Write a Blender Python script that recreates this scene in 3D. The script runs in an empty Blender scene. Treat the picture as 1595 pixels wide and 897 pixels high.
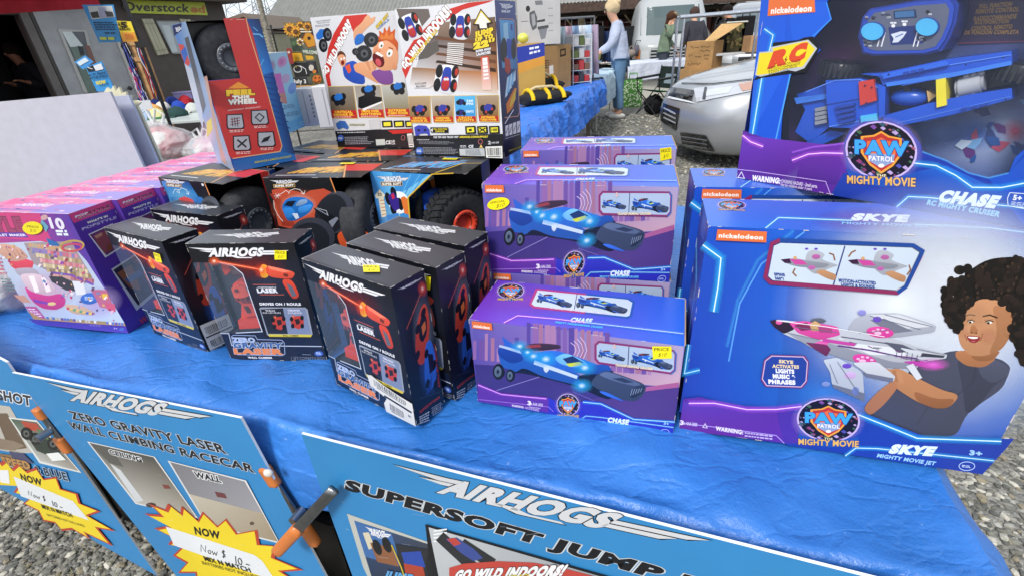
import bpy,bmesh,math,random
import numpy as np
from mathutils import Vector,Matrix,noise
random.seed(11)
PI=math.pi
scn=bpy.context.scene
COL=scn.collection
HC=1.5;FPX=751.17;PITCH=0.4877;ROLL=-0.0611
CXP,CYP=797.5,448.5
FW=Vector((0,math.cos(PITCH),-math.sin(PITCH)))
_r=Vector((1,0,0));_u=_r.cross(FW)
RT=_r*math.cos(ROLL)+_u*math.sin(ROLL)
UP=-_r*math.sin(ROLL)+_u*math.cos(ROLL)
EYE=Vector((0,0,HC))
cd=bpy.data.cameras.new('camera');cam=bpy.data.objects.new('camera',cd);COL.objects.link(cam)
cd.sensor_width=36;cd.lens=FPX/1595*36;cd.clip_start=0.02;cd.clip_end=600
M=Matrix.Identity(4)
for i in range(3):
    M[i][0]=RT[i];M[i][1]=UP[i];M[i][2]=-FW[i];M[i][3]=EYE[i]
cam.matrix_world=M
scn.camera=cam
SUN_EL,SUN_AZ=math.radians(46),math.radians(-148)
w=bpy.data.worlds.new('World');scn.world=w;w.use_nodes=True
nt=w.node_tree;nt.nodes.clear()
out=nt.nodes.new('ShaderNodeOutputWorld');bg=nt.nodes.new('ShaderNodeBackground')
sky=nt.nodes.new('ShaderNodeTexSky');sky.sky_type='NISHITA';sky.sun_disc=False
sky.sun_elevation=SUN_EL;sky.sun_rotation=SUN_AZ;sky.dust_density=2.0;sky.air_density=1.0
tc=nt.nodes.new('ShaderNodeTexCoord');mp=nt.nodes.new('ShaderNodeMapping')
mp.inputs['Scale'].default_value=(1.6,1.6,4.5)
nz=nt.nodes.new('ShaderNodeTexNoise');nz.inputs['Scale'].default_value=1.7;nz.inputs['Detail'].default_value=7
nz.inputs['Roughness'].default_value=.55
rp=nt.nodes.new('ShaderNodeValToRGB');rp.color_ramp.elements[0].position=.3;rp.color_ramp.elements[1].position=.55
nz2=nt.nodes.new('ShaderNodeTexNoise');nz2.inputs['Scale'].default_value=4.0;nz2.inputs['Detail'].default_value=5
rp2=nt.nodes.new('ShaderNodeValToRGB')
rp2.color_ramp.elements[0].position=.3;rp2.color_ramp.elements[0].color=(6.6,7.2,7.9,1)
rp2.color_ramp.elements[1].position=.7;rp2.color_ramp.elements[1].color=(9.6,10.0,10.3,1)
mx=nt.nodes.new('ShaderNodeMix');mx.data_type='RGBA'
L=nt.links.new
L(tc.outputs['Generated'],mp.inputs['Vector']);L(mp.outputs[0],nz.inputs['Vector']);L(mp.outputs[0],nz2.inputs['Vector'])
L(nz.outputs['Fac'],rp.inputs['Fac']);L(nz2.outputs['Fac'],rp2.inputs['Fac'])
L(rp.outputs['Color'],mx.inputs['Factor']);L(sky.outputs[0],mx.inputs['A']);L(rp2.outputs['Color'],mx.inputs['B'])
L(mx.outputs['Result'],bg.inputs['Color']);L(bg.outputs[0],out.inputs['Surface'])
bg.inputs['Strength'].default_value=0.088
sd=bpy.data.lights.new('sun','SUN');sd.energy=2.1;sd.angle=math.radians(14);sd.color=(1,.96,.9)
sun=bpy.data.objects.new('sun',sd);COL.objects.link(sun)
sdir=Vector((math.sin(SUN_AZ)*math.cos(SUN_EL),math.cos(SUN_AZ)*math.cos(SUN_EL),math.sin(SUN_EL)))
sun.rotation_euler=sdir.to_track_quat('Z','Y').to_euler();sun.location=(0,0,12)
scn.view_settings.view_transform='Standard';scn.view_settings.look='None'
scn.view_settings.exposure=0.66;scn.view_settings.gamma=1;scn.view_settings.use_curve_mapping=False
scn.render.engine='CYCLES'
scn.cycles.transparent_max_bounces=40;scn.cycles.max_bounces=8
def ray(p):return FW+RT*((p[0]-CXP)/FPX)-UP*((p[1]-CYP)/FPX)
def at(p,z=None,y=None):
    d=ray(p);t=(z-HC)/d.z if z is not None else y/d.y
    return EYE+d*t
def on_plane(p,O,N):
    d=ray(p);t=(O-EYE).dot(N)/d.dot(N)
    return EYE+d*t
def lin(c):
    c/=255.0
    return c/12.92 if c<=.04045 else((c+.055)/1.055)**2.4
KC=0.92
def C(h,a=1.0,k=None):
    if isinstance(h,(tuple,list)):return tuple(h)
    k=KC if k is None else k
    h=h.lstrip('#')
    if len(h)==3:h=''.join(x*2 for x in h)
    return tuple(lin(int(h[i:i+2],16))*k for i in(0,2,4))+(a,)
def mixc(a,b,t):return tuple(a[i]*(1-t)+b[i]*t for i in range(4))
MATS={}
def mat(name,rough=.5,metal=0.0,coat=0.0,spec=.5,nscale=0,namt=.1,bump=0,bscale=60,alpha=None,trans=0,bdist=.002,color=None,emit=0,ior=1.45):
    m=bpy.data.materials.new(name);m.use_nodes=True
    t=m.node_tree;b=t.nodes['Principled BSDF']
    b.inputs['Roughness'].default_value=rough;b.inputs['Metallic'].default_value=metal
    b.inputs['Coat Weight'].default_value=coat;b.inputs['Coat Roughness'].default_value=.08
    b.inputs['Specular IOR Level'].default_value=spec;b.inputs['IOR'].default_value=ior
    b.inputs['Transmission Weight'].default_value=trans
    if color is None:
        a=t.nodes.new('ShaderNodeVertexColor');a.layer_name='Col';src=a.outputs['Color']
        if alpha=='col':t.links.new(a.outputs['Alpha'],b.inputs['Alpha'])
    else:
        r_=t.nodes.new('ShaderNodeRGB');r_.outputs[0].default_value=C(color)if isinstance(color,str)else color;src=r_.outputs[0]
    tcn=t.nodes.new('ShaderNodeTexCoord')
    if nscale:
        n=t.nodes.new('ShaderNodeTexNoise');n.inputs['Scale'].default_value=nscale;n.inputs['Detail'].default_value=6
        t.links.new(tcn.outputs['Object'],n.inputs['Vector'])
        mr=t.nodes.new('ShaderNodeMapRange');mr.inputs['To Min'].default_value=1-namt;mr.inputs['To Max'].default_value=1+namt
        mr.inputs['From Min'].default_value=.3;mr.inputs['From Max'].default_value=.7
        t.links.new(n.outputs['Fac'],mr.inputs['Value'])
        mu=t.nodes.new('ShaderNodeMix');mu.data_type='RGBA';mu.blend_type='MULTIPLY';mu.inputs['Factor'].default_value=1
        t.links.new(src,mu.inputs['A']);t.links.new(mr.outputs[0],mu.inputs['B']);src=mu.outputs['Result']
    t.links.new(src,b.inputs['Base Color'])
    if bump:
        n=t.nodes.new('ShaderNodeTexNoise');n.inputs['Scale'].default_value=bscale;n.inputs['Detail'].default_value=5
        t.links.new(tcn.outputs['Object'],n.inputs['Vector'])
        bp=t.nodes.new('ShaderNodeBump');bp.inputs['Strength'].default_value=bump;bp.inputs['Distance'].default_value=bdist
        t.links.new(n.outputs['Fac'],bp.inputs['Height']);t.links.new(bp.outputs[0],b.inputs['Normal'])
    if isinstance(alpha,float):b.inputs['Alpha'].default_value=alpha
    if emit:
        t.links.new(src,b.inputs['Emission Color']);b.inputs['Emission Strength'].default_value=emit
    MATS[name]=m
    return m
mat('printed_card',rough=.30,spec=.55,alpha='col',nscale=5,namt=.07,bump=.2,bscale=9,bdist=.004)
mat('matte',rough=.75,nscale=6,namt=.12)
mat('cloth',rough=.9,spec=.2,nscale=9,namt=.14,bump=.5,bscale=35,bdist=.01)
mat('plastic',rough=.28,nscale=30,namt=.05)
mat('foam_rubber',rough=.85,spec=.25,nscale=90,namt=.25,bump=.4,bscale=260,bdist=.001)
mat('metal',rough=.32,metal=1.0,nscale=40,namt=.12,bump=.1,bscale=80)
mat('car_paint',rough=.34,metal=.55,coat=1.0,nscale=2,namt=.03)
mat('glass_dark',rough=.05,spec=.8,coat=.6)
mat('wood',rough=.8,nscale=12,namt=.35,bump=.3,bscale=40)
mat('cardboard',rough=.85,spec=.2,nscale=14,namt=.1,bump=.15,bscale=50)
mat('film',rough=.06,spec=.6,alpha='col',bump=.5,bscale=7,bdist=.01)
mat('plastic_bag',rough=.22,alpha='col',bump=1.0,bscale=16,bdist=.03)
mat('skin',rough=.5,nscale=20,namt=.06)
mat('tie_dye',rough=.9,spec=.2,nscale=7,namt=.16,bump=.8,bscale=14,bdist=.02)
class MB:
    def __init__(s):s.v=[];s.f=[];s.c=[];s.m=[];s.sm=[]
    def face(s,pts,cols,mi=0,smooth=False):
        i=len(s.v);s.v+=[tuple(p)for p in pts];n=len(pts)
        s.f.append(tuple(range(i,i+n)))
        if isinstance(cols[0],(int,float)):cols=[cols]*n
        s.c.append(cols);s.m.append(mi);s.sm.append(smooth)
    def mesh(s,verts,faces,col,mi=0,smooth=False,T=None):
        i=len(s.v)
        if T is not None:verts=[T@Vector(p)for p in verts]
        s.v+=[tuple(p)for p in verts]
        for k,f in enumerate(faces):
            s.f.append(tuple(i+j for j in f));s.m.append(mi);s.sm.append(smooth)
            cc=col[k]if isinstance(col,list)else col
            s.c.append([cc]*len(f))
    def box(s,a,b,col,mi=0,T=None,bev=0):
        x0,y0,z0=a;x1,y1,z1=b
        if bev:
            bm=bmesh.new();bmesh.ops.create_cube(bm,size=1)
            for v in bm.verts:v.co=Vector(((x0+x1)/2+v.co.x*(x1-x0),(y0+y1)/2+v.co.y*(y1-y0),(z0+z1)/2+v.co.z*(z1-z0)))
            bmesh.ops.bevel(bm,geom=bm.edges[:],offset=bev,segments=2,affect='EDGES',profile=.5)
            s.bm(bm,col,mi,T);return
        V=[(x0,y0,z0),(x1,y0,z0),(x1,y1,z0),(x0,y1,z0),(x0,y0,z1),(x1,y0,z1),(x1,y1,z1),(x0,y1,z1)]
        s.mesh(V,[(0,3,2,1),(4,5,6,7),(0,1,5,4),(1,2,6,5),(2,3,7,6),(3,0,4,7)],col,mi,False,T)
    def bm(s,bm,col,mi=0,T=None,smooth=False):
        bm.verts.ensure_lookup_table()
        for i,v in enumerate(bm.verts):v.index=i
        s.mesh([v.co.copy()for v in bm.verts],[tuple(v.index for v in f.verts)for f in bm.faces],col,mi,smooth,T)
        bm.free()
    def tube(s,pts,r,col,mi=0,n=8,closed=False,caps=True,T=None):
        pts=[Vector(p)for p in pts];rr=r if isinstance(r,(list,tuple))else[r]*len(pts)
        rings=[];prev=None;V=[];F=[]
        for i,p in enumerate(pts):
            a=pts[i-1]if i>0 else(pts[-1]if closed else p);b=pts[(i+1)%len(pts)]if(i<len(pts)-1 or closed)else p
            d=(b-a).normalized()
            if prev is None:prev=d.orthogonal().normalized()
            x=(prev-d*prev.dot(d))
            x=x.normalized()if x.length>1e-6 else d.orthogonal().normalized()
            y=d.cross(x);prev=x
            V+=[p+(x*math.cos(2*PI*k/n)+y*math.sin(2*PI*k/n))*rr[i]for k in range(n)]
        m=len(pts)
        for i in range(m if closed else m-1):
            j=(i+1)%m
            for k in range(n):F.append((i*n+k,i*n+(k+1)%n,j*n+(k+1)%n,j*n+k))
        s.mesh(V,F,col,mi,True,T)
        if caps and not closed:
            s.mesh(V[:n],[tuple(reversed(range(n)))],col,mi,False,T);s.mesh(V[-n:],[tuple(range(n))],col,mi,False,T)
    def lathe(s,prof,col,mi=0,n=20,T=None,smooth=True):
        V=[];F=[];m=len(prof)
        for k in range(n):
            a=2*PI*k/n
            V+=[(r*math.cos(a),r*math.sin(a),z)for r,z in prof]
        for k in range(n):
            k2=(k+1)%n
            for i in range(m-1):F.append((k*m+i,k2*m+i,k2*m+i+1,k*m+i+1))
        cols=col
        if isinstance(col,list):cols=[col[i]for k in range(n)for i in range(m-1)]
        s.mesh(V,F,cols,mi,smooth,T)
    def blob(s,c,r,col,mi=0,sub=2,amp=.15,fr=3,T=None,seed=0,flat=None):
        bm=bmesh.new();bmesh.ops.create_icosphere(bm,subdivisions=sub,radius=1)
        for v in bm.verts:
            n=noise.noise(v.co*fr+Vector((seed*7.1,seed*3.3,seed)));q=v.co*(1+amp*n)
            v.co=Vector((c[0]+q.x*r[0],c[1]+q.y*r[1],max(c[2]+q.z*r[2],flat if flat is not None else-1e9)))
        s.bm(bm,col,mi,T,True)
    def prism(s,poly,d,col,mi=0,side=None):
        """poly: list of 3D points; d: Vector extrusion"""
        a=[Vector(p)for p in poly];b=[p+d for p in a];n=len(a)
        s.face(b,col,mi);s.face(a[::-1],col,mi)
        for i in range(n):
            j=(i+1)%n;s.face([a[i],a[j],b[j],b[i]],side or col,mi)
    def build(s,name,mats,parent=None,loc=None,rot=None):
        me=bpy.data.meshes.new(name);me.from_pydata(s.v,[],s.f)
        at_=me.color_attributes.new('Col','FLOAT_COLOR','CORNER')
        flat=np.array([x for cs in s.c for c in cs for x in c],dtype=np.float32)
        at_.data.foreach_set('color',flat)
        if isinstance(mats,str):mats=[mats]
        for m in mats:me.materials.append(MATS[m])
        me.polygons.foreach_set('material_index',s.m);me.polygons.foreach_set('use_smooth',s.sm)
        me.update()
        o=bpy.data.objects.new(name,me);COL.objects.link(o)
        if parent is not None:o.parent=parent
        if loc is not None:o.location=loc
        if rot is not None:o.rotation_euler=(0,0,rot)if isinstance(rot,(int,float))else rot
        return o
def tag(o,label=None,cat=None,group=None,kind=None):
    if label:o['label']=label
    if cat:o['category']=cat
    if group:o['group']=group
    if kind:o['kind']=kind
    return o
def empty(name,loc,rz=0,label=None,cat=None,group=None):
    o=bpy.data.objects.new(name,None);COL.objects.link(o);o.location=loc
    o.rotation_euler=(0,0,rz)if isinstance(rz,(int,float))else rz;o.empty_display_size=.05
    return tag(o,label,cat,group)
def dup(o,loc,rz,label,group=None,parent=None,skip=()):
    c=o.copy();COL.objects.link(c);c.parent=parent
    if parent is None:
        c.location=loc;c.rotation_euler=(0,0,rz)if isinstance(rz,(int,float))else rz
        if label:c['label']=label
        if group:c['group']=group
    for ch in list(o.children):
        if ch.name.split('.')[0]in skip:continue
        dup(ch,None,None,None,None,c,skip)
    return c
_tc={}
def glyphs(s,bold=0.0,sp=1.0):
    k=(s,round(bold,3),round(sp,3))
    if k in _tc:return _tc[k]
    cu=bpy.data.curves.new('t','FONT');cu.body=s;cu.size=1;cu.resolution_u=3;cu.offset=bold;cu.space_character=sp
    cu.dimensions='2D';cu.fill_mode='FRONT' if cu.dimensions=='3D' else 'BOTH'
    ob=bpy.data.objects.new('t',cu);me=bpy.data.meshes.new_from_object(ob)
    V=[(v.co.x,v.co.y)for v in me.vertices];F=[tuple(p.vertices)for p in me.polygons]
    bpy.data.objects.remove(ob);bpy.data.curves.remove(cu);bpy.data.meshes.remove(me)
    _tc[k]=(V,F);return _tc[k]
def text_extent(s,sp=1.0):
    V,F=glyphs(s,0,sp)
    if not V:return 0,1,0,1
    xs=[v[0]for v in V];ys=[v[1]for v in V]
    return min(xs),max(xs),0.0,(.73 if any(ch.isupper()or ch.isdigit()for ch in s)else max(ys))
def homog(src,dst):
    A=[];b=[]
    for(x,y),(u,v)in zip(src,dst):
        A.append([x,y,1,0,0,0,-u*x,-u*y]);b.append(u)
        A.append([0,0,0,x,y,1,-v*x,-v*y]);b.append(v)
    h=np.linalg.solve(np.array(A,float),np.array(b,float))
    return np.append(h,1).reshape(3,3)
class Art:
    soft=0;cut=.2
    def __init__(s,mb,O,U,V,W,H,src,lift=1.6e-5,mi=0,start=1e-4):
        s.mb=mb;s.O=Vector(O);s.U=Vector(U).normalized();s.V=Vector(V).normalized();s.N=s.U.cross(s.V)
        s.W,s.Hh=W,H;s.dz=lift;s.z=start;s.mi=mi
        s.Hm=homog(src,[(0,H),(W,H),(W,0),(0,0)])
    def uv(s,q):
        a=s.Hm@np.array([q[0],q[1],1.0]);return(a[0]/a[2],a[1]/a[2])
    def loc(s,uv,z=None):return s.O+s.U*uv[0]+s.V*uv[1]+s.N*(s.z if z is None else z)
    def P(s,q,z=None):return s.loc(s.uv(q),z)
    def nxt(s):s.z+=s.dz
    def _face(s,P3,cols):
        s.mb.face(P3,cols,s.mi)
    def poly(s,pts,col,adv=True):
        if isinstance(col,str):col=C(col)
        if isinstance(col,list):col=[C(c)if isinstance(c,str)else c for c in col]
        if s.soft and len(pts)>=5 and not isinstance(col,list):
            for _ in(0,1):
                q=[]
                for i in range(len(pts)):
                    a,b=pts[i],pts[(i+1)%len(pts)];k=s.cut
                    q+=[(a[0]+(b[0]-a[0])*k,a[1]+(b[1]-a[1])*k),(b[0]-(b[0]-a[0])*k,b[1]-(b[1]-a[1])*k)]
                pts=q
            ys=[p[1]for p in pts];h=(max(ys)-min(ys))or 1;m0=min(ys)
            col=[tuple(min(1,c*(1+s.soft*(1-2*(p[1]-m0)/h)))for c in col[:3])+(col[3],)for p in pts]
        P3=[s.P(p)for p in pts]
        nrm=Vector((0,0,0))
        for i in range(len(P3)):nrm+=(P3[i]-P3[0]).cross(P3[(i+1)%len(P3)]-P3[0])
        if nrm.dot(s.N)<0:
            P3=P3[::-1]
            if isinstance(col,list):col=col[::-1]
        s._face(P3,col)
        if adv:s.nxt()
    def rect(s,x0,y0,x1,y1,col):s.poly([(x0,y0),(x1,y0),(x1,y1),(x0,y1)],col)
    def grad(s,q,cols,n=8,m=8):
        """q: TL,TR,BR,BL corners; cols same order"""
        cs=[C(c)if isinstance(c,str)else c for c in cols]
        def B(i,j,A):
            a,b=i/n,j/m
            return tuple((A[0][k]*(1-a)+A[1][k]*a)*(1-b)+(A[3][k]*(1-a)+A[2][k]*a)*b for k in range(len(A[0])))
        for i in range(n):
            for j in range(m):
                ij=[(i,j),(i+1,j),(i+1,j+1),(i,j+1)]
                s.poly([B(a,b,q)for a,b in ij],[B(a,b,cs)for a,b in ij],adv=False)
        s.nxt()
    def full(s,cols,n=10,m=10):
        W,H=s.W,s.Hh;cs=[C(c)if isinstance(c,str)else c for c in cols]
        def col(a,b):return tuple((cs[0][k]*(1-a)+cs[1][k]*a)*(1-b)+(cs[3][k]*(1-a)+cs[2][k]*a)*b for k in range(4))
        for i in range(n):
            for j in range(m):
                ij=[(i,j+1),(i+1,j+1),(i+1,j),(i,j)]
                s._face([s.loc((W*a/n,H*(1-b/m)))for a,b in ij],[col(a/n,b/m)for a,b in ij])
        s.nxt()
    def clipuv(s,uv):return(min(max(uv[0],0),s.W),min(max(uv[1],0),s.Hh))
    def _mit(s,pts,closed=False):
        n=len(pts);out=[]
        for i in range(n):
            a=pts[i-1]if(i>0 or closed)else pts[i];b=pts[(i+1)%n]if(i<n-1 or closed)else pts[i]
            p=pts[i]
            def nn(u,v):
                dx,dy=v[0]-u[0],v[1]-u[1];l=math.hypot(dx,dy)or 1;return(-dy/l,dx/l)
            if a is p:m_=nn(p,b)
            elif b is p:m_=nn(a,p)
            else:
                n1,n2=nn(a,p),nn(p,b);sx,sy=n1[0]+n2[0],n1[1]+n2[1];l=math.hypot(sx,sy)or 1
                k=min(2.0,1/max(.3,(sx*n1[0]+sy*n1[1])/l));m_=(sx/l*k,sy/l*k)
            out.append(m_)
        return out
    def line(s,pts,w,col,closed=False):
        if isinstance(col,str):col=C(col)
        m_=s._mit(pts,closed);n=len(pts)
        for i in range(n if closed else n-1):
            j=(i+1)%n;a,b=pts[i],pts[j];p,q=m_[i],m_[j];h=w/2
            s.poly([(a[0]+p[0]*h,a[1]+p[1]*h),(b[0]+q[0]*h,b[1]+q[1]*h),(b[0]-q[0]*h,b[1]-q[1]*h),(a[0]-p[0]*h,a[1]-p[1]*h)],col,adv=False)
        s.nxt()
    def glow(s,pts,w,col,core='#c4e6ff',cw=None,a=.62,closed=False):
        c1=C(col)if isinstance(col,str)else col;c1=c1[:3]+(a,);c0=c1[:3]+(0.0,)
        m_=s._mit(pts,closed);n=len(pts)
        for sg in(1,-1):
            for i in range(n if closed else n-1):
                j=(i+1)%n;A_,B_=pts[i],pts[j];p,q=m_[i],m_[j];h=sg*w/2
                s.poly([A_,B_,(B_[0]+q[0]*h,B_[1]+q[1]*h),(A_[0]+p[0]*h,A_[1]+p[1]*h)],[c1,c1,c0,c0],adv=False)
        s.nxt()
        if core:s.line(pts,(cw*.75 if cw else max(w*.12,1)),core,closed)
    def ell(s,c,rx,ry,col,rot=0,n=24,a0=0,a1=2*PI):
        cr,sr=math.cos(rot),math.sin(rot)
        full=abs(a1-a0-2*PI)<1e-6
        pts=[]
        for k in range(n if full else n+1):
            t=a0+(a1-a0)*k/n;x,y=rx*math.cos(t),ry*math.sin(t)
            pts.append((c[0]+x*cr-y*sr,c[1]+x*sr+y*cr))
        s.poly(pts,col)
    def ring(s,c,rx,ry,w,col,rot=0,n=28):
        cr,sr=math.cos(rot),math.sin(rot)
        pts=[(c[0]+rx*math.cos(t)*cr-ry*math.sin(t)*sr,c[1]+rx*math.cos(t)*sr+ry*math.sin(t)*cr)for t in[2*PI*k/n for k in range(n)]]
        s.line(pts,w,col,True)
    def radial(s,c,rx,ry,col,a=1.0,n=24,rot=0):
        c1=C(col)if isinstance(col,str)else col;ca=c1[:3]+(a,);cb=c1[:3]+(a*.45,);c0=c1[:3]+(0.0,)
        cr,sr=math.cos(rot),math.sin(rot)
        def pt(t,k):
            x,y=rx*k*math.cos(t),ry*k*math.sin(t);return(c[0]+x*cr-y*sr,c[1]+x*sr+y*cr)
        for k in range(n):
            t,t2=2*PI*k/n,2*PI*(k+1)/n
            s.poly([c,pt(t,.5),pt(t2,.5)],[ca,cb,cb],adv=False)
            s.poly([pt(t,.5),pt(t,1),pt(t2,1),pt(t2,.5)],[cb,c0,c0,cb],adv=False)
        s.nxt()
    def text(s,tx,bl,br,tl,col,bold=.02,shear=0.0,out=None,ow=.05,straight=False):
        """text whose baseline runs bl->br and whose capital height runs bl->tl"""
        sp=1+max(0,bold)*2.2;x0,x1,y0,y1=text_extent(tx,sp)
        if x1-x0<1e-6:return
        B,R,T_=s.uv(bl),s.uv(br),s.uv(tl)
        def put(off,c):
            V,F=glyphs(tx,off,sp)
            P3=[]
            for x,y in V:
                fx=(x-x0)/(x1-x0);fy=y/y1
                fx+=shear*fy*abs((y1)/(x1-x0))
                P3.append(s.loc((B[0]+(R[0]-B[0])*fx+(T_[0]-B[0])*fy,B[1]+(R[1]-B[1])*fx+(T_[1]-B[1])*fy)))
            s.mb.mesh(P3,F,c,s.mi);s.nxt()
        if out:put(bold+ow,C(out)if isinstance(out,str)else out)
        put(bold,C(col)if isinstance(col,str)else col)
    def fine(s,q,rows,col='#ffffff',n=9,fill=.5,seed=1):
        """small print too fine to read: broken strokes in rows inside the quad TL,TR,BR,BL"""
        rnd=random.Random(seed);c=C(col)if isinstance(col,str)else col
        def B(a,b):return tuple((q[0][k]*(1-a)+q[1][k]*a)*(1-b)+(q[3][k]*(1-a)+q[2][k]*a)*b for k in(0,1))
        for r_ in range(rows):
            a=0;y0=(r_+(1-fill)/2)/rows;y1=(r_+(1+fill)/2)/rows;end=rnd.uniform(.8,1)
            while a<end:
                l=rnd.uniform(.4,1.2)/n;b=min(a+l,end)
                s.poly([B(a,y0),B(b,y0),B(b,y1),B(a,y1)],c,adv=False);a=b+.22/n
        s.nxt()
    def barcode(s,q,seed=3,bg='#e8e8e4',n=26):
        rnd=random.Random(seed)
        def B(a,b):return tuple((q[0][k]*(1-a)+q[1][k]*a)*(1-b)+(q[3][k]*(1-a)+q[2][k]*a)*b for k in(0,1))
        s.poly(q,bg);a=.06
        while a<.92:
            wd=rnd.choice((.012,.02,.03));s.poly([B(a,.12),B(a+wd,.12),B(a+wd,.78),B(a,.78)],'#15151a',adv=False);a+=wd+rnd.choice((.012,.02,.03))
        s.poly([B(.12,.84),B(.88,.84),B(.88,.92),B(.12,.92)],'#444',adv=False);s.nxt()
    def solid(s,pts,z0,z1,col,side=None,mb=None,mi=0):
        mb=mb or s.mb
        P0=[s.P(p,z0)for p in pts]
        nrm=Vector((0,0,0))
        for i in range(len(P0)):nrm+=(P0[i]-P0[0]).cross(P0[(i+1)%len(P0)]-P0[0])
        if nrm.dot(s.N)<0:P0=P0[::-1]
        mb.prism(P0,s.N*(z1-z0),C(col)if isinstance(col,str)else col,mi,C(side)if isinstance(side,str)else side)
class PxArt(Art):
    """the same drawing tools on an upright plane standing in the scene"""
    def __init__(s,mb,O,U,V,mi=0,lift=8e-4,start=2e-3):
        s.mb=mb;s.O=Vector(O);s.U=Vector(U).normalized();s.V=Vector(V).normalized();s.N=s.U.cross(s.V)
        s.dz=lift;s.z=start;s.mi=mi
    def uv(s,q):
        p=on_plane(q,s.O,s.N)-s.O;return(p.dot(s.U),p.dot(s.V))
def logo(A,bl,br,tl,col='#e6e6ea',dark='#101014',ow=.03,wingonly=False,tx='AIRHOGS'):
    """winged wordmark"""
    B,R,T_=A.uv(bl),A.uv(br),A.uv(tl)
    def m(x,y):return A.loc((B[0]+(R[0]-B[0])*x+(T_[0]-B[0])*y,B[1]+(R[1]-B[1])*x+(T_[1]-B[1])*y))
    wings=[[(0,1.12),(.20,.98),(.262,.98),(.235,.74),(.17,.74)],[(.10,.70),(.228,.70),(.212,.50),(.185,.50)],
             [(.745,.62),(1,.62),(.945,.40),(.735,.40)],[(.73,.34),(.925,.34),(.88,.12),(.715,.12)],
             [(.37,.10),(.44,.10),(.50,-.16),(.60,-.16),(.615,-.28),(.46,-.28)]]
    def norm_face(P3,c):
        n=(P3[1]-P3[0]).cross(P3[2]-P3[0])
        A.mb.face(P3 if n.dot(A.N)>0 else P3[::-1],c,A.mi)
    def letters(off,c):
        V,F=glyphs(tx,off,1.1);x0,x1,y0,y1=text_extent(tx,1.1)
        P3=[]
        for x,y in V:
            fx=(x-x0)/(x1-x0);fy=y/.73
            P3.append(m(.185+.53*fx+.045*fy,fy))
        A.mb.mesh(P3,F,c,A.mi)
    if dark:
        cd_=C(dark)
        for wg in wings:
            cx=sum(p[0]for p in wg)/len(wg);cy=sum(p[1]for p in wg)/len(wg)
            g=[]
            for p in wg:
                dx,dy=p[0]-cx,(p[1]-cy)
                g.append(m(p[0]+math.copysign(ow*.35,dx)*1.0,p[1]+math.copysign(ow*2.2,dy)))
            norm_face(g,cd_)
        letters(.06+ow*1.2,cd_);A.nxt()
    c=C(col)
    for wg in wings:norm_face([m(*p)for p in wg],c)
    letters(.06,c);A.nxt()
def gravel_mat():
    m=bpy.data.materials.new('gravel');m.use_nodes=True;t=m.node_tree;b=t.nodes['Principled BSDF'];b.inputs['Roughness'].default_value=.9;b.inputs['Specular IOR Level'].default_value=.25
    tcn=t.nodes.new('ShaderNodeTexCoord');nw=t.nodes.new
    v=nw('ShaderNodeTexVoronoi');v.inputs['Scale'].default_value=58;v2=nw('ShaderNodeTexVoronoi');v2.inputs['Scale'].default_value=110
    n=nw('ShaderNodeTexNoise');n.inputs['Scale'].default_value=1.4;n.inputs['Detail'].default_value=6
    for x in(v,v2,n):t.links.new(tcn.outputs['Object'],x.inputs['Vector'])
    sep=nw('ShaderNodeSeparateColor');t.links.new(v.outputs['Color'],sep.inputs[0])
    r=nw('ShaderNodeValToRGB');cr=r.color_ramp;cr.elements[0].color=(.10,.10,.092,1);cr.elements[1].color=(.36,.355,.33,1)
    for p,c in((.3,(.17,.168,.155,1)),(.55,(.225,.22,.205,1)),(.8,(.20,.185,.15,1))):e=cr.elements.new(p);e.color=c
    t.links.new(sep.outputs[0],r.inputs['Fac'])
    mr=nw('ShaderNodeMapRange');mr.inputs['From Min'].default_value=.3;mr.inputs['From Max'].default_value=.7;mr.inputs['To Min'].default_value=.75;mr.inputs['To Max'].default_value=1.25;t.links.new(n.outputs['Fac'],mr.inputs['Value'])
    mu=nw('ShaderNodeMix');mu.data_type='RGBA';mu.blend_type='MULTIPLY';mu.inputs['Factor'].default_value=1;t.links.new(r.outputs['Color'],mu.inputs['A']);t.links.new(mr.outputs[0],mu.inputs['B'])
    t.links.new(mu.outputs['Result'],b.inputs['Base Color'])
    m1=nw('ShaderNodeMath');m1.operation='MULTIPLY';m1.inputs[1].default_value=.5;t.links.new(v2.outputs['Distance'],m1.inputs[0])
    m2=nw('ShaderNodeMath');m2.operation='ADD';t.links.new(v.outputs['Distance'],m2.inputs[0]);t.links.new(m1.outputs[0],m2.inputs[1])
    bp=nw('ShaderNodeBump');bp.invert=True;bp.inputs['Strength'].default_value=.9;bp.inputs['Distance'].default_value=.012;t.links.new(m2.outputs[0],bp.inputs['Height']);t.links.new(bp.outputs[0],b.inputs['Normal'])
    MATS['gravel']=m
gravel_mat()
mb=MB();n=26
xs=[-260+520*i/n for i in range(n+1)]
for i in range(n):
    for j in range(n):mb.face([(xs[i],xs[j]+200,0),(xs[i+1],xs[j]+200,0),(xs[i+1],xs[j+1]+200,0),(xs[i],xs[j+1]+200,0)],C('#888'))
mb.face([(-260,-60,0),(260,-60,0),(260,xs[0]+200,0),(-260,xs[0]+200,0)],C('#888'))if xs[0]+200>-60 else None
tag(mb.build('ground','gravel'),kind='structure')
mb=MB();rnd=random.Random(3)
bm0=bmesh.new();bmesh.ops.create_icosphere(bm0,subdivisions=1,radius=1);SV=[v.co.copy()for v in bm0.verts];SF=[tuple(v.index for v in f.verts)for f in bm0.faces];bm0.free()
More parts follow.
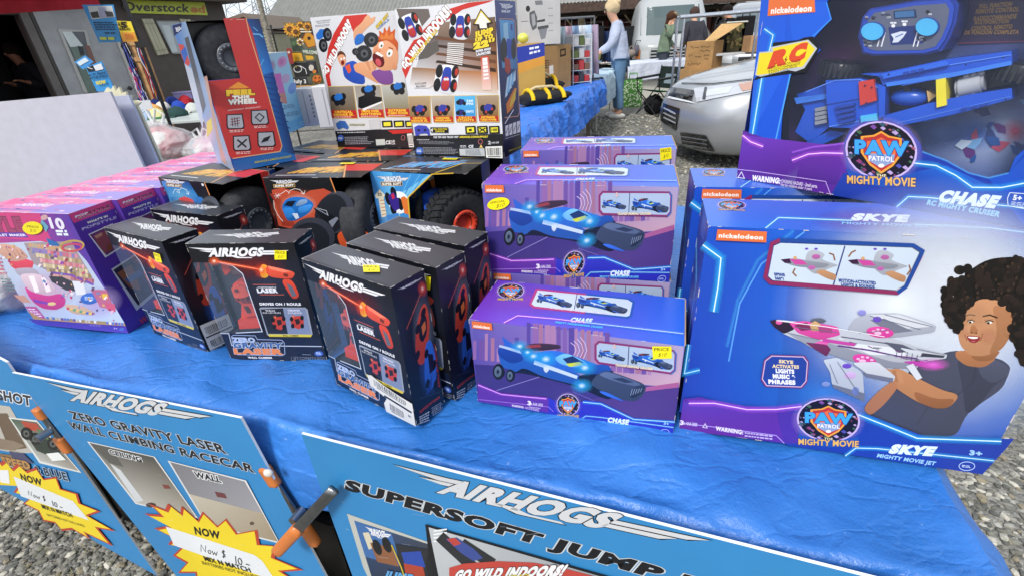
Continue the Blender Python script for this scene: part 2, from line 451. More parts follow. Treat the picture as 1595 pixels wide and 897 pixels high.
def stone(x,y,r):
    g=rnd.choice(['#6f6f69','#7c7b74','#5e5f5b','#8f8e86','#a6a49a','#857d6a','#74736b','#68675f','#b8b4a8','#555652']);a=rnd.uniform(0,6.3);ca,sa=math.cos(a),math.sin(a);fx,fy,fz=rnd.uniform(.7,1.4)*r,rnd.uniform(.6,1)*r,rnd.uniform(.35,.7)*r
    V=[]
    for v in SV:
        k=1+rnd.uniform(-.22,.22);px,py,pz=v.x*fx*k,v.y*fy*k,v.z*fz*k
        V.append((x+px*ca-py*sa,y+px*sa+py*ca,fz*.35+pz))
    mb.mesh(V,SF,C(g,k=1))
for(x0,x1,y0,y1,num,r0,r1)in((-2.6,-.7,.35,1.7,5200,.006,.017),(.62,1.9,.25,1.9,4200,.006,.017),(.2,.9,1.75,3.2,900,.008,.018),(1.2,3.4,5.2,9.5,3600,.010,.026)):
    for i in range(num):stone(rnd.uniform(x0,x1),rnd.uniform(y0,y1),rnd.uniform(r0,r1))
tag(mb.build('gravel_stones','matte'),'loose grey crushed stone lying round the stall tables','gravel',kind='stuff')
mb=MB()
for i in range(260):
    cx,cy=rnd.choice([(.9,1.2),(1.1,.9),(1.35,1.1),(1.0,1.6),(-1.7,1.2),(-1.4,.9)]);x,y=rnd.gauss(cx,.12),rnd.gauss(cy,.1)
    for k in range(3):
        a=rnd.uniform(0,6.3);l=rnd.uniform(.008,.022);mb.face([(x,y,.008),(x+.003,y+.001,.008),(x+l*math.cos(a),y+l*math.sin(a),.014+l*.5)],C(rnd.choice(['#6d7044','#7c7a50','#5c6340']),k=1))
tag(mb.build('ground_weeds','matte'),'sparse yellowish moss and weeds between the stones','weeds',kind='stuff')
TYAW=-.350;TO=Vector((.60,.352,0));TX=Vector((math.cos(TYAW),math.sin(TYAW),0));TY=Vector((-math.sin(TYAW),math.cos(TYAW),0));TH=.85
def tl(x,y,z=0):return TO+TX*x+TY*y+Vector((0,0,z))
def tarp_mat(name,base,rough=.27):
    m=bpy.data.materials.new(name);m.use_nodes=True;t=m.node_tree;b=t.nodes['Principled BSDF'];nw=t.nodes.new
    b.inputs['Roughness'].default_value=rough;b.inputs['Specular IOR Level'].default_value=.5
    tcn=nw('ShaderNodeTexCoord')
    n=nw('ShaderNodeTexNoise');n.inputs['Scale'].default_value=3;n.inputs['Detail'].default_value=8;n.inputs['Roughness'].default_value=.65;t.links.new(tcn.outputs['Object'],n.inputs['Vector'])
    r=nw('ShaderNodeValToRGB');r.color_ramp.elements[0].position=.3;r.color_ramp.elements[1].position=.72
    r.color_ramp.elements[0].color=tuple(x*.78 for x in base)+(1,);r.color_ramp.elements[1].color=tuple(min(1,x*1.12+.01)for x in base)+(1,);t.links.new(n.outputs['Fac'],r.inputs['Fac'])
    n3=nw('ShaderNodeTexNoise');n3.inputs['Scale'].default_value=85;n3.inputs['Detail'].default_value=4;t.links.new(tcn.outputs['Object'],n3.inputs['Vector'])
    r3=nw('ShaderNodeValToRGB');r3.color_ramp.elements[0].position=.72;r3.color_ramp.elements[1].position=.80;t.links.new(n3.outputs['Fac'],r3.inputs['Fac'])
    mx3=nw('ShaderNodeMix');mx3.data_type='RGBA';t.links.new(r3.outputs['Color'],mx3.inputs['Factor']);t.links.new(r.outputs['Color'],mx3.inputs['A']);mx3.inputs['B'].default_value=(.35,.5,.75,1)
    t.links.new(mx3.outputs['Result'],b.inputs['Base Color'])
    mpn=nw('ShaderNodeMapping');mpn.inputs['Rotation'].default_value=(0,0,.7);mpn.inputs['Scale'].default_value=(1,2.2,1);t.links.new(tcn.outputs['Object'],mpn.inputs['Vector'])
    v=nw('ShaderNodeTexVoronoi');v.feature='DISTANCE_TO_EDGE';v.inputs['Scale'].default_value=7.5;
    nd=nw('ShaderNodeTexNoise');nd.inputs['Scale'].default_value=9;nd.inputs['Detail'].default_value=3;t.links.new(mpn.outputs[0],nd.inputs['Vector'])
    ad=nw('ShaderNodeMix');ad.data_type='RGBA';ad.inputs['Factor'].default_value=.14;t.links.new(mpn.outputs[0],ad.inputs['A']);t.links.new(nd.outputs['Color'],ad.inputs['B']);t.links.new(ad.outputs['Result'],v.inputs['Vector'])
    mr=nw('ShaderNodeMapRange');mr.inputs['From Max'].default_value=.09;t.links.new(v.outputs['Distance'],mr.inputs['Value'])
    n2=nw('ShaderNodeTexNoise');n2.inputs['Scale'].default_value=24;n2.inputs['Detail'].default_value=6;n2.inputs['Roughness'].default_value=.7;t.links.new(tcn.outputs['Object'],n2.inputs['Vector'])
    wv=nw('ShaderNodeTexChecker');wv.inputs['Scale'].default_value=420;t.links.new(tcn.outputs['Object'],wv.inputs['Vector'])
    b1=nw('ShaderNodeBump');b1.inputs['Strength'].default_value=.26;b1.inputs['Distance'].default_value=.006;t.links.new(mr.outputs[0],b1.inputs['Height'])
    b2=nw('ShaderNodeBump');b2.inputs['Strength'].default_value=.75;b2.inputs['Distance'].default_value=.006;t.links.new(n2.outputs['Fac'],b2.inputs['Height']);t.links.new(b1.outputs[0],b2.inputs['Normal'])
    b3=nw('ShaderNodeBump');b3.inputs['Strength'].default_value=.25;b3.inputs['Distance'].default_value=.0004;t.links.new(wv.outputs['Fac'],b3.inputs['Height']);t.links.new(b2.outputs[0],b3.inputs['Normal'])
    t.links.new(b3.outputs[0],b.inputs['Normal']);MATS[name]=m
    rr=nw('ShaderNodeMapRange');rr.inputs['To Min'].default_value=rough*.7;rr.inputs['To Max'].default_value=rough*1.5;t.links.new(n.outputs['Fac'],rr.inputs['Value']);t.links.new(rr.outputs[0],b.inputs['Roughness'])
tarp_mat('tarp_blue',(.026,.175,.58));tarp_mat('tarp_deep',(.02,.16,.66),.38)
def ridge(p,o=4):
    s=0;a=1;q=Vector(p)
    for i in range(o):
        s+=a*(1-abs(noise.noise(q))*2);q=q*2.03+Vector((3.1,1.7,.4));a*=.5
    return s
def drape(name,o,X,Y,xs0,xs1,depth,z,drop,matn,sides=('front',),hem=None,amp=1.0,nx=260,seed=0,lim=None):
    """sheet lying over a table top and hanging down in front (and at one end)"""
    mb=MB();prof=[];nt_=90
    ny=70;R_=.022
    for j in range(ny+1):prof.append((depth*(1-j/ny),0,0))
    for j in range(1,7):a=j/6*PI/2;prof.append((-R_*math.sin(a)*1.0,R_*(1-math.cos(a)),a))
    nd=46
    for j in range(1,nd+1):prof.append((-R_,R_+(drop-R_)*j/nd,PI/2+j/nd))
    V=[];nxx=nx
    for i in range(nxx+1):
        x=xs0+(xs1-xs0)*i/nxx
        hs=hem(x)if hem else 1.0
        for(y,dn,a)in prof:
            if dn>R_:dn=R_+(dn-R_)*hs
            s_=Vector((x*3.0+seed,y*3.0,dn*3.2+seed))
            nn=noise.noise(Vector((x*7+seed,(y-dn)*5,1.3)))
            fold=noise.noise(Vector((x*5.2+seed,dn*1.5,.3)))+.5*noise.noise(Vector((x*13+seed,dn*3+y*6,2.3)))
            crk=ridge((x*5+y*3+seed,(y-dn)*7-x*2,seed*.3),4)
            if dn==0:
                k=min(1,max(0,(.30-y)/.30));k2=min(1,max(0,(.42-y)/.25));big=ridge((x*2.1+y*2.6+seed,y*2.2-x*.9,7.7),2);zz=z-.004+amp*(.0016*crk-.003+.012*k*k*nn)+amp*k2*(.019*(big-.8)+.005*crk*.5);zz=min(zz,z+.012)if k2>0 else min(zz,z-.001);yy=y
                V.append(o+X*x+Y*yy+Vector((0,0,zz)))
            else:
                q=min(1,dn/.10);yy=y-amp*(.010*(crk-.6)*.7+q*(.030*fold+.012))-dn*.06*amp;yy=yy if not lim else-lim*math.tanh(-yy/lim);zz=z-dn-.003+amp*(1-q)*(.010*nn+.004*crk*.6)+(amp*.010*fold if q==1 else 0)
                V.append(o+X*x+Y*yy+Vector((0,0,zz)))
    m=len(prof);F=[]
    for i in range(nxx):
        for j in range(m-1):F.append((i*m+j,i*m+j+1,(i+1)*m+j+1,(i+1)*m+j))
    mb.mesh(V,F,C('#2060d0'),0,True)
    if 'right' in sides:
        V2=[];nd2=34;ys=[p[0]for p in prof if p[1]==0];k0=nxx*m
        fr=[V[k0+j]for j in range(m)]
        for j in range(ny+1):
            y=ys[j]
            for d in range(nd2+1):
                dn=drop*.97*d/nd2;base=fr[j];q=min(1,dn/.07)
                fold=noise.noise(Vector((y*6+seed,dn*2,5)))+.4*noise.noise(Vector((y*15,dn*4,8)))
                crk=ridge((y*5+seed,dn*7,2),3)
                V2.append(base+X*(R_*min(1,dn/R_)*.9+q*(.02+.030*fold)*amp+.006*crk*q+dn*.10)+Vector((0,0,-dn)))
        F2=[(j*(nd2+1)+d,j*(nd2+1)+d+1,(j+1)*(nd2+1)+d+1,(j+1)*(nd2+1)+d)for j in range(ny)for d in range(nd2)]
        mb.mesh(V2,[f[::-1]for f in F2],C('#2060d0'),0,True)
        c1=[V2[ny*(nd2+1)+d]for d in range(nd2+1)]
        fr_d=fr[ny:]
        c2=[]
        for d in range(nd2+1):
            t_=d/nd2*(len(fr_d)-1);i0=int(t_);i1=min(i0+1,len(fr_d)-1);c2.append(fr_d[i0].lerp(fr_d[i1],t_-i0))
        for d in range(nd2):
            n_=4
            for k in range(n_):
                def L_(d_,a_):
                    p=c1[d_].lerp(c2[d_],a_);b_=math.sin(a_*PI)*.02*min(1,d_/6);return p+X*b_*.7-Y*b_*.7
                mb.face([L_(d,k/n_),L_(d,(k+1)/n_),L_(d+1,(k+1)/n_),L_(d+1,k/n_)],C('#2060d0'),0,True)
    return mb.build(name,matn)
def folding_table(o,X,Y,x0,x1,depth,z,label,legs,top='#d8d4cc',legc='#8c8f94',mt='plastic',group=None,wood=False):
    c=o+X*((x0+x1)/2)+Y*(depth/2);ang=math.atan2(X.y,X.x)
    t=empty('market_table',(c.x,c.y,0),ang,label,'table',group);hw=(x1-x0)/2;hd=depth/2
    m=MB();m.box((-hw,-hd,z-.035),(hw,hd,z),C(top),bev=.006);m.build('tabletop','wood' if wood else mt,t)
    for x,y in legs:
        m=MB()
        if wood:m.box((x-.03,y-.03,0),(x+.03,y+.03,z-.036),C(legc))
        else:m.tube([(x,y,0),(x,y,z-.036)],.014,C(legc),n=10)
        m.build('leg','wood' if wood else 'plastic',t)
    ys=sorted(set(y for x,y in legs));xs=sorted(set(x for x,y in legs))
    for x in xs:m=MB();m.box((x-.012,ys[0]+.012,.25),(x+.012,ys[-1]-.012,.29),C(legc));m.build('brace','wood' if wood else 'plastic',t)
    return t
folding_table(TO,TX,TY,-2.75,-.03,1.42,TH-.035,'long wooden stall table hidden under the near blue tarp',[(-1.3,-.62),(-1.3,.6),(0,-.62),(0,.6),(1.28,-.62),(1.28,.6)],legc='#6b5a48',wood=True)
tarp=drape('blue_tarp',TO,TX,TY,-2.78,0.0,1.44,TH,.48,'tarp_blue',('front','right'),lambda x:.40+.04*math.sin(x*9)+.6/(1+math.exp(-(x+.35)*12)),amp=1.0,nx=420,seed=4.2,lim=.046)
tag(tarp,'crinkled bright blue tarp covering the near table full of toy boxes','tarp')
def crate(loc,sz,rz,col,label,name='filler_crate',cat='crate'):
    m=MB();w,d,h=sz;c=C(col)
    t_=.008
    m.box((-w/2,-d/2,0),(w/2,d/2,t_),c);m.box((-w/2,-d/2,t_),(w/2,-d/2+t_,h),c);m.box((-w/2,d/2-t_,t_),(w/2,d/2,h),c);m.box((-w/2,-d/2+t_,t_),(-w/2+t_,d/2-t_,h),c);m.box((w/2-t_,-d/2+t_,t_),(w/2,d/2-t_,h),c)
    m.box((-w/2-.012,-d/2-.012,h-.03),(w/2+.012,-d/2-.0005,h),c);m.box((-w/2-.012,d/2+.0005,h-.03),(w/2+.012,d/2+.012,h),c);m.box((-w/2-.012,-d/2,h-.03),(-w/2-.0005,d/2,h),c);m.box((w/2+.0005,-d/2,h-.03),(w/2+.012,d/2,h),c)
    for k in range(5):m.box((-w/2+w*(k+.5)/5-.006,-d/2-.006,.02),(-w/2+w*(k+.5)/5+.006,-d/2-.0005,h-.035),c)
    return tag(m.build(name,'plastic',loc=loc,rot=rz),label,cat)
for x_,c_,lb in((-.86,'#1c1d21','black plastic crate added under the table to darken the gap behind the clamp'),(-1.44,'#101114','black plastic crate added under the table to darken the gap behind the middle sign'),(-2.02,'#17181b','black plastic crate added to darken the space under the left part of the table')):
    p=tl(x_,.30);crate((p.x,p.y,0),(.55,.42,.66),TYAW,c_,lb)  # crates added and sized so the gaps between the signs read black
m=MB();a,b=tl(-1.3,.03,.50),tl(-.2,.03,.46);m.tube([a,b],.014,C('#8f949c'),n=10);tag(m.build('metal_rail','metal'),'thin grey metal rail under the tarp behind the sign clamps','rail')
ZV=Vector((0,0,1))
def upright(p0,p1,z=0):
    """frame of an upright plane through two floor points, seen from the camera side"""
    O=Vector((p0[0],p0[1],z));U=(Vector((p1[0],p1[1],z))-O).normalized();return O,U
def pxart(mb,O,U,**k):return PxArt(mb,O,U,ZV,**k)
def slab(mb,A,pts,z0,z1,col,side=None,mi=0):A.solid(pts,z0,z1,col,side,mb,mi)
sA=at((-160,112),y=6.6);sB=at((366,76),y=11.2);O,U=upright(sA,sB);Ns=U.cross(ZV)
L_=(Vector((sB.x,sB.y,0))-O).length
shop=empty('shop_building',O,math.atan2(U.y,U.x),'dark brown shop with lime green overstocked sign and white door','building')
def sloc(q,off=0):p=on_plane(q,O+Ns*off,Ns)-O;return Vector((p.dot(U),-off,p.z))
class SArt(PxArt):
    def __init__(s,mb,off=0.0,lift=.002,mi=0):
        s.mb=mb;s.off=off;s.O=O+Ns*off;s.U=U;s.V=ZV;s.N=Ns;s.dz=lift;s.z=.003;s.mi=mi
    def loc(s,uv,z=None):return Vector((uv[0],-s.off-(s.z if z is None else z),uv[1]))
    def P(s,q,z=None):return s.loc(s.uv(q),z)
    def solid(s,pts,z0,z1,col,side=None,mb=None,mi=0):
        P0=[s.P(p,z0)for p in pts];c=C(col)if isinstance(col,str)else col
        n=Vector((0,0,0))
        for i in range(len(P0)):n+=(P0[i]-P0[0]).cross(P0[(i+1)%len(P0)]-P0[0])
        if n.y>0:P0=P0[::-1]
        s.mb.prism(P0,Vector((0,-(z1-z0),0)),c,mi,C(side)if isinstance(side,str)else side)
    def poly(s,pts,col,adv=True):
        if isinstance(col,str):col=C(col)
        P3=[s.P(p)for p in pts];n=Vector((0,0,0))
        for i in range(len(P3)):n+=(P3[i]-P3[0]).cross(P3[(i+1)%len(P3)]-P3[0])
        if n.y>0:P3=P3[::-1]
        s.mb.face(P3,col if not isinstance(col,list)else[C(c)if isinstance(c,str)else c for c in col],s.mi)
        if adv:s.nxt()
eave=sloc((371,12)).z
d0,d1=sloc((-60,110)).x,sloc((40,60)).x;dtop=sloc((38,14)).z
dl,dr=sloc((36,30)).x,sloc((36,30)).x
m=MB();c=C('#574f4c')
dx0=sloc((-70,100)).x;dx1=sloc((60,100)).x*.5+sloc((92,145)).x*.5
H_=max(eave,2.3)
m.box((-1,0,0),(dx0,.15,H_),c);m.box((dx0,0,2.08),(dx1,.15,H_),c);m.box((dx1,0,0),(L_,.15,H_),c);m.box((L_-.15,.15,0),(L_,4,H_),c);m.box((-1,4,0),(L_,4.1,H_),C('#3a3432'));m.box((-1,.15,0),(-.9,4,H_),c)
m.build('wall','matte',shop)
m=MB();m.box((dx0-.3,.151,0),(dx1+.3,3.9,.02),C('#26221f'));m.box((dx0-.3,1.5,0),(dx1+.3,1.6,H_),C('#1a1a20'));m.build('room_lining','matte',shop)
m=MB();m.box((-1.3,-.35,H_),(L_+.3,4.4,H_+.16),C('#4a403c'));m.build('roof','matte',shop)
m=MB();m.box((dx1-.02,-.05,0),(dx1+.09,.0,2.12),C('#6c6866'));m.box((dx1+.11,-.03,0),(dx1+.15,.0,2.12),C('#4c4846'));m.box((dx0,-.04,2.08),(dx1-.02,0,2.2),C('#3a3634'));m.build('door_frame','matte',shop)
m=MB();A=SArt(m);x0,x1=dx1+.16,sloc((208,140)).x
m.box((x0,-.03,.02),(x1,-.001,2.16),C('#a7aaad'))
m.box((x1,-.05,0),(x1+.05,-.001,2.2),C('#c4c4be'))
door=m.build('door','matte',shop)
m=MB();A=SArt(m,.03);A.solid([(89,46),(133,48),(160,145),(130,145)],0,.02,'#b9bab6');A.z=.022
A.poly([(95,50),(130,50),(152,145),(136,145)],'#5f656b');A.poly([(95,50),(110,50),(128,72),(118,74),(108,74)],'#d2dedd');A.poly([(108,74),(120,73),(135,100),(148,145),(136,145)],'#6c8076');A.poly([(130,70),(138,72),(152,110),(150,130),(140,100)],'#7c5a50');A.poly([(119,72),(127,74),(130,84),(124,88)],'#2c3036')
m.build('pane','printed_card',door)
m=MB();hp=sloc((199,138),.03);m.blob((hp.x,-.09,hp.z),(.035,.035,.035),C('#3a3a3c'),sub=2,amp=0);m.tube([(hp.x,-.03,hp.z),(hp.x,-.09,hp.z)],.012,C('#444'));m.build('handle','plastic',door)
m=MB();A=SArt(m,.0,.003);A.solid([(188,-8),(315,-1),(322,24.5),(197,21)],.0,.03,'#c9d63e');A.z=.034
A.text('Overstocked'[0:9],(197,18),(292,19.5),(196,-2),'#38352c',bold=.03)if False else None
A.text('Overstock',(190,17),(292,19.5),(189,3),'#38352c',bold=.025);A.text('ed',(296,19.8),(317,20.5),(295,9),'#c87a3a',bold=.03)
m.build('signboard','printed_card',shop)
m=MB();A=SArt(m,0);A.solid([(241,33),(278,33),(300,85),(268,85)],0,.03,'#8f8f88');A.z=.034;A.poly([(243,35),(277,35),(297,83),(266,83)],'#aab4b8');A.poly([(250,40),(262,40),(275,82),(266,83)],'#c8d2d6');m.build('window','printed_card',shop)
for q in([(219,30),(236,30),(261,84),(244,87)],[(278,30),(294,31),(316,84),(300,86)]):
    m=MB();A=SArt(m,0);A.solid(q,0,.035,'#b9b79c');A.z=.037;x=[q[0][0]+(q[1][0]-q[0][0])*f for f in(.33,.66)];y_=[q[3][0]+(q[2][0]-q[3][0])*f for f in(.33,.66)]
    for a,b in zip(x,y_):A.line([(a,q[0][1]),(b,q[3][1])],.7,'#8c8a74')
    A.line([(q[0][0]+3,q[0][1]+7),(q[1][0]+3,q[1][1]+7)],1.6,'#a5a389');A.line([(q[3][0]-3,q[3][1]-7),(q[2][0]-3,q[2][1]-7)],1.6,'#a5a389');m.build('shutter','printed_card',shop)
def skinned(name,V,E,R_,col,matn,parent,sub=2,root=0):
    me=bpy.data.meshes.new(name);me.from_pydata([tuple(v)for v in V],E,[]);ob=bpy.data.objects.new(name,me);COL.objects.link(ob)
    sk=ob.modifiers.new('s','SKIN');sk.use_smooth_shade=True
    for i,r in enumerate(R_):
        d=me.skin_vertices[0].data[i];d.radius=r if isinstance(r,tuple)else(r,r);d.use_root=(i==root)
    sb=ob.modifiers.new('b','SUBSURF');sb.levels=sub;sb.render_levels=sub
    dg=bpy.context.evaluated_depsgraph_get();dg.update();nm=bpy.data.meshes.new_from_object(ob.evaluated_get(dg));bpy.data.objects.remove(ob)
    nm.name=name
    for a in list(nm.color_attributes):nm.color_attributes.remove(a)
    at_=nm.color_attributes.new('Col','FLOAT_COLOR','CORNER');n=len(nm.loops);arr=np.tile(np.array(C(col)if isinstance(col,str)else col,dtype=np.float32),n)
    at_.data.foreach_set('color',arr);nm.polygons.foreach_set('use_smooth',[True]*len(nm.polygons));nm.materials.clear();nm.materials.append(MATS[matn])
    o=bpy.data.objects.new(name,nm);COL.objects.link(o);o.parent=parent;return o
def person(loc,yaw,h,label,top,legs_c,shoes,hair,lean=.05,armL=((.22,.2,1.12),(.42,.12,1.08)),armR=((.2,-.2,1.12),(.40,-.10,1.08)),skin='#c99a80',cap=None,longhair=False,bun=False,glasses=False,topc2=None,fingers=True,group=None):
    k=h/1.70;t=empty('person',loc,yaw,label,'person',group);S_=lambda p:Vector(p)*k;ln=lean
    sh=(ln*1.2,1.40);nk=(ln*1.6+.02,1.47);hd=(ln*2+.05,1.60)
    V=[(0,0,.95),(ln*.5,0,1.12),(ln,0,1.30),(nk[0],0,nk[1]),(hd[0]-.02,0,1.54),(hd[0]+.005,0,1.615),(hd[0],0,1.66),
         (0,.09,.90),(.02,.10,.50),(-.02,.11,.09),(.10,.12,.04),(0,-.09,.90),(.05,-.10,.50),(.03,-.11,.09),(.15,-.12,.04),
         (sh[0],.165,sh[1]),armL[0],armL[1],(sh[0],-.165,sh[1]),armR[0],armR[1]]
    R_=[(.13,.10),(.12,.09),(.13,.10),.062,.075,(.096,.082),(.082,.072),.085,.058,.042,(.045,.03),.085,.058,.042,(.045,.03),.055,.042,.028,.055,.042,.028]
    E=[(0,1),(1,2),(2,3),(3,4),(4,5),(5,6),(0,7),(7,8),(8,9),(9,10),(0,11),(11,12),(12,13),(13,14),(2,15),(15,16),(16,17),(2,18),(18,19),(19,20)]
    for wi,el in((17,16),(20,19)):
        w_=Vector(V[wi]);d=(w_-Vector(V[el])).normalized();sd=Vector((0,1,0))if abs(d.y)<.8 else Vector((1,0,0));sd=(sd-d*sd.dot(d)).normalized()
        pi_=len(V);V.append(tuple(w_+d*.06));R_.append((.030,.016));E.append((wi,pi_))
        for j,(o_,l_)in enumerate(((-.03,.065),(-.011,.08),(.010,.082),(.03,.068))):
            a=len(V);V.append(tuple(w_+d*(.085)+sd*o_));R_.append(.009);E.append((pi_,a));V.append(tuple(w_+d*(.09+l_*.6)+sd*o_*1.1-Vector((0,0,.012))));R_.append(.008);E.append((a,a+1));V.append(tuple(w_+d*(.085+l_)+sd*o_*1.1-Vector((0,0,.034))));R_.append(.007);E.append((a+1,a+2))
        a=len(V);V.append(tuple(w_+d*.03+sd*.035));R_.append(.011);E.append((wi,a));V.append(tuple(w_+d*.065+sd*.055-Vector((0,0,.012))));R_.append(.009);E.append((a,a+1))
    skinned('body',[S_(v)for v in V],E,[tuple(x*k for x in r)if isinstance(r,tuple)else r*k for r in R_],skin,'skin',t,2)
    V=[(-.01,0,.87),(ln*.5,0,1.12),(ln,0,1.30),(sh[0],0,1.42),(sh[0],.17,sh[1]),armL[0],tuple(Vector(armL[1])-(Vector(armL[1])-Vector(armL[0])).normalized()*.03),(sh[0],-.17,sh[1]),armR[0],tuple(Vector(armR[1])-(Vector(armR[1])-Vector(armR[0])).normalized()*.03)]
    R_=[(.20,.16),(.185,.15),(.19,.15),(.085,.075),.095,.078,.055,.095,.078,.055];E=[(0,1),(1,2),(2,3),(2,4),(4,5),(5,6),(2,7),(7,8),(8,9)]
    skinned('top',[S_(v)for v in V],E,[tuple(x*k for x in r)if isinstance(r,tuple)else r*k for r in R_],top,'tie_dye',t,2,1)
    V=[(0,0,.97),(0,.09,.88),(.02,.10,.50),(-.02,.11,.12),(0,-.09,.88),(.05,-.10,.50),(.03,-.11,.12)];R_=[(.15,.12),.11,.078,.062,.11,.078,.062]
    skinned('trousers',[S_(v)for v in V],[(0,1),(1,2),(2,3),(0,4),(4,5),(5,6)],[tuple(x*k for x in r)if isinstance(r,tuple)else r*k for r in R_],legs_c,'cloth',t,2)
    for a,s_ in(((-.02,.11),.0),((.03,-.11),.0)):
        m=MB();m.blob((a[0]*k+.05*k,a[1]*k,.045*k),(.14*k,.05*k,.05*k),C(shoes),sub=3,amp=.05,flat=.004);m.build('shoe','plastic',t)
    m=MB();hx=hd[0]*k
    if hair:
        m.blob((hx-.025*k,0,1.645*k),(.118*k,.105*k,.108*k),C(hair),sub=3,amp=.12,fr=4)
        if bun:m.blob((hx-.10*k,0,1.72*k),(.055*k,.05*k,.05*k),C(hair),sub=2,amp=.3,seed=2);m.blob((hx+.0*k,0,1.71*k),(.07*k,.07*k,.045*k),C(hair),sub=2,amp=.35,seed=3)
        if longhair:m.tube([S_((hd[0]-.09,0,1.62)),S_((hd[0]-.12,0,1.45)),S_((hd[0]-.12,.02,1.22))],[.05*k,.045*k,.02*k],C(hair))
        m.build('hair','cloth',t)
    m=MB();m.blob((hx+.085*k,0,1.59*k),(.016*k,.011*k,.018*k),C(skin),sub=2,amp=0);m.build('nose','skin',t)
    for s_ in(-1,1):
        m=MB();m.blob((hx+.072*k,s_*.03*k,1.615*k),(.008*k,.012*k,.006*k),C('#2c2420'),sub=1,amp=0);m.build('eye','skin',t)
        m=MB();m.blob((hx,s_*.078*k,1.6*k),(.014*k,.008*k,.02*k),C(skin),sub=1,amp=0);m.build('ear','skin',t)
    m=MB();m.blob((hx+.078*k,0,1.555*k),(.006*k,.02*k,.005*k),C('#a85a50'),sub=1,amp=0);m.build('mouth','skin',t)
    if glasses:m=MB();m.box(S_((hd[0]+.075,-.065,1.60)),S_((hd[0]+.092,.065,1.632)),C('#2a1c18'));m.box(S_((hd[0]-.02,-.08,1.62)),S_((hd[0]+.08,-.074,1.63)),C('#2a1c18'));m.build('glasses','glass_dark',t)
    if cap:
        m=MB();m.blob((hx,0,1.675*k),(.10*k,.088*k,.065*k),C(cap),sub=3,amp=.03,flat=1.655*k);m.box(S_((hd[0]+.06,-.06,1.652)),S_((hd[0]+.18,.06,1.662)),C(cap));m.build('cap','cloth',t)
    return t
pw=at((966,183),z=0)
person((2.13,9.2,0),PI-.15,1.82,'blonde woman in pale tie-dye sweater and jeans browsing the far stall','#b4bdd4','#5f7fa0','#e4e2de','#cdb894',lean=.07,bun=True,glasses=True,
       armL=((.16,.20,1.14),(.34,.10,1.02)),armR=((.14,-.21,1.12),(.38,-.14,1.00)))
person((sloc((64,130)).x*0+at((58,130),y=8.6).x,8.6,0),-1.9,1.72,'person in dark clothes standing inside the dark shop doorway','#26262e','#22222a','#222','#241c18',armL=((.05,.26,1.12),(.26,.22,1.20)),armR=((.1,-.2,1.1),(.3,-.05,1.18)),skin='#a8745c')
cp=at((220,110),y=5.2)
tent=empty('market_tent',(at((251,156),y=5.0).x,5.0,0),0,'red canopy tent with dark pole at the upper left','tent');pl=at((225,90),y=5.0);px_=pl.x
m=MB();m.tube([(0,0,0),(0,0,2.15)],.016,C('#26262a'),n=10);m.box((-.03,-.03,1.55),(.03,.03,1.62),C('#3a3a3e'));m.build('pole','plastic',tent)
zt=at((150,9),y=5.0).z;ex=at((156,9),y=5.0).x-tent.location.x
m=MB();zc=zt+.0
m.mesh([(-6,0,zc-.02),(ex,0,zc-.02),(ex,0,zc+.22),(-6,0,zc+.22)],[(0,1,2,3)],C('#c23a48'));m.mesh([(-6,.004,zc-.02),(ex,.004,zc-.02),(ex,.004,zc+.22),(-6,.004,zc+.22)],[(3,2,1,0)],C('#c23a48'))
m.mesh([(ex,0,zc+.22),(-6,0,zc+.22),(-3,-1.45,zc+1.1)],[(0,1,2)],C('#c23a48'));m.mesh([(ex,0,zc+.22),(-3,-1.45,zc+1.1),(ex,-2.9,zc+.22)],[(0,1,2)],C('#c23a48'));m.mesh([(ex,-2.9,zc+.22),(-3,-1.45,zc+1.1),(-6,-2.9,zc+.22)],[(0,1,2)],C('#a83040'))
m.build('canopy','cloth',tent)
def hang(name,q,y,label,f,group=None,cat='sign',th=.004,matn='printed_card'):
    """flat thing facing us: photo corners of its outline on an upright plane at distance y"""
    ps=[at(p,y=y)for p in q];b=Vector((sum(p.x for p in ps)/len(ps),y,min(p.z for p in ps)))
    t=MB();A=PxArt(t,Vector((0,y,0)),Vector((1,0,0)),ZV,lift=.0012,start=.002)
    A.loc=lambda uv,z=None:Vector((uv[0]-b.x,-(A.z if z is None else z),uv[1]-b.z));A.P=lambda p,z=None:A.loc(A.uv(p),z)
    f(A);return tag(t.build(name,matn,loc=b),label,cat,group)
def f_(A):
    A.solid([(128,8),(177,8),(189,66),(155,67)],0,.004,'#3a94d4');A.z=.006;A.poly([(137,10),(175,10),(180,27),(144,31)],'#c8ccce');A.poly([(141,20),(153,18),(156,28),(145,29)],'#3a3c3e');A.poly([(154,12),(165,12),(168,28),(156,28)],'#a0a4c0');A.poly([(164,18),(176,19),(178,26),(168,27)],'#44464a')
    A.fine([(146,34),(182,34),(187,48),(151,48)],4,'#1c2c4c',n=7);A.fine([(164,50),(185,50),(186,54),(165,54)],1,'#1c2c4c',n=3);A.fine([(156,58),(186,58),(187,63),(158,63)],1,'#c8d048',n=3,fill=.9)
hang('toy_sign',[(128,8),(189,66)],4.9,'blue sign with small photo hanging under the red canopy',f_,'blue signs at the back of the stall')
def f_(A):
    A.solid([(183,33),(205,34),(216,65),(193,66)],.008,.012,'#ead23c');A.solid([(190,51),(211,51),(216,65),(193,66)],.012,.014,'#e8a03c');A.z=.016
    A.text('$',(186,40),(189,40),(185,35),'#2c2410',bold=.03);A.text('5',(191,43),(199,43),(190,34.5),'#2c2410',bold=.06);A.text('EACH',(189,47.5),(204,47.5),(188,43.5),'#2c2410',bold=.05);A.fine([(196,53),(210,53),(213,62),(198,62)],3,'#d87a3c',n=4)
hang('price_sign',[(183,33),(216,66)],4.86,'yellow and orange paper sign reading $5 each by the tent pole',f_)
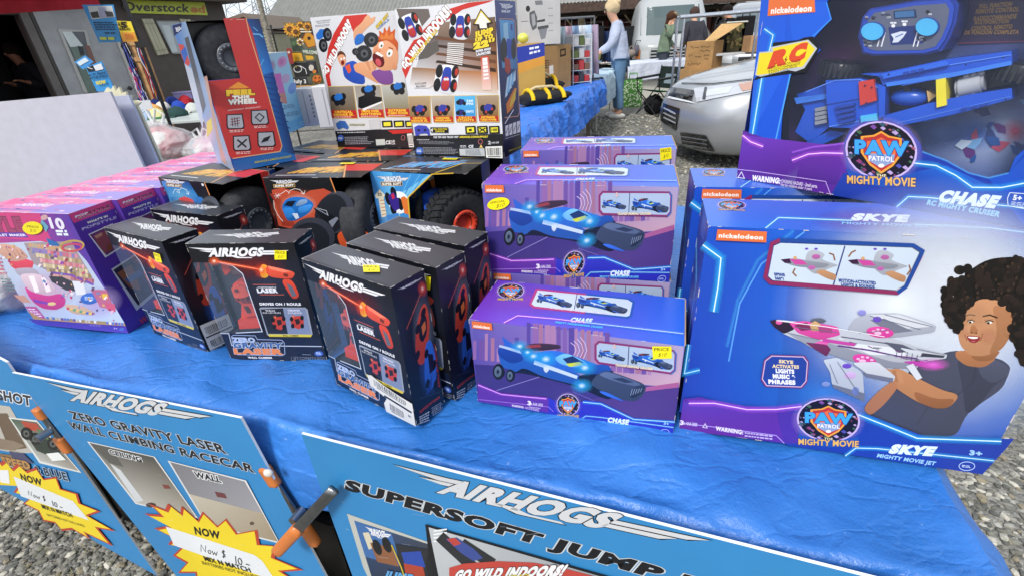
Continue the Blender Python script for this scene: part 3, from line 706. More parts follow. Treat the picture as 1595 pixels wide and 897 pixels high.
def f_(A):
    A.solid([(117,97),(133,87),(146,97),(130,109)],0,.004,'#3f8fd0');A.z=.006;A.poly([(121,98),(134,90),(140,95),(126,103)],'#d0dce4')
hang('toy_sign',[(117,97),(146,109)],2.62,'small tilted blue card with white strip above the larger blue card',f_,'blue signs at the back of the stall')
def f_(A):
    A.solid([(134,105),(159,96),(180,142),(152,143)],0,.004,'#3a94d4');A.z=.006;A.poly([(136,106),(146,102),(150,110),(139,112)],'#1c1e24');A.poly([(147,103),(159,99),(163,108),(151,111)],'#d8dce0');A.line([(138,105),(146,108)],1,'#e8e8ea');A.line([(140,113),(165,109)],1,'#1c2c4c')
    A.text('#1 RC BRAND',(142,119),(168,115),(141,115.5),'#1c2c4c',bold=.05);A.text('IN THE WORLD',(144,124),(171,120),(143,120.5),'#1c2c4c',bold=.05);A.text('NOW',(154,132),(168,130),(152,127),'#d8c83c',bold=.08)
hang('toy_sign',[(134,96),(180,143)],2.6,'blue card with black box and yellow word behind the white boards',f_,'blue signs at the back of the stall')
def wboard(name,q,y,label,col,th=.012,star_=False):
    P=[at(p,y=y)for p in q];zb=TH-.003;m=MB();b=Vector(((P[0].x+P[1].x)/2,y,zb))
    pts=[Vector((p.x-b.x,0,p.z-b.z))for p in P]
    m.prism(pts[::-1]if True else pts,Vector((0,-th,0)),C(col));return tag(m.build(name,'plastic',loc=b),label,'board','blank boards behind the pink boxes')
y_=2.05
def zfit(px,y):return[px]
def down(px,y):
    p=at(px,y=y);return Vector((p.x,y,TH))
def wpanel(tlq,trq,y,label,col,extra=(),th=.012,right_drop=None):
    a,b_=at(tlq,y=y),at(trq,y=y);m=MB();base=Vector(((a.x+b_.x)/2,y,TH-.004));zb=0
    P=[Vector((a.x-base.x,0,0)),Vector((b_.x-base.x+.02,0,0)),Vector((b_.x-base.x,0,b_.z-base.z))]+[Vector((at(q,y=y).x-base.x,0,at(q,y=y).z-base.z))for q in extra]+[Vector((a.x-base.x,0,a.z-base.z))]
    n=(P[1]-P[0]).cross(P[2]-P[0])
    m.prism(P,Vector((0,th,0)),C(col));return tag(m.build('blank_board','plastic',loc=base),label,'board','blank boards behind the pink boxes')
wpanel((-120,170),(171,143.6),1.98,'large blank greyish white board standing at left behind pink boxes','#c3c1ca')
wpanel((60,158),(200,149),2.04,'second blank white board showing behind the right edge of the first','#bcc2d4')
wpanel((100,160),(217,172),2.08,'cream starburst board peeking out behind the blank white boards','#ddd8ba',extra=[(213,166),(219,160),(212,157),(203,158),(205,149),(197,152),(196,143),(189,146),(185,136),(180,143),(176,134),(172,142),(166,137),(162,144)])
hz=.75;h0,h1=at((214,193),z=hz),at((335,185),z=hz);UX=Vector((h1.x-h0.x,h1.y-h0.y,0)).normalized();UY=Vector((-UX.y,UX.x,0))
hl=(h1-h0).length
ho=Vector((h0.x,h0.y,0))
folding_table(ho,UX,UY,-.5,hl+.35,.95,hz,'white folding table covered with caps near the shop door',[(-.75,-.4),(-.75,.4),(.75,-.4),(.75,.4)],top='#c9d2d0',legc='#7c8084')
hats=[((232,167),'#b83a40','red cap at the left of the cap pile'),((222,160),'#2f3f7c','navy cap behind the red cap at left'),((242,162),'#26356c','dark navy cap beside the paper tag'),((253,166),'#dcd8d0','white cap in the middle of the cap pile'),((267,158),'#2c3f8c','blue cap in the back row of caps'),((288,156),'#b02f38','bright red cap at the back right of the caps'),
        ((278,165),'#2f4fb0','royal blue cap right of the white cap'),((275,175),'#2f4a48','dark green striped cap with pink letters'),((300,169),'#c8ccc8','pale grey cap at the right end of the caps'),((240,171),'#e0a860','orange and cream cap left of centre'),((244,178),'#dcd8a0','pale yellow cap with green brim edge'),((226,180),'#a8bcd8','light blue folded cap at the front left')]
for i,(q,col,lb)in enumerate(hats):
    p=at(q,z=hz+.05);m=MB();r=.105 if i not in(7,)else .13;
    m.blob((0,0,.0),(r,r*.92,.12),C(col),sub=3,amp=.10,fr=3,seed=i,flat=.002)
    a=random.Random(i).uniform(-2.6,-.6)
    V=[];F=[]
    for k in range(9):
        t_=a-.75+1.5*k/8
        for rr,zz in((r*.9,.02),(r*1.6,.008),(r*1.6,.003)):V.append((rr*math.cos(t_),rr*math.sin(t_),zz))
    for k in range(8):F+=[(k*3,k*3+1,(k+1)*3+1,(k+1)*3),(k*3+1,k*3+2,(k+1)*3+2,(k+1)*3+1)]
    m.mesh(V,F,C(col if i!=10 else '#3f7a4c'),0,True)
    m.blob((0,0,.121),(.01,.01,.006),C(col),sub=1,amp=0)
    o=m.build('cap','cloth',loc=(p.x,p.y,hz),rot=0);tag(o,lb,'cap','caps piled on the white table')
m=MB();p=at((235,163),z=.9);m.box((-.08,-.006,0),(.08,.006,.11),C('#d4d6dc'));tag(m.build('paper_tag','printed_card',loc=(p.x,p.y-.12,hz+.10),rot=.2),'white paper tag standing among the caps','tag')
m=MB();p=at((284,150),z=hz+.06);m.box((-.16,-.1,0),(.16,.1,.11),C('#8c86b8'),bev=.01);m.box((-.17,-.11,.108),(.17,.11,.125),C('#9c96c4'),bev=.004);tag(m.build('plastic_box','plastic',loc=(p.x,p.y+.1,hz)),'small lilac box behind the caps','box')
yk=8.3
rk=empty('lanyard_rack',(at((225,150),y=yk).x,yk,0),0,'tan wooden rack hung with red, white and blue lanyards','rack');bx=rk.location.x
def RK(q):p=at(q,y=yk);return Vector((p.x-bx,0,p.z))
for a,b in(((200,66),(237,142)),((217,66),(252,150))):
    m=MB();P0,P1=RK(a),RK(b);xx=(P0.x+P1.x)/2;m.box((xx-.035,-.02,0),(xx+.035,.02,P0.z),C('#b08a60'));m.build('post','wood',rk)
for q in((212,93),(206,68)):
    m=MB();p=RK(q);m.box((RK((200,66)).x-.0,-.035,p.z-.03),(RK((252,150)).x+.02,-.021,p.z+.03),C('#b08a60'));m.build('crossbar','wood',rk)
rnd=random.Random(5);m=MB()
for(xa,ya,xb,yb,n_,cols)in((196,66,222,120,16,['#2c3c80','#d8d8e0','#1c1c24','#4a5aa8']),(208,100,228,145,12,['#b8404c','#4a5ab8','#c85a90','#d0d0e0']),(219,68,250,148,16,['#b03a3c','#d8d8dc','#1c1c22','#3a4a90','#c8902c'])):
    for k in range(n_):
        f=rnd.random();p=RK((xa+rnd.uniform(-3,4),ya+rnd.uniform(0,6)));l=rnd.uniform(.35,.75)*(yb-ya)/50;pts=[]
        for j in range(7):pts.append((p.x+rnd.uniform(-.012,.012)+.02*math.sin(j+k),-.045-rnd.random()*.02,p.z-l*j/6))
        m.tube(pts,.009,C(rnd.choice(cols)),n=4)
m.build('lanyards','cloth',rk)
def bag(q,z,r,label,cols,seed,y=None,group=None,extra=(),name='plastic_bag'):
    p=at(q,z=z)if y is None else at(q,y=y);b=empty(name,(p.x,p.y,z),0,label,'bag',group)
    m=MB();rnd=random.Random(seed)
    for k in range(7):
        m.blob((rnd.uniform(-.5,.5)*r[0],rnd.uniform(-.4,.4)*r[1],r[2]*rnd.uniform(.35,.7)),(r[0]*rnd.uniform(.35,.55),r[1]*rnd.uniform(.4,.6),r[2]*rnd.uniform(.3,.45)),C(rnd.choice(cols)),sub=3,amp=.35,fr=2.5,seed=seed+k,flat=.004)
    m.build('contents','cloth',b)
    m=MB();bm=bmesh.new();bmesh.ops.create_icosphere(bm,subdivisions=5,radius=1)
    for v in bm.verts:
        n=ridge(v.co*1.8+Vector((seed,0,0)),4);k=1+.10*n
        tp=max(0,v.co.z-.45);v.co=Vector((v.co.x*r[0]*k*(1-tp*.8),v.co.y*r[1]*k*(1-tp*.8),max(.002,r[2]*.48+v.co.z*r[2]*.52*k+tp*r[2]*.25)))
    m.bm(bm,C('#e6e8ea',.42),0,None,True)
    for s_ in(-1,1):m.tube([(s_*r[0]*.25,0,r[2]*1.05),(s_*r[0]*.4,.01,r[2]*1.35),(s_*r[0]*.15,.02,r[2]*1.5),(0,.0,r[2]*1.1)],[.012,.008,.008,.01],C('#e8eaec',.6),n=5)
    m.build('bag_skin','plastic_bag',b);return b
bag((262,252),TH,(.20,.16,.22),'clear plastic bag of pink and white clothes behind the pink boxes',['#d88a90','#e4d4d0','#ece8e4','#c8606c'],3,group='clear bags of clothes')
bag((325,248),TH,(.13,.12,.13),'smaller clear bag of pink and blue clothes beside the upright red carton',['#e0b8c4','#8ab0c8','#ece8e8'],9,group='clear bags of clothes')
bag((228,252),TH,(.10,.10,.17),'small white carrier bag right beside the blank boards',['#dcdcd8','#c8ccd0'],15,group='clear bags of clothes')
bag((6,455),TH,(.15,.12,.17),'crumpled pale blue and grey striped bag at the left edge of the table',['#aab8c8','#c8ccd0','#8a98a0'],21,y=1.32)
def frames(w,d,h):
    return{'front':((0,0,0),(1,0,0),(0,0,1),w,h),'right':((w,0,0),(0,1,0),(0,0,1),d,h),'left':((0,d,0),(0,-1,0),(0,0,1),d,h),
            'top':((0,0,h),(1,0,0),(0,1,0),w,d),'back':((w,d,0),(-1,0,0),(0,0,1),w,h),'bottom':((0,d,0),(1,0,0),(0,-1,0),w,d)}
def panel(mb,fr,col):
    O,U,V,W,H=fr;O,U,V=Vector(O),Vector(U),Vector(V)
    mb.face([O,O+U*W,O+U*W+V*H,O+V*H],C(col)if isinstance(col,str)else col)
UNIT=[(0,0),(1,0),(1,1),(0,1)]
def art(mb,fr,quad,**k):return Art(mb,*fr,quad,**k)
def wear(mb,w,d,h,col='#cfcac0',t=.0009,seed=0,amt=.5):
    """scuffed board showing along the edges of a carton"""
    rnd=random.Random(seed);P=[(0,0,0),(w,0,0),(w,d,0),(0,d,0),(0,0,h),(w,0,h),(w,d,h),(0,d,h)]
    for a,b in((4,5),(5,6),(6,7),(7,4),(0,4),(1,5),(3,7),(2,6),(0,1),(1,2)):
        A_,B_=Vector(P[a]),Vector(P[b]);Ln=(B_-A_).length;x=0
        while x<Ln:
            l=rnd.uniform(.003,.02)
            if rnd.random()<amt or x==0:
                p,q=A_.lerp(B_,x/Ln),A_.lerp(B_,min(1,(x+l)/Ln));r_=t*rnd.uniform(.25,.9)
                mb.tube([p,q],r_,C(col),n=4,caps=False)
            x+=l*rnd.uniform(1,5)
def sticker(parent,fr,quad,c,w,h,lines,round_=False,z=.0032):
    mb=MB();A=art(mb,fr,quad,start=z)
    pts=[(c[0]+w/2*math.cos(t),c[1]+h/2*math.sin(t))for t in[2*PI*k/20 for k in range(20)]]if round_ else [(c[0]-w/2,c[1]-h/2),(c[0]+w/2*.96,c[1]-h/2*.92),(c[0]+w/2,c[1]+h/2*.96),(c[0]-w/2*.94,c[1]+h/2)]
    A.poly(pts,'#f6e51c')
    for i,(tx,x0,x1,yb,hh)in enumerate(lines):
        A.text(tx,(c[0]+w*x0,c[1]+h*yb),(c[0]+w*x1,c[1]+h*(yb-(.04 if i else 0))),(c[0]+w*(x0+(.02 if i else 0)),c[1]+h*(yb-hh)),'#1c1c12',bold=.01 if i==0 else-.01,shear=.0 if i==0 else .25)
    return mb.build('price_sticker','printed_card',parent)
PRICE10=[('PRICE',-.40,.36,-.12,.26),('$10',-.22,.2,.34,.3)]
def xy(pts,s,ox,oy,rot=0):
    c,n=math.cos(rot),math.sin(rot)
    return[(ox+s*(x*c-y*n),oy+s*(x*n+y*c))for x,y in pts]
def badge(A,cx,cy,rx,ry,sub=True,k=0.0):
    f=lambda x,y:(cx+x*rx,cy+y*ry+k*x*rx)
    P=lambda pts:[f(*p)for p in pts]
    circ=lambda r,n=26:[f(r*math.cos(2*PI*i/n),r*math.sin(2*PI*i/n))for i in range(n)]
    A.radial((cx,cy),rx*1.25,ry*1.25,'#e8c8ff',.9)
    A.poly(circ(1.04),'#c9b4ea');A.poly(circ(.98),'#14101f')
    rnd=random.Random(5)
    for i in range(46):
        t=rnd.uniform(0,2*PI);r_=rnd.uniform(.72,.95);a=.035+rnd.random()*.07;x,y=r_*math.cos(t),r_*math.sin(t)
        A.poly(P([(x-a,y),(x,y-a*.8),(x+a,y+a*.2),(x+a*.2,y+a)]),rnd.choice(['#3f6b4c','#7a4a9c','#a0576c','#4f4fa8','#b9a0cf','#2f5566','#8b3f6e','#5a5a70']),adv=False)
    A.nxt()
    shield=[(-.52,-.42),(-.2,-.48),(0,-.62),(.2,-.48),(.52,-.42),(.52,.1),(.3,.48),(0,.74),(-.3,.48),(-.52,.1)]
    A.poly(P([(x*1.14,y*1.12)for x,y in shield]),'#f0a03a');A.poly(P(shield),'#b8332c')
    A.poly(P([(x*.8,y*.8+.03)for x,y in shield]),'#e46a36')
    A.poly(P([(-.4,.12),(.4,.12),(.34,.4),(0,.62),(-.34,.4)]),'#8c9fc4')
    A.text('PAW',f(-.74,.14),f(.74,.14),f(-.74,-.34),'#3fa2ea',bold=.05,out='#123a80',ow=.03)
    A.text('PATROL',f(-.36,.38),f(.36,.38),f(-.36,.2),'#f2f2ff',bold=.03,out='#1b3f8a',ow=.03)
    A.ell(f(0,.54),rx*.09,ry*.07,'#f4ece4')
    if sub:
        A.poly(P([(-1.02,.74),(-.5,.9),(0,.96),(.5,.9),(1.02,.74),(.9,1.08),(.4,1.24),(0,1.3),(-.4,1.24),(-.9,1.08)]),'#1f4fa8')
        A.text('THE',f(-.14,.94),f(.14,.94),f(-.14,.84),'#f3e7b8',bold=.02)
        A.text('MIGHTY MOVIE',f(-.98,1.22),f(.98,1.22),f(-.98,.94),'#e7b45e',bold=.03,out='#4a2340',ow=.03)
def tagbox(A,q,tb,tx='nickelodeon'):
    A.poly(q,'#e2713c');A.text(tx,*tb,'#f6ece6',bold=.045)
def bluecar(A,f,S=1.0,glow=True):
    A.soft=.18;bluecar_(A,f,S,glow);A.soft=0
def bluecar_(A,f,S=1.0,glow=True):
    """f maps car coordinates (0..780 x 0..360) to drawing coordinates"""
    P=lambda pts:[f(*p)for p in pts];U=abs(f(100,0)[0]-f(0,0)[0])/100
    A.poly(P([(0,170),(20,150),(45,160),(60,190),(50,215),(15,200)]),'#131f3c')
    A.poly(P([(60,200),(140,190),(420,265),(560,330),(600,320),(480,240),(250,170),(90,150)]),'#0d1630')
    A.poly(P([(20,95),(60,80),(150,80),(260,110),(330,150),(420,200),(470,230),(440,262),(250,215),(150,165),(110,190),(80,175),(40,165)]),'#2256ad')
    A.poly(P([(20,105),(20,60),(130,95),(155,130),(90,150)]),'#1a3f97')
    A.poly(P([(55,65),(40,10),(90,45),(130,75)]),'#2b5ec4')
    A.poly(P([(25,62),(30,52),(130,80),(140,98)]),'#a9bfe0')
    A.poly(P([(130,60),(215,45),(330,55),(340,75),(240,85),(140,85)]),'#3a2a44');A.poly(P([(150,58),(230,52),(240,66),(160,72)]),'#8d3a4c')
    A.poly(P([(190,95),(300,80),(400,110),(540,165),(590,185),(560,205),(430,200),(330,180),(220,150)]),'#2a66cc')
    A.poly(P([(300,120),(360,95),(440,130),(480,160),(400,170),(330,150)]),'#6fb3e8');A.poly(P([(345,125),(395,112),(450,145),(380,160)]),'#17356e')
    A.poly(P([(360,150),(430,142),(450,158),(380,165)]),'#c8cf3c')
    A.poly(P([(205,130),(420,210),(415,225),(200,150)]),'#bfd0ea')
    A.poly(P([(430,205),(590,182),(600,200),(470,260),(420,230)]),'#101a36')
    A.poly(P([(250,155),(280,158),(275,185),(262,195),(250,180)]),'#cbd6ea')
    A.poly(P([(390,175),(560,150),(595,185),(540,205),(440,200)]),'#1c4ea6')
    A.poly(P([(480,250),(520,200),(560,185),(610,200),(745,250),(760,275),(735,320),(700,340),(640,330),(540,290)]),'#34415f')
    A.poly(P([(520,205),(560,190),(610,205),(740,255),(700,265),(590,235)]),'#55668c');A.poly(P([(590,225),(640,222),(700,245),(655,248)]),'#2a3656')
    A.poly(P([(700,268),(756,262),(740,300),(690,325),(670,310)]),'#202a44')
    for k in range(5):A.line(P([(690+k*12,278-k*1),(680+k*12,310-k*4)]),2.5*U,'#8fa0bf')
    A.poly(P([(520,285),(560,290),(640,330),(650,340),(560,310)]),'#2f63cf')
    for(x,y,r_)in((25,185,36),(85,205,28)):
        A.ell(f(x,y),r_*U*.8,r_*U*1.1,'#11151f');A.ell(f(x-3,y),r_*U*.5,r_*U*.75,'#54657c');A.ell(f(x-3,y),r_*U*.2,r_*U*.3,'#1d2638')
    if glow:
        for x,y,r_ in((130,60,36),(200,110,40),(262,125,46),(455,170,44),(440,258,40),(170,90,26)):
            A.radial(f(x,y),r_*U*1.5,r_*U,'#35b8ff',.85);A.radial(f(x,y),r_*U*.5,r_*U*.35,'#d8f6ff',.9)
        for k in range(4):
            A.line(P([(385+k*16,45-k*9),(405+k*17,60-k*4),(412+k*18,85),(400+k*16,108+k*6)]),3*U,'#dcc8e8')
def c_front(A):
    A.full(['#6a60b0','#8f84c0','#33348c','#332c96'])
    A.grad([(60,290),(640,345),(640,560),(70,520)],['#6058b0','#8c74b8','#9a70a8','#54489c'])
    A.grad([(560,345),(1110,425),(1085,625),(560,580)],['#8078bc','#a89cc4','#c4a0b0','#a07498'])
    rnd=random.Random(3)
    for i in range(30):
        x=60+i*30;w_=rnd.uniform(14,30);y1=300+.14*x+rnd.uniform(30,110)if i<9 or i>22 else 250+.14*x;yb=470+.1*x
        A.poly([(x,y1),(x+w_,y1),(x+w_,yb),(x,yb)],rnd.choice(['#56459a','#7a5aa6','#8a62a4','#a47aa8','#6d4f9c','#9f6f92']),adv=False)
    A.nxt()
    A.poly([(70,500),(400,520),(700,600),(1085,625),(1070,740),(85,640)],'#3a2f78')
    A.poly([(640,680),(1085,610),(1060,790),(500,760)],'#4a357c');A.poly([(780,640),(1085,600),(1080,625),(850,650)],'#a0588c')
    A.line([(180,630),(480,540)],3,'#8d86c8');A.line([(800,745),(560,640)],2.5,'#6f66b8')
    bluecar(A,lambda x,y:(165+x,352+y))
    band=[(88,590),(200,640),(330,655),(440,665),(540,720),(620,680),(700,690),(860,770),(1062,785),(1050,858),(88,682)]
    A.poly(band,'#2b2fb4');A.poly([(88,590),(200,640),(330,655),(440,665),(440,740),(88,682)],'#5b2d9c')
    A.glow([(88,600),(205,648),(330,662),(430,672)],16,'#d45bff','#f6d8ff',2.5);A.glow([(610,690),(700,700),(860,777),(1062,792)],18,'#38b4ff','#dff6ff',2.5)
    A.glow([(600,775),(625,758),(700,766),(1055,818)],12,'#38b4ff','#cfeeff',2)
    A.line([(95,672),(250,690),(440,712),(465,735)],2,'#b58be8')
    badge(A,537,702,54,52,k=.05)
    A.text('CHASE',(733,788),(832,802),(733,764),'#dceaff',bold=.06,shear=.25);A.text('MIGHTY TRANSFORMING CRUISER',(676,788),(885,818),(676,779),'#6cc4f4',bold=.03,shear=.2)
    A.text('WARNING:',(258,707),(318,717),(258,697),'#e8e0f6',bold=.04);A.fine([(325,708),(405,724),(405,738),(325,720)],2,'#c8b8e8',seed=4)
    A.text('3',(338,700),(352,702),(338,680),'#f0eafc',bold=.05);A.text('x AAA LR03',(354,700),(412,709),(354,686),'#d8ccf2',bold=.03);A.fine([(345,706),(412,716),(412,724),(345,714)],1,'#c8b8e8')
    A.text('3+',(1008,802),(1032,806),(1008,790),'#9ecbff',bold=.04);A.ring((1012,840),22,14,2,'#b9d4ff');A.fine([(998,834),(1026,838),(1026,846),(998,842)],2,'#b9d4ff',n=3)
    oc=[(672,408),(690,392),(1060,442),(1072,460),(1066,540),(1046,556),(690,500),(672,480)]
    A.poly([(x+(-3 if x<870 else 3),y)for x,y in oc],'#8f3a72');A.poly([(680,412),(694,400),(1056,448),(1064,462),(1059,535),(1042,548),(694,493),(680,476)],'#a9bcd8')
    A.line(oc,5,'#7b2d6b',True);A.line([oc[2],oc[3],oc[4],oc[5]],6,'#1f64b8');A.line([(840,418),(834,512)],4,'#2a2552')
    bluecar(A,lambda x,y:(688+x*.175,428+y*.185),glow=False);bluecar(A,lambda x,y:(850+x*.27,440+y*.28),glow=False)
    A.text('TRANSFORMING CRUISER',(772,512),(955,534),(773,501),'#efe3c8',bold=.05,out='#5b2a55',ow=.02)
    A.poly([(765,405),(773,406),(773,418),(780,419),(768,430),(757,416),(764,417)],'#d8b8b8')
    tagbox(A,[(55,280),(155,293),(160,328),(58,315)],((66,310),(146,321),(65,297)))
def c_top(A):
    A.full(['#6432b4','#1f62dc','#2a68e0','#7840c4'])
    A.radial((330,180),260,90,'#a552c8',.5)
    badge(A,232,135,62,38)
    A.poly([(352,122),(815,172),(848,190),(835,268),(815,278),(345,222),(322,205)],'#b23a7c');A.poly([(600,148),(815,172),(848,190),(835,268),(815,278),(600,252)],'#2458b4')
    A.poly([(362,132),(810,180),(835,196),(824,262),(808,268),(350,212),(335,200)],'#c8d6e8');A.line([(556,150),(545,235)],4,'#3d3a6c')
    bluecar(A,lambda x,y:(360+x*.23,140+y*.24),glow=False);bluecar(A,lambda x,y:(555+x*.34,155+y*.29),glow=False)
    A.text('CHASE ACTIVATED VEHICLE TRANSFORMATION',(425,226),(720,260),(426,216),'#ece0f4',bold=.03)
    A.text('CHASE',(528,294),(630,302),(534,272),'#cfe6ff',bold=.07,shear=.2);A.text('MIGHTY TRANSFORMING CRUISER',(455,300),(690,330),(457,291),'#58c8ff',bold=.04,shear=.2)
    A.glow([(205,298),(270,262),(440,278),(700,310),(1000,348),(1105,362)],14,'#e070ff','#ffe6ff',2.5);A.glow([(600,298),(1105,362)],18,'#30b0ff','#dff6ff',2.5)
CQ=[(38,275),(1115,425),(1050,858),(88,680)];CT=[(165,80),(1105,175),(1115,425),(38,275)]
def make_cruiser_box(label,group):
    w,d,h=.373,.158,.192;F=frames(w,d,h)
    t=empty('toy_box',(0,0,0),0,label,'toy box',group);mb=MB()
    for k,c in(('back','#35318a'),('left','#4a2f92'),('right','#2a4aa8'),('bottom','#35318a')):panel(mb,F[k],c)
    A=art(mb,F['right'],UNIT);A.glow([(0,.25),(1,.2)],.05,'#38b4ff','#cfeeff',.01)
    c_front(art(mb,F['front'],CQ));c_top(art(mb,F['top'],CT));wear(mb,w,d,h,seed=2)
    mb.build('carton','printed_card',t)
    mb=MB();mb.box((w-.0005,.004,h-.001),(w+.0015,d-.004,h+.0012),C('#b59a78'));mb.build('lid_tuck','cardboard',t)
    return t
ZQ=[(435,258),(990,255),(1165,835),(680,832)]
def z_front(A):
    win=[(475,352),(610,352),(680,368),(732,408),(835,692),(700,700),(625,705)]
    outline=[(435,258),(990,255),(1165,835),(680,832),(625,705),(700,700),(835,692),(732,408),(680,368),(610,352),(475,352)]
    A.poly(outline,'#14151c')
    A.poly([(625,706),(700,701),(840,694),(848,722),(1120,722),(1165,835),(680,832)],'#151d33')
    A.radial((860,450),260,190,'#38405c',.55);A.radial((780,370),190,80,'#8a2a22',.5)
    A.line(win[1:5]+[(700,700)],4,'#cfd6e6')
    A.line([(620,703),(664,703),(680,762),(1135,762)],4,'#b8c2d6')
    logo(A,(470,322),(975,318),(452,282),'#e9e9ee',None)
    A.glow([(585,345),(830,388)],22,'#ff5a30','#ffc0a0',2.5,.8);A.radial((585,345),34,26,'#ff6a3a',.95);A.radial((585,345),12,9,'#fff0d0',1)
    A.soft=.2
    gun=[(828,372),(838,362),(985,395),(1000,410),(985,430),(940,438),(925,470),(1020,505),(1010,530),(985,528),(930,440),(850,428)]
    A.poly([(818,385),(832,360),(860,368),(866,420),(848,430),(826,425)],'#e7b23a')
    A.poly([(845,364),(985,395),(1000,408),(982,436),(860,424)],'#d9503c');A.poly([(925,435),(985,435),(1022,510),(1012,528),(985,530)],'#c8412f')
    A.poly([(860,368),(980,396),(940,402),(870,385)],'#ee8066');A.poly([(955,452),(985,470),(1008,515),(985,520)],'#5b6272');A.poly([(940,405),(965,410),(962,425),(942,420)],'#6c2c28')
    A.soft=0;A.radial((830,392),42,42,'#ff5030',.7);A.radial((828,388),14,14,'#ffe0b0',.9)
    A.text('CHASES/POURSUIT LE',(812,478),(905,478),(810,471),'#cfd0d8',bold=.03);A.text('LASER',(812,500),(910,500),(806,480),'#dfe0ea',bold=.07,shear=0)
    A.line([(785,461),(905,461)],1.6,'#ff7a5a');A.line([(822,510),(945,510)],1.6,'#ff7a5a')
    A.text('DRIVES ON / ROULE',(824,562),(1030,562),(820,550),'#dde0ec',bold=.06,shear=0)
    ins=[(820,578),(828,572),(1052,572),(1064,582),(1090,702),(1080,716),(872,716),(860,706)]
    A.poly(ins,'#8e96a8');A.poly([(826,582),(940,576),(966,702),(866,702)],'#20242f');A.poly([(940,578),(1052,578),(1082,702),(966,702)],'#7884a4')
    A.poly([(866,704),(1086,704),(1082,716),(872,716)],'#cdbb3a');A.text('WALL CLIMBER',(940,714),(1020,714),(939,706),'#332f10',bold=.03)
    A.text('WALLS',(852,592),(900,592),(850,584),'#e0e0ea');A.text('CEILINGS',(965,590),(1025,590),(963,582),'#eef');A.text('SUR LES MURS',(838,602),(930,602),(836,595),'#d0d0dc',bold=.01);A.text('AU PLAFOND',(965,602),(1035,602),(963,595),'#e6e6f4',bold=.01)
    for(x,y)in((920,645),(1012,640)):
        A.poly(xy([(-34,4),(-20,-24),(14,-28),(32,-10),(34,20),(10,38),(-18,30)],1,x,y),'#b53c30');A.poly(xy([(-12,-10),(10,-14),(16,8),(-4,18)],1,x,y),'#2a2022')
        for sx,sy in((-28,-12),(-22,22),(24,-18),(26,22)):A.ell((x+sx,y+sy),9,12,'#16161a')
        A.radial((x-20,y-25),10,10,'#ff8060',.9)
    fr=[(680,716),(690,710),(800,712),(812,730),(935,732),(948,745),(952,800),(938,808),(712,806),(694,792)]
    A.line(fr,3,'#9fb0d8',True)
    A.text('ZERO',(690,744),(800,744),(682,722),'#9fb4dc',bold=.05,out='#e8eefc',ow=.02);A.text('GRAVITY',(695,772),(935,772),(690,746),'#3a5c94',bold=.06,out='#e8eefc',ow=.03)
    A.text('LASER',(700,802),(935,802),(694,776),'#e08048',bold=.07,out='#b8c4dc',ow=.02);A.text('WALL CLIMBER',(766,824),(888,824),(764,815),'#e6e6ee',bold=.05)
    A.ell((1122,796),22,13,'#3d63b8');A.fine([(1108,788),(1136,790),(1138,802),(1110,800)],2,'#dfe8ff',n=3)
    A.text('1 SET/COFFRET/JUEGO',(985,828),(1152,828),(984,812),'#8c93a6',bold=-.01);A.fine([(1040,798),(1090,800),(1091,806),(1041,804)],1,'#8c93a6')
def z_top(A):
    A.full(['#474a52','#33353c','#3c3e46','#55575e']);A.line([(60,190),(395,300)],3,'#24252c')
    A.line([(43,192),(185,127)],2,'#8a8a90')
    logo(A,(200,205),(432,243),(168,168),'#d8d8dc',None)
def z_right(A):
    A.full(['#16171d','#191a20','#141b30','#10141f'])
    logo(A,(432,325),(545,268),(430,318),'#d9d9de',None)
    A.glow([(470,470),(543,310)],10,'#b83a30','#d87a68',1.5,.5);A.radial((543,308),24,34,'#ff5a48',.9);A.radial((543,308),8,12,'#ffd8c8',1)
    A.soft=.2;A.radial((545,470),52,150,'#c8d4ec',.35);A.radial((565,620),48,120,'#4a7ae0',.5)
    A.poly([(520,430),(535,380),(552,360),(566,390),(572,440),(566,520),(548,600),(522,610),(508,560),(510,480)],'#c9442f')
    A.poly([(528,440),(545,395),(560,420),(560,480),(540,520),(524,500)],'#1a1a22');A.poly([(536,455),(552,430),(556,460),(542,490)],'#d8703a')
    for x,y in((520,465),(545,400),(517,570),(560,545)):A.ell((x,y),9,22,'#15161c',.3)
    A.poly([(552,520),(575,500),(595,560),(600,650),(580,700),(556,715),(545,650)],'#2f66c8');A.poly([(562,560),(584,560),(590,620),(570,640)],'#10182c')
    for x,y in((556,560),(590,600),(560,680),(594,680)):A.ell((x,y),8,20,'#101218',.2)
    A.poly([(575,700),(560,720),(552,725),(580,640)],'#243e88')
    A.text('CHASES THE LASER',(596,520),(614,690),(588,520),'#b83a34',bold=.02)
    A.soft=0;A.text('RAPIDE',(525,805),(562,772),(522,795),'#c23c34',bold=.03);A.text('INTENSE',(566,768),(612,732),(564,759),'#c23c34',bold=.03)
    A.line([(525,745),(628,700)],1.2,'#4a5676');A.fine([(520,818),(565,788),(570,830),(524,850)],4,'#c8ccd8',n=5,seed=2);A.fine([(575,775),(622,742),(626,780),(580,810)],5,'#9aa2b6',n=5,seed=9)
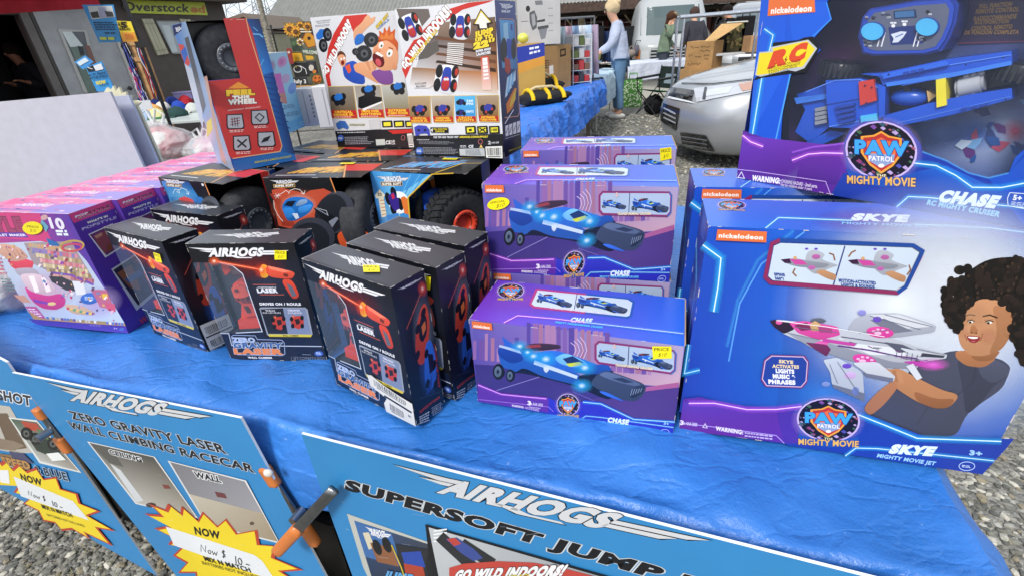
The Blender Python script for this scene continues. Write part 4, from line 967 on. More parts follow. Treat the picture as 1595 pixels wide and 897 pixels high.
def make_laser_box(label,group):
    w,d,h=.240,.078,.296;F=frames(w,d,h)
    t=empty('toy_box',(0,0,0),0,label,'toy box',group);mb=MB()
    for k,c in(('back','#15161c'),('bottom','#15161c')):panel(mb,F[k],c)
    mb.face([(0,d,0),(0,0,0),(0,0,.062),(0,d*.62,.062),(0,d*.62,.250),(0,0,.250),(0,0,h),(0,d,h)],C('#15161c'))
    z_front(art(mb,F['front'],ZQ));z_top(art(mb,F['top'],[(185,127),(550,233),(400,310),(43,192)]));z_right(art(mb,F['right'],[(400,310),(550,233),(632,745),(510,858)]))
    mb.box((.0015,.058,.055),(.2,.060,.262),C('#2b2f3a'));mb.box((.0015,.002,.052),(.19,.058,.056),C('#23262e'))
    wear(mb,w,d,h,'#b9b6b0',seed=7,amt=.62)
    mb.build('carton','printed_card',t)
    A=art(MB(),F['front'],ZQ);m=A.mb
    A.solid([(640,495),(655,478),(690,472),(728,490),(760,540),(790,600),(812,650),(815,686),(700,694),(690,650),(690,590),(655,560)],-.05,-.028,'#d2452c',mb=m)
    A.solid([(648,500),(680,482),(722,495),(745,535),(700,552),(665,545)],-.028,-.018,'#e0553a',mb=m)
    A.solid([(690,655),(808,648),(822,690),(700,698)],-.028,-.014,'#c63c26',mb=m);A.solid([(705,580),(765,575),(795,635),(715,645)],-.028,-.020,'#c9432d',mb=m)
    A.solid([(716,590),(735,590),(752,618),(736,622)],-.020,-.017,'#3c2422',mb=m);A.solid([(664,505),(680,500),(690,515),(672,520)],-.018,-.016,'#6b2a22',mb=m)
    for x in(672,694,716):A.solid([(x,548),(x+14,546),(x+20,562),(x+4,566)],-.026,-.016,'#7c2a20',mb=m)
    A.solid([(575,375),(610,370),(632,420),(600,448),(582,420)],-.05,-.03,'#c63c26',mb=m);A.solid([(705,400),(738,440),(728,440),(700,420)],-.05,-.03,'#c63c26',mb=m)
    m.build('toy_racecar','plastic',t)
    m=MB();A=art(m,F['front'],ZQ)
    A.solid([(625,372),(700,380),(735,425),(705,440),(640,440),(618,410)],-.055,-.03,'#4a4c50',mb=m);m.build('handset','plastic',t)
    m=MB();A=art(m,F['front'],ZQ,start=.0004)
    A.poly([(475,352),(610,352),(680,368),(732,408),(835,692),(700,700),(625,705)],C('#a8c0dc',.10))
    m.face([(-.0004,0,.062),(-.0004,d*.62,.062),(-.0004,d*.62,.250),(-.0004,0,.250)],C('#a8c0dc',.14));m.build('window','film',t)
    return t
ZF=frames(.240,.078,.296)
PQ=[(-101,303),(310,340),(625,850),(190,795)]
def p_front(A):
    A.full(['#c8447c','#5a3ba0','#4a359c','#4c3ba4'])
    A.poly([(-98,304),(195,330),(250,440),(-40,400)],'#c9447e')
    A.text('STYLE',(-58,380),(132,392),(-80,325),'#9a4468',bold=.05,out='#5a2a48',ow=.03)
    A.poly([(-40,385),(135,396),(150,416),(-25,402)],'#5a3ba0');A.text('BRACELET MAKER',(-34,400),(140,410),(-40,391),'#e9dff4',bold=.04)
    A.poly([(-20,430),(200,432),(350,470),(400,520),(490,640),(600,800),(215,765),(150,735)],'#b8c4da');A.radial((230,640),150,110,'#e4b8d4',.8);A.radial((470,700),110,80,'#c8b0e0',.8)
    A.poly([(130,435),(330,440),(370,500),(440,600),(330,640),(250,560),(170,520)],'#9c8f96')
    rnd=random.Random(8)
    for r_ in range(7):
        cols=[['#c89a70','#b8a488','#e0d0b8'],['#c86a80','#8a7ab8','#d88a98'],['#b8a078','#d8c8a0','#a08858'],['#d88a90','#e0a8a8','#c8707c'],['#c8b488','#a89060','#e0d0a8'],['#b8a078','#d8c090','#907848'],['#c06a78','#a85a6a','#d0a090']][r_]
        for k in range(15):
            x=150+r_*16+k*13;y=436+r_*21+k*2.4
            A.poly([(x,y),(x+11,y+1),(x+14,y+17),(x+3,y+16)],rnd.choice(cols),adv=False)
    A.nxt()
    A.line([(250,560),(340,575),(440,620)],9,'#7a52a8')
    A.poly([(240,575),(300,580),(390,625),(400,650),(320,640),(255,600)],'#3f3f46')
    A.soft=.15;A.poly([(60,505),(140,498),(175,512),(165,545),(110,548),(75,530)],'#d2475c');A.poly([(80,535),(170,535),(200,560),(190,580),(110,572)],'#a8a0b0')
    A.poly([(105,560),(190,560),(250,600),(280,640),(180,655),(140,620)],'#d0b8c4');A.poly([(150,570),(175,570),(200,640),(180,645)],'#efe6ea');A.poly([(205,575),(225,582),(255,640),(232,645)],'#efe2e6')
    A.poly([(130,610),(165,640),(240,662),(300,650),(322,680),(318,710),(280,728),(220,720),(180,695),(150,660)],'#c8448c');A.ell((258,698),20,8,'#e0c890');A.poly([(170,672),(240,690),(240,700),(180,688)],'#7a4ab0')
    A.poly([(0,440),(45,432),(110,450),(150,490),(140,500),(95,508),(60,500),(20,470)],'#c89a88');
    for k in range(4):A.line([(50+k*22,446+k*5),(85+k*18,494)],2,'#9c6c60')
    A.poly([(80,650),(130,655),(162,690),(120,685)],'#c8988a')
    A.poly([(345,600),(395,605),(412,660),(370,662)],'#dfe0e6')
    A.ell((430,680),42,26,'#3f6cc0');A.fine([(405,668),(452,672),(455,690),(408,686)],3,'#cfe0f8',n=4)
    A.poly([(430,640),(500,645),(550,740),(480,720)],'#b86888');A.poly([(480,660),(505,662),(510,685),(488,685)],'#e0b83c');A.poly([(500,700),(545,710),(552,745),(515,735)],'#c85a78')
    A.poly([(318,700),(400,712),(462,745),(455,758),(360,748),(325,722)],'#c8a890');
    for k in range(8):A.ell((335+k*15,722+k*4),7,6,rnd.choice(['#c84a60','#4a68b8','#58a070','#e0b860','#8a4aa8']))
    A.poly([(135,705),(185,708),(232,765),(180,768)],'#b85a98');A.fine([(145,712),(186,716),(222,758),(182,760)],4,'#f0dff0',n=3)
    A.soft=0;A.poly([(150,728),(215,765),(600,800),(608,812),(180,775)],'#b8905c')
    for k in range(26):
        x=235+k*14;A.poly([(x,757+k*1.6),(x+10,758+k*1.6),(x+13,770+k*1.6),(x+3,769+k*1.6)],rnd.choice(['#5a78c0','#c8c0b0','#6a4aa0','#a08850','#e0e0ea']),adv=False)
    A.nxt()
    for k in range(210):
        x,y=rnd.uniform(20,590),rnd.uniform(440,790)
        if y>430+(x-40)*.66+70 or x>330+(y-440)*.75:continue
        A.poly(xy([(-5,-2),(4,-3),(6,2),(-3,4)],rnd.uniform(.5,1.7),x,y,rnd.uniform(0,3)),rnd.choice(['#c84a78','#8a4aa8','#e8b8c8','#d8a860','#6a88b8','#f0e0e4','#a83a60','#5c4a70']),adv=False)
    A.nxt()
    A.grad([(150,765),(610,815),(625,850),(190,795)],['#4a379c','#4a379c','#5440b0','#5440b0'],2,2);A.grad([(340,350),(420,360),(600,800),(575,795)],['#54359c','#54359c','#4a379c','#4a379c'],2,2)if 0 else None
    A.text('10',(248,385),(302,392),(232,346),'#e4e0f2',bold=.05);A.fine([(262,392),(318,396),(328,420),(272,416)],2,'#dfe8f8',n=2,fill=.75)
    A.ring((335,458),48,20,8,'#b89858');A.ring((335,464),40,14,7,'#c84868');A.poly([(205,350),(235,380),(225,400),(200,370)],'#6aa0b8');A.poly([(225,420),(270,440),(285,455),(240,450)],'#2f68a8')
    A.ell((216,345),14,10,'#c8a0a8')
    A.fine([(-20,480),(30,485),(60,560),(10,560)],5,'#c06a7c',n=3,seed=2);A.fine([(20,570),(70,575),(100,640),(50,636)],5,'#6f8a8c',n=3,seed=5)
    A.fine([(440,800),(500,806),(503,814),(444,808)],2,'#8a7cd0',n=5);A.ell((592,828),12,8,'#4a68b8');A.text('3+',(556,826),(574,828),(554,818),'#c0b8e8',bold=.02)
def p_end(A):
    A.full(['#54359c','#5a3aa8','#4a2f98','#5038a8'])
    A.poly([(310,340),(510,268),(545,362),(372,432)],'#d8448a')
    for k in range(9):A.line([(325+k*22,338-k*8),(380+k*22,432-k*8)],1.5,'#cc5a90');
    A.line([(310,340),(510,268)],5,'#c9a0c8')
    A.text('POP',(366,390),(418,372),(356,370),'#ece2f0',bold=.06,out='#8a2a5c',ow=.03);A.text('STYLE',(422,371),(516,336),(412,350),'#6a2048',bold=.05,out='#e8cfdc',ow=.012)
    A.poly([(375,398),(520,345),(526,354),(380,408)],'#54379c');A.text('BRACELET MAKER',(382,404),(522,353),(379,397),'#e0c890',bold=.03)
    A.text("WHAT'S IN",(440,456),(520,428),(433,440),'#f0f0f6',bold=.06,out='#16102c',ow=.05);A.text('POPSTYLE',(430,496),(560,450),(422,478),'#b8b0e0',bold=.05)
    A.poly([(462,528),(548,482),(594,624),(548,656)],'#d8dce4');A.poly([(468,532),(544,492),(588,620),(550,648)],'#6e3a70');A.poly([(490,548),(530,520),(545,560),(560,610),(545,640),(515,600)],'#8a4a58');A.poly([(488,545),(512,528),(520,548),(500,560)],'#c08a78');A.poly([(545,600),(560,598),(566,625),(553,636)],'#7c4a38')
    A.poly([(572,700),(640,655),(690,775),(640,812)],'#c8ccd8');A.poly([(578,704),(636,664),(682,772),(643,802)],'#2c3048');A.poly([(590,715),(625,692),(640,730),(650,770),(625,760)],'#8a5a44');A.poly([(610,735),(650,712),(656,730),(622,748)],'#4a68a0')
    A.text('WHAT',(648,838),(688,815),(645,828),'#c83c50',bold=.03)
def p_top(A):
    A.full(['#e48cb4','#dc70a4','#a488d8','#e870a4'])
    rnd=random.Random(4)
    A.poly([(.02,.05),(.3,.02),(.55,.3),(.1,.5)],'#e8609c');A.poly([(.66,.4),(1,.3),(1,1),(.6,1)],'#9a8ad8')
    for k in range(40):
        x,y=rnd.uniform(.05,.95),rnd.uniform(.08,.9);a=rnd.uniform(.02,.06)
        A.poly([(x,y),(x+a,y+.02),(x+a,y+.09),(x-.01,y+.07)],rnd.choice(['#d8c49a','#c890c8','#9a98d0','#e8c8d8','#b86aa0','#e0a0b0']),adv=False)
    A.nxt()
    A.poly([(.28,.38),(.62,.36),(.62,.62),(.28,.64)],'#c08ad0');A.text('POPSTYLE',(.3,.56),(.6,.56),(.3,.4),'#f0e4f2',bold=.06,out='#9c4a90',ow=.03);A.line([(.2,.8),(.7,.8)],.05,'#7a6ac0');A.line([(.0,.98),(1,.98)],.03,'#f0c8dc')
def make_craft_box(label,group):
    w,d,h=.32,.106,.33;F=frames(w,d,h)
    t=empty('craft_box',(0,0,0),0,label,'craft box',group);mb=MB()
    for k,c in(('back','#6a48a8'),('left','#c04078'),('bottom','#4a359c')):panel(mb,F[k],c)
    p_front(art(mb,F['front'],PQ));p_end(art(mb,F['right'],[(310,340),(510,268),(690,820),(625,850)]));p_top(art(mb,F['top'],[(0,0),(1,0),(1,1),(0,1)]))
    wear(mb,w,d,h,'#d8c8d8',seed=9,amt=.3);mb.build('carton','printed_card',t)
    return t
PF=frames(.32,.106,.33)
a,b=at((812,205),z=.8),at((944,118),z=.8);X2=Vector((b.x-a.x,b.y-a.y,0)).normalized();O2=Vector((a.x,a.y,0));L2=(b-a).length
X2r=-X2;Y2r=Vector((-X2r.y,X2r.x,0));Ob=Vector((b.x,b.y,0))
Y2r=Vector((-X2.y,X2.x,0))
def t2(x,y,z=0):return O2+X2*x+Y2r*y+Vector((0,0,z))
DX,DY=X2,Y2r
tb=drape('blue_tarp',O2,DX,DY,-1.2,L2-.5,1.0,.8,.34,'tarp_deep',('front',),None,amp=2.4,nx=260,seed=9.7)
tag(tb,'deep blue crumpled tarp over the farther stall table beside the woman','tarp')
folding_table(O2,DX,DY,-1.2,L2-.5,1.0,.762,'wooden trestle table under the farther blue tarp',[(-2.0,-.42),(-2.0,.4),(.6,-.42),(.6,.4),(2.1,-.42),(2.1,.4)],top='#8a7a68',legc='#6f665c',wood=True)
folding_table(O2,DX,DY,L2-.45,L2+1.25,1.0,.795,'end table with pale cloth where the woman is browsing',[(-.75,-.42),(-.75,.42),(.75,-.42),(.75,.42)],top='#b8c8d8',legc='#c8c8c4')
tarp_mat('cloth_pale',(.42,.56,.68),.7)
tc_=drape('table_cloth',O2,DX,DY,L2-.47,L2+1.27,1.02,.812,.42,'cloth_pale',('front',),None,amp=1.2,nx=90,seed=2.2)
tag(tc_,'pale blue floral cloth hanging over the end of the far table','tablecloth')
def carton(p,sz,rz,col,label,art_=None,group=None,name='cardboard_box',flap=None,mt='cardboard',z=None):
    w,d,h=sz;t=MB();F=frames(w,d,h)
    for k in F:panel(t,F[k],col)
    if art_:art_(t,F)
    t.box((w*.0,d*.48,h),(w,d*.52,h+.002),C('#a8845c'))if mt=='cardboard' else None
    if flap:
        for(q,hh)in flap:t.face(q,C(hh));t.face([Vector(v)+Vector((0,.004,.004))for v in q][::-1],C(hh))
    o=t.build(name,['printed_card' if mt!='cardboard' else 'cardboard'],loc=p,rot=rz);return tag(o,label,'box',group)
def place_facing(q0,q1,z,h,d):
    """box whose front lower edge spans two photo points on a surface at height z"""
    a,b=at(q0,z=z),at(q1,z=z);v=b-a;return Vector((a.x,a.y,z)),(Vector((v.x,v.y,0)).length,d,h),math.atan2(v.y,v.x)
def handwriting(A,rows,col='#3a2c20',seed=1,w=.006):
    rnd=random.Random(seed)
    for(x0,x1,y,s_)in rows:
        pts=[];x=x0
        while x<x1:pts.append((x,y+rnd.uniform(-s_,s_)));x+=rnd.uniform(.012,.03)
        A.line(pts,w,col)
KC_='#a8865c';CH_=at((840,72),y=6.85).z-.803
p,s_,r_=place_facing((800,150),(846,141.5),.8,CH_,.40)
def f_(m,F):A=art(m,F['front'],UNIT);A.ell((.35,.15),.04,.03,'#8a6a44');A.line([(.0,.02),(1,.02)],.01,'#8f7048')
carton(p,s_,r_,KC_,'tall plain brown carton at the left under the white appliance box',f_,'brown cartons on the far tarp')
p,s_,r_=place_facing((847,142),(868,139.5),.8,CH_,.40)
def f_(m,F):
    A=art(m,F['front'],UNIT);A.fine([(.1,.3),(.5,.3),(.5,.5),(.1,.5)],4,'#4a3a28',n=2);A.poly([(.42,.45),(.72,.43),(.74,.62),(.45,.64)],'#d8d0c4')
    for k in range(5):A.line([(.2,.66+k*.06),(.5,.66+k*.06)],.01,'#7a5c3c')
carton(p,s_,r_,'#9c7a52','middle brown carton with a small white label and dark lettering',f_,'brown cartons on the far tarp')
p,s_,r_=place_facing((868.5,139.5),(889,136),.8,CH_,.40)
def f_(m,F):
    A=art(m,F['front'],UNIT);A.poly([(.2,.1),(.62,.08),(.62,.25),(.2,.27)],'#3a3024');A.poly([(.28,.13),(.54,.12),(.54,.21),(.28,.22)],'#9c7a52');A.line([(.62,.4),(.62,.9)],.01,'#7a5c3c')
carton(p,s_,r_,'#a07e56','right brown carton with a dark square stamp',f_,'brown cartons on the far tarp')
a=at((808,72),y=6.75);b_=at((873,71),y=6.75);v=b_-a
def f_(m,F):
    A=art(m,F['front'],UNIT);A.poly([(0,0),(1,0),(1,1),(0,1)],'#b9b8b8');A.fine([(.46,.03),(.54,.03),(.54,.05),(.46,.05)],1,'#333',n=3);A.text('Food',(.38,.17),(.56,.17),(.38,.08),'#2c2c30',bold=.0)
    A.poly([(.40,.2),(.56,.2),(.56,.26),(.40,.26)],'#5c5c62');A.poly([(.41,.28),(.58,.28),(.60,.35),(.43,.35)],'#76767c')
    A.ell((.25,.40),.05,.05,'#2a2a2e');A.poly([(.28,.46),(.40,.43),(.46,.55),(.44,.72),(.34,.76),(.28,.62)],'#5a5c60');A.poly([(.32,.50),(.40,.48),(.42,.66),(.35,.70)],'#9a9ca0')
    A.poly([(.44,.60),(.64,.58),(.64,.62),(.46,.63)],'#38383c');A.poly([(.48,.72),(.70,.70),(.68,.78),(.64,.90),(.54,.92),(.50,.80)],'#7c7e84');A.poly([(.46,.70),(.72,.68),(.72,.73),(.47,.75)],'#4a4c50');A.line([(.08,.6),(.24,.6)],.01,'#555')
    for k in range(4):A.fine([(.72,.4+k*.12),(.86,.4+k*.12),(.86,.43+k*.12),(.72,.43+k*.12)],1,'#8a8a8e',n=3)
    A=art(m,F['right'],UNIT);A.poly([(0,0),(1,0),(1,1),(0,1)],'#3a3c42');A.poly([(.1,.05),(.9,.05),(.9,.4),(.1,.4)],'#1c1d20');A.poly([(.1,.5),(.9,.48),(.9,.53),(.1,.55)],'#6ab0c8')
    for k in range(6):A.poly([(.1+k*.14,.57),(.2+k*.14,.57),(.2+k*.14,.84),(.1+k*.14,.84)],['#a85a40','#c8b090','#7c8a94','#b87848','#5a6a80','#c8a070'][k])
ztop=a.z;v.z=0
carton(Vector((a.x,a.y,ztop)),(v.length,.36,.66),.0,'#b9b8b8','white food appliance box with dark side on top of the brown cartons',f_,None,'appliance_box',[([(v.length-.02,.0,.66),(v.length-.02,.40,.62),(v.length+.16,.38,.74),(v.length+.12,.02,.76)],'#b08c5e')],'p')
p=at((822,85),y=5.9)
def f_(m,F):A=art(m,F['front'],UNIT);A.poly([(0,.05),(1,0),(1,.22),(0,.32)],'#2c3c9c');A.fine([(.45,.05),(.9,.03),(.9,.16),(.45,.2)],2,'#e8e8f0',n=3);A.poly([(0,.32),(1,.22),(1,.36),(0,.5)],'#d8983c')
p2=at((806,150),z=.8)
bh=at((830,68),y=5.7).z-.8
carton(Vector((at((806,100),y=5.7).x,5.7,.8)),(.30,.28,bh),.12,'#c09a50','open box with blue and orange print at the left of the far tarp',f_,None,'printed_box',None,'p')
p=at((812,57),y=5.75);m=MB();m.blob((0,0,.05),(.06,.06,.05),C('#d8d860'),sub=3,amp=.08);tag(m.build('toy_ball','plastic',loc=(at((815,66),y=5.8).x,5.8,.8+bh+.003)),'yellow green ball on the blue and orange printed box','ball')
def toolbag(q,z,r,ry_,label,seed):
    p=at(q,z=z);t=empty('tool_bag',(p.x,p.y,z),ry_,label,'bag','black and yellow bags on the far tarp');m=MB()
    m.blob((0,0,r[2]*.5),(r[0],r[1],r[2]*.62),C('#2c2d30'),sub=3,amp=.25,fr=2.2,seed=seed,flat=.004);m.build('body','cloth',t)
    for k,x in enumerate((-.55,.05,.6)):
        m=MB();pts=[(x*r[0],-r[1]*1.02*math.cos(a_),r[2]*.5+r[2]*.66*math.sin(a_))for a_ in[PI*j/10 for j in range(11)]];m.tube(pts,.022,C('#e0b828'),n=6);m.build('strap','cloth',t)
    m=MB();m.tube([(-.6*r[0],0,r[2]*1.05),(-.3*r[0],-.02,r[2]*1.35),(.3*r[0],-.02,r[2]*1.32),(.6*r[0],0,r[2]*1.05)],.016,C('#c8b890'),n=6);m.build('handle','cloth',t)
toolbag((838,152),.8,(.30,.15,.19),.25,'black bag with yellow bands lying on the far blue tarp',3)
toolbag((846,163),.8,(.30,.14,.13),.32,'flatter grey and yellow bag in clear wrap at the front of the far tarp',8)
p=at((899,131),z=.8);t=empty('wire_rack',(p.x,p.y,.8),.35,'white wire rack of small packed goods beside the brown cartons','rack')
m=MB()
for x in(-.14,.14):
    for y in(-.14,.14):m.tube([(x,y,0),(x,y,.62)],.007,C('#d8d8d8'),n=6)
for z in(.03,.18,.33,.48,.61):
    for y in(-.14,.14):m.tube([(-.14,y,z),(.14,y,z)],.005,C('#d8d8d8'),n=5)
    for x in(-.14,-.07,0,.07,.14):m.tube([(x,-.14,z),(x,.14,z)],.004,C('#d8d8d8'),n=5)
for k in range(10):m.tube([(.14,-.14+.028*k,0),(.14,-.14+.028*k,.6)],.003,C('#d8d8d8'),n=4)
m.build('frame','plastic',t);rnd=random.Random(4)
for z in(.035,.185,.335,.485):
    for k in range(3):
        m=MB();x=-.12+.085*k;m.box((x,-.125,z),(x+.075,.11,z+rnd.uniform(.07,.125)),C(rnd.choice(['#b83a40','#5c6a3c','#c8c8cc','#3a3c44','#7a5a4c','#c8a0a8'])),bev=.006);o=m.build('package','plastic',loc=None,parent=None);o.matrix_world=Matrix.Translation((p.x,p.y,.8))@Matrix.Rotation(.35,4,'Z')
        tag(o,'small packed item on a shelf of the white wire rack','package','small goods on the white wire rack')
p=at((905,95),z=.8);p=t2(L2*.80,.55)
t=empty('clothes_rack',(p.x,p.y,.0),.3,'rack of pale blue and white shirts behind the wire rack','rack');m=MB();m.tube([(-.55,0,1.62),(.55,0,1.62)],.014,C('#888'),n=8)
for x in(-.55,.55):m.tube([(x,0,0),(x,0,1.62)],.014,C('#888'),n=8);m.tube([(x,-.2,.01),(x,.2,.01)],.014,C('#888'),n=8)
m.build('frame','metal',t)
for k in range(11):
    x=-.5+.1*k;m=MB();c=C(['#9cb8d4','#d8dce0','#b8cce0','#7c94b8','#e0dcd8','#a8bcc8','#c8a8b8','#8ca8cc','#dfe4ec','#b0c4dc','#9a8aa0'][k])
    m.mesh([(x-.02,-.18,1.52),(x+.02,-.18,1.52),(x+.02,.18,1.52),(x-.02,.18,1.52),(x-.03,-.24,.9),(x+.03,-.23,.88),(x+.03,.23,.9),(x-.03,.22,.88)],[(0,1,2,3),(0,4,5,1),(1,5,6,2),(2,6,7,3),(3,7,4,0)],c,0,True);m.tube([(x,0,1.52),(x,0,1.62)],.004,C('#666'),n=4)
    o=m.build('shirt','cloth');o.matrix_world=Matrix.Translation((p.x,p.y,0))@Matrix.Rotation(.3,4,'Z');tag(o,'pale shirt hanging in the row behind the white wire rack','shirt','shirts on the clothes rack')
def bottle(q,z,h,col,cap,label,r=.035):
    p=at(q,z=z);m=MB();m.lathe([(.0001,0),(r,0),(r,h*.55),(r*.9,h*.66),(r*.35,h*.82),(r*.35,h*.93),(.0001,h*.93)],C(col),0,16);m.lathe([(r*.42,h*.90),(r*.42,h),(.0001,h)],C(cap),0,12);tag(m.build('bottle','plastic',loc=(p.x,p.y,z)),label,'bottle')
bottle((914,101),.81,.30,'#d8d0cc','#e8e8e8','white bottle with red label on the pale cloth');bottle((921,98),.81,.22,'#b84858','#eee','pinkish red bottle beside the white bottle');bottle((908,99),.81,.20,'#6a4a38','#c8b090','short brown jar at the left of the pale cloth',.04)
p=at((938,96),z=.81);m=MB();m.lathe([(.0001,0),(.13,0),(.17,.2),(.18,.21),(.16,.2),(.12,.02),(.0001,.02)],C('#d4dc50'),0,24);tag(m.build('tub','plastic',loc=(p.x-.1,p.y+.45,.81)),'lime yellow plastic tub behind the woman\'s hands','tub')
for i,(q,c,lb)in enumerate((((930,99),'#7ca8c8','blue dish among the small items on the pale cloth'),((941,101),'#c8c0bc','white tray of trinkets under the woman\'s hands'),((925,103),'#7a4a48','dark red bowl at the front of the pale cloth'))):
    p=at(q,z=.812);m=MB();m.lathe([(.0001,0),(.06,0),(.10,.035),(.105,.035),(.065,-.0+.006),(.0001,.006)],C(c),0,20)
    for k in range(4):m.blob((random.uniform(-.05,.05),random.uniform(-.04,.04),.03),(.025,.02,.02),C(random.choice(['#8a5a50','#5a5a60','#c8b8a8'])),sub=1)
    tag(m.build('dish','plastic',loc=(p.x,p.y,.812)),lb,'dish')
def gbag(q,w,d,h,rz,label,cols,spots=None,name='shopping_bag'):
    p=at(q,z=0);t=empty(name,(p.x,p.y,0),rz,label,'bag');m=MB();n=8
    V=[]
    for k,z in enumerate((0,.3,.7,1)):
        f=(1,1.06,1.05,.95)[k]
        V+=[(-w/2*f,-d/2*f,z*h),(w/2*f,-d/2*f,z*h),(w/2*f,d/2*f,z*h),(-w/2*f,d/2*f,z*h)]
    Fs=[];cl=[]
    for k in range(3):
        for s_ in range(4):Fs.append((k*4+s_,k*4+(s_+1)%4,(k+1)*4+(s_+1)%4,(k+1)*4+s_));cl.append(C(cols[s_%len(cols)]))
    m.mesh(V,Fs,cl,0);m.mesh(V[:4],[(3,2,1,0)],C(cols[0]))
    m.mesh([(v[0]*.98,v[1]*.98,v[2]*.999)for v in V],[f[::-1]for f in Fs],C('#5a6058'))
    if spots:
        rnd=random.Random(6)
        for i in range(130):
            u,v=rnd.uniform(-.47,.47)*w,rnd.uniform(.04,.95)*h;r=.014;f=1.0+.06*math.sin(min(1,v/h*1.4)*PI*.6)
            m.face([(u+r*math.cos(a_),-d/2*f-.004-.0001*i,v+r*math.sin(a_))for a_ in[2*PI*j/8 for j in range(8)]],C(spots))
    m.build('body','plastic',t)
    for y in(-d/2*.95,d/2*.95):
        m=MB();m.tube([(-w*.25,y,h*.9),(-w*.2,y,h+.10),(w*.2,y,h+.10),(w*.25,y,h*.9)],.01,C(cols[0]),n=6);m.build('handle','cloth',t)
gbag((984,166),.36,.26,.52,-.25,'green and white spotted shopping bag on the gravel behind the woman',['#4f8a3c','#c8cac8','#4f8a3c','#4f8a3c'],'#c8dcb8')
def softbag(q,r,cols,label,seed,z=0):return bag(q,z,r,label,cols,seed)
softbag((893,212),(.22,.18,.30),['#c8803c','#b86a38','#dccfc4'],'plastic bag with orange contents under the far table',31);softbag((906,216),(.14,.12,.17),['#dcd4d8','#c8c0c8'],'white carrier bag beside the orange one under the far table',35)
p=at((1022,178),z=0);t=empty('camp_chair',(p.x,p.y,0),3.65,'green and black folding camp chair on the gravel beside the silver car','chair')
def cpart(nm,pts,r,c,mt='plastic'):m=MB();m.tube(pts,r,C(c),n=7);m.build(nm,mt,t)
for s_ in(-.27,.27):
    cpart('leg',[(.25,s_,0),(-.25,s_,.44),(-.33,s_,.80)],.011,'#1b1c1f');cpart('leg',[(-.25,s_,0),(.25,s_,.44),(.27,s_,.62)],.011,'#1b1c1f');cpart('armrest',[(.28,s_,.62),(-.28,s_,.64)],.022,'#202124')
cpart('cross_bar',[(.25,-.27,0),(.25,.27,.40)],.010,'#1b1c1f');cpart('cross_bar',[(.25,.27,0),(.25,-.27,.40)],.010,'#1b1c1f')
m=MB();m.mesh([(.26,-.26,.44),(.26,.26,.44),(-.22,.24,.38),(-.22,-.24,.38),(0,0,.37)],[(0,1,4),(1,2,4),(2,3,4),(3,0,4)],C('#2f6a52'));m.mesh([(.05,-.16,.405),(.27,-.16,.45),(.27,.16,.45),(.05,.16,.405)],[(0,1,2,3)],C('#b8bcc0'));m.build('seat','cloth',t)
m=MB();m.mesh([(-.24,-.26,.42),(-.24,.26,.42),(-.33,.26,.78),(-.33,-.26,.78)],[(0,1,2,3)],C('#1f2a28'));m.mesh([(-.25,-.12,.5),(-.25,.12,.5),(-.325,.12,.74),(-.325,-.12,.74)],[(0,1,2,3)],C('#7c8a94'));m.build('backrest','cloth',t)
p=at((1022,180),z=0);m=MB();m.blob((0,0,.16),(.17,.14,.18),C('#1b1c20'),sub=3,amp=.25,flat=.003);m.tube([(-.05,-.13,.22),(-.08,-.17,.12),(-.05,-.14,.04)],.012,C('#2c2d30'));tag(m.build('backpack','cloth',loc=(p.x-.02,p.y+.12,0)),'black backpack standing under the camp chair','bag')
def skirted(q0,q1,z,d,label,col='#b9c0d4',extra=.6):
    a,b=at(q0,z=z),at(q1,z=z);v=Vector((b.x-a.x,b.y-a.y,0));Ln=v.length+extra;X=v.normalized();Y=Vector((-X.y,X.x,0));O_=Vector((a.x,a.y,0))
    folding_table(O_,X,Y,0,Ln,d,z-.012,'folding table under '+label,[(-Ln/2+.1,-d/2+.08),(-Ln/2+.1,d/2-.08),(Ln/2-.1,-d/2+.08),(Ln/2-.1,d/2-.08)])
    o=drape('table_cloth',O_,X,Y,-.02,Ln,d+.02,z,.34,'cloth_white',('front',),None,amp=.8,nx=80,seed=Ln);return tag(o,label,'tablecloth'),O_,X,Y
tarp_mat('cloth_white',(.55,.58,.68),.7)
_,WO,WX,WY=skirted((978,100),(1060,93),.75,.9,'white cloth over the table in front of the old van')
m=MB();a,b=at((985,108),z=.35),at((1048,105),z=.35);m.box((0,0,0),((b-a).length,.3,.36),C('#c9c6bc'),bev=.01);tag(m.build('storage_chest','plastic',loc=(WO.x+.2,WO.y+.12,0),rot=math.atan2(WX.y,WX.x)),'long cream chest standing under the white cloth table','chest')
for i,(q,r,col,lb)in enumerate((((997,84),(.16,.12,.13),'#5a5660','dark patterned handbag on the white cloth table'),((1009,82),(.15,.1,.12),'#a8889c','pink and grey patterned bag in the middle of the white cloth table'),((1021,80),(.20,.12,.13),'#3f9cac','turquoise bag on the white cloth table'),((987,86),(.11,.1,.09),'#8a8078','small brown purse at the left of the white cloth table'))):
    p=at((q[0],q[1]+4),z=.76);t=empty('handbag',(p.x,p.y+.25,.752),-.2,lb,'bag');m=MB();m.blob((0,0,r[2]),(r[0],r[1],r[2]*1.05),C(col),sub=3,amp=.12,seed=i,flat=.002);m.build('body','cloth',t);m=MB();m.tube([(-r[0]*.5,0,r[2]*1.9),(-r[0]*.3,0,r[2]*2.8),(r[0]*.3,0,r[2]*2.8),(r[0]*.5,0,r[2]*1.9)],.012,C(col));m.build('handle','cloth',t)
p=at((1039,86),z=.76);carton(Vector((p.x-.1,p.y+.2,.752)),(.24,.2,.17),-.2,'#b9a07c','small tan box at the right end of the white cloth table')
p,s_,r_=place_facing((1058,140),(1112,133),0.0,.62,.5)
base=at((1066,108),y=8.6);b2=at((1108,104),y=8.3);
Lx=(b2-base).length;rz=math.atan2(b2.y-base.y,b2.x-base.x);z1=base.z
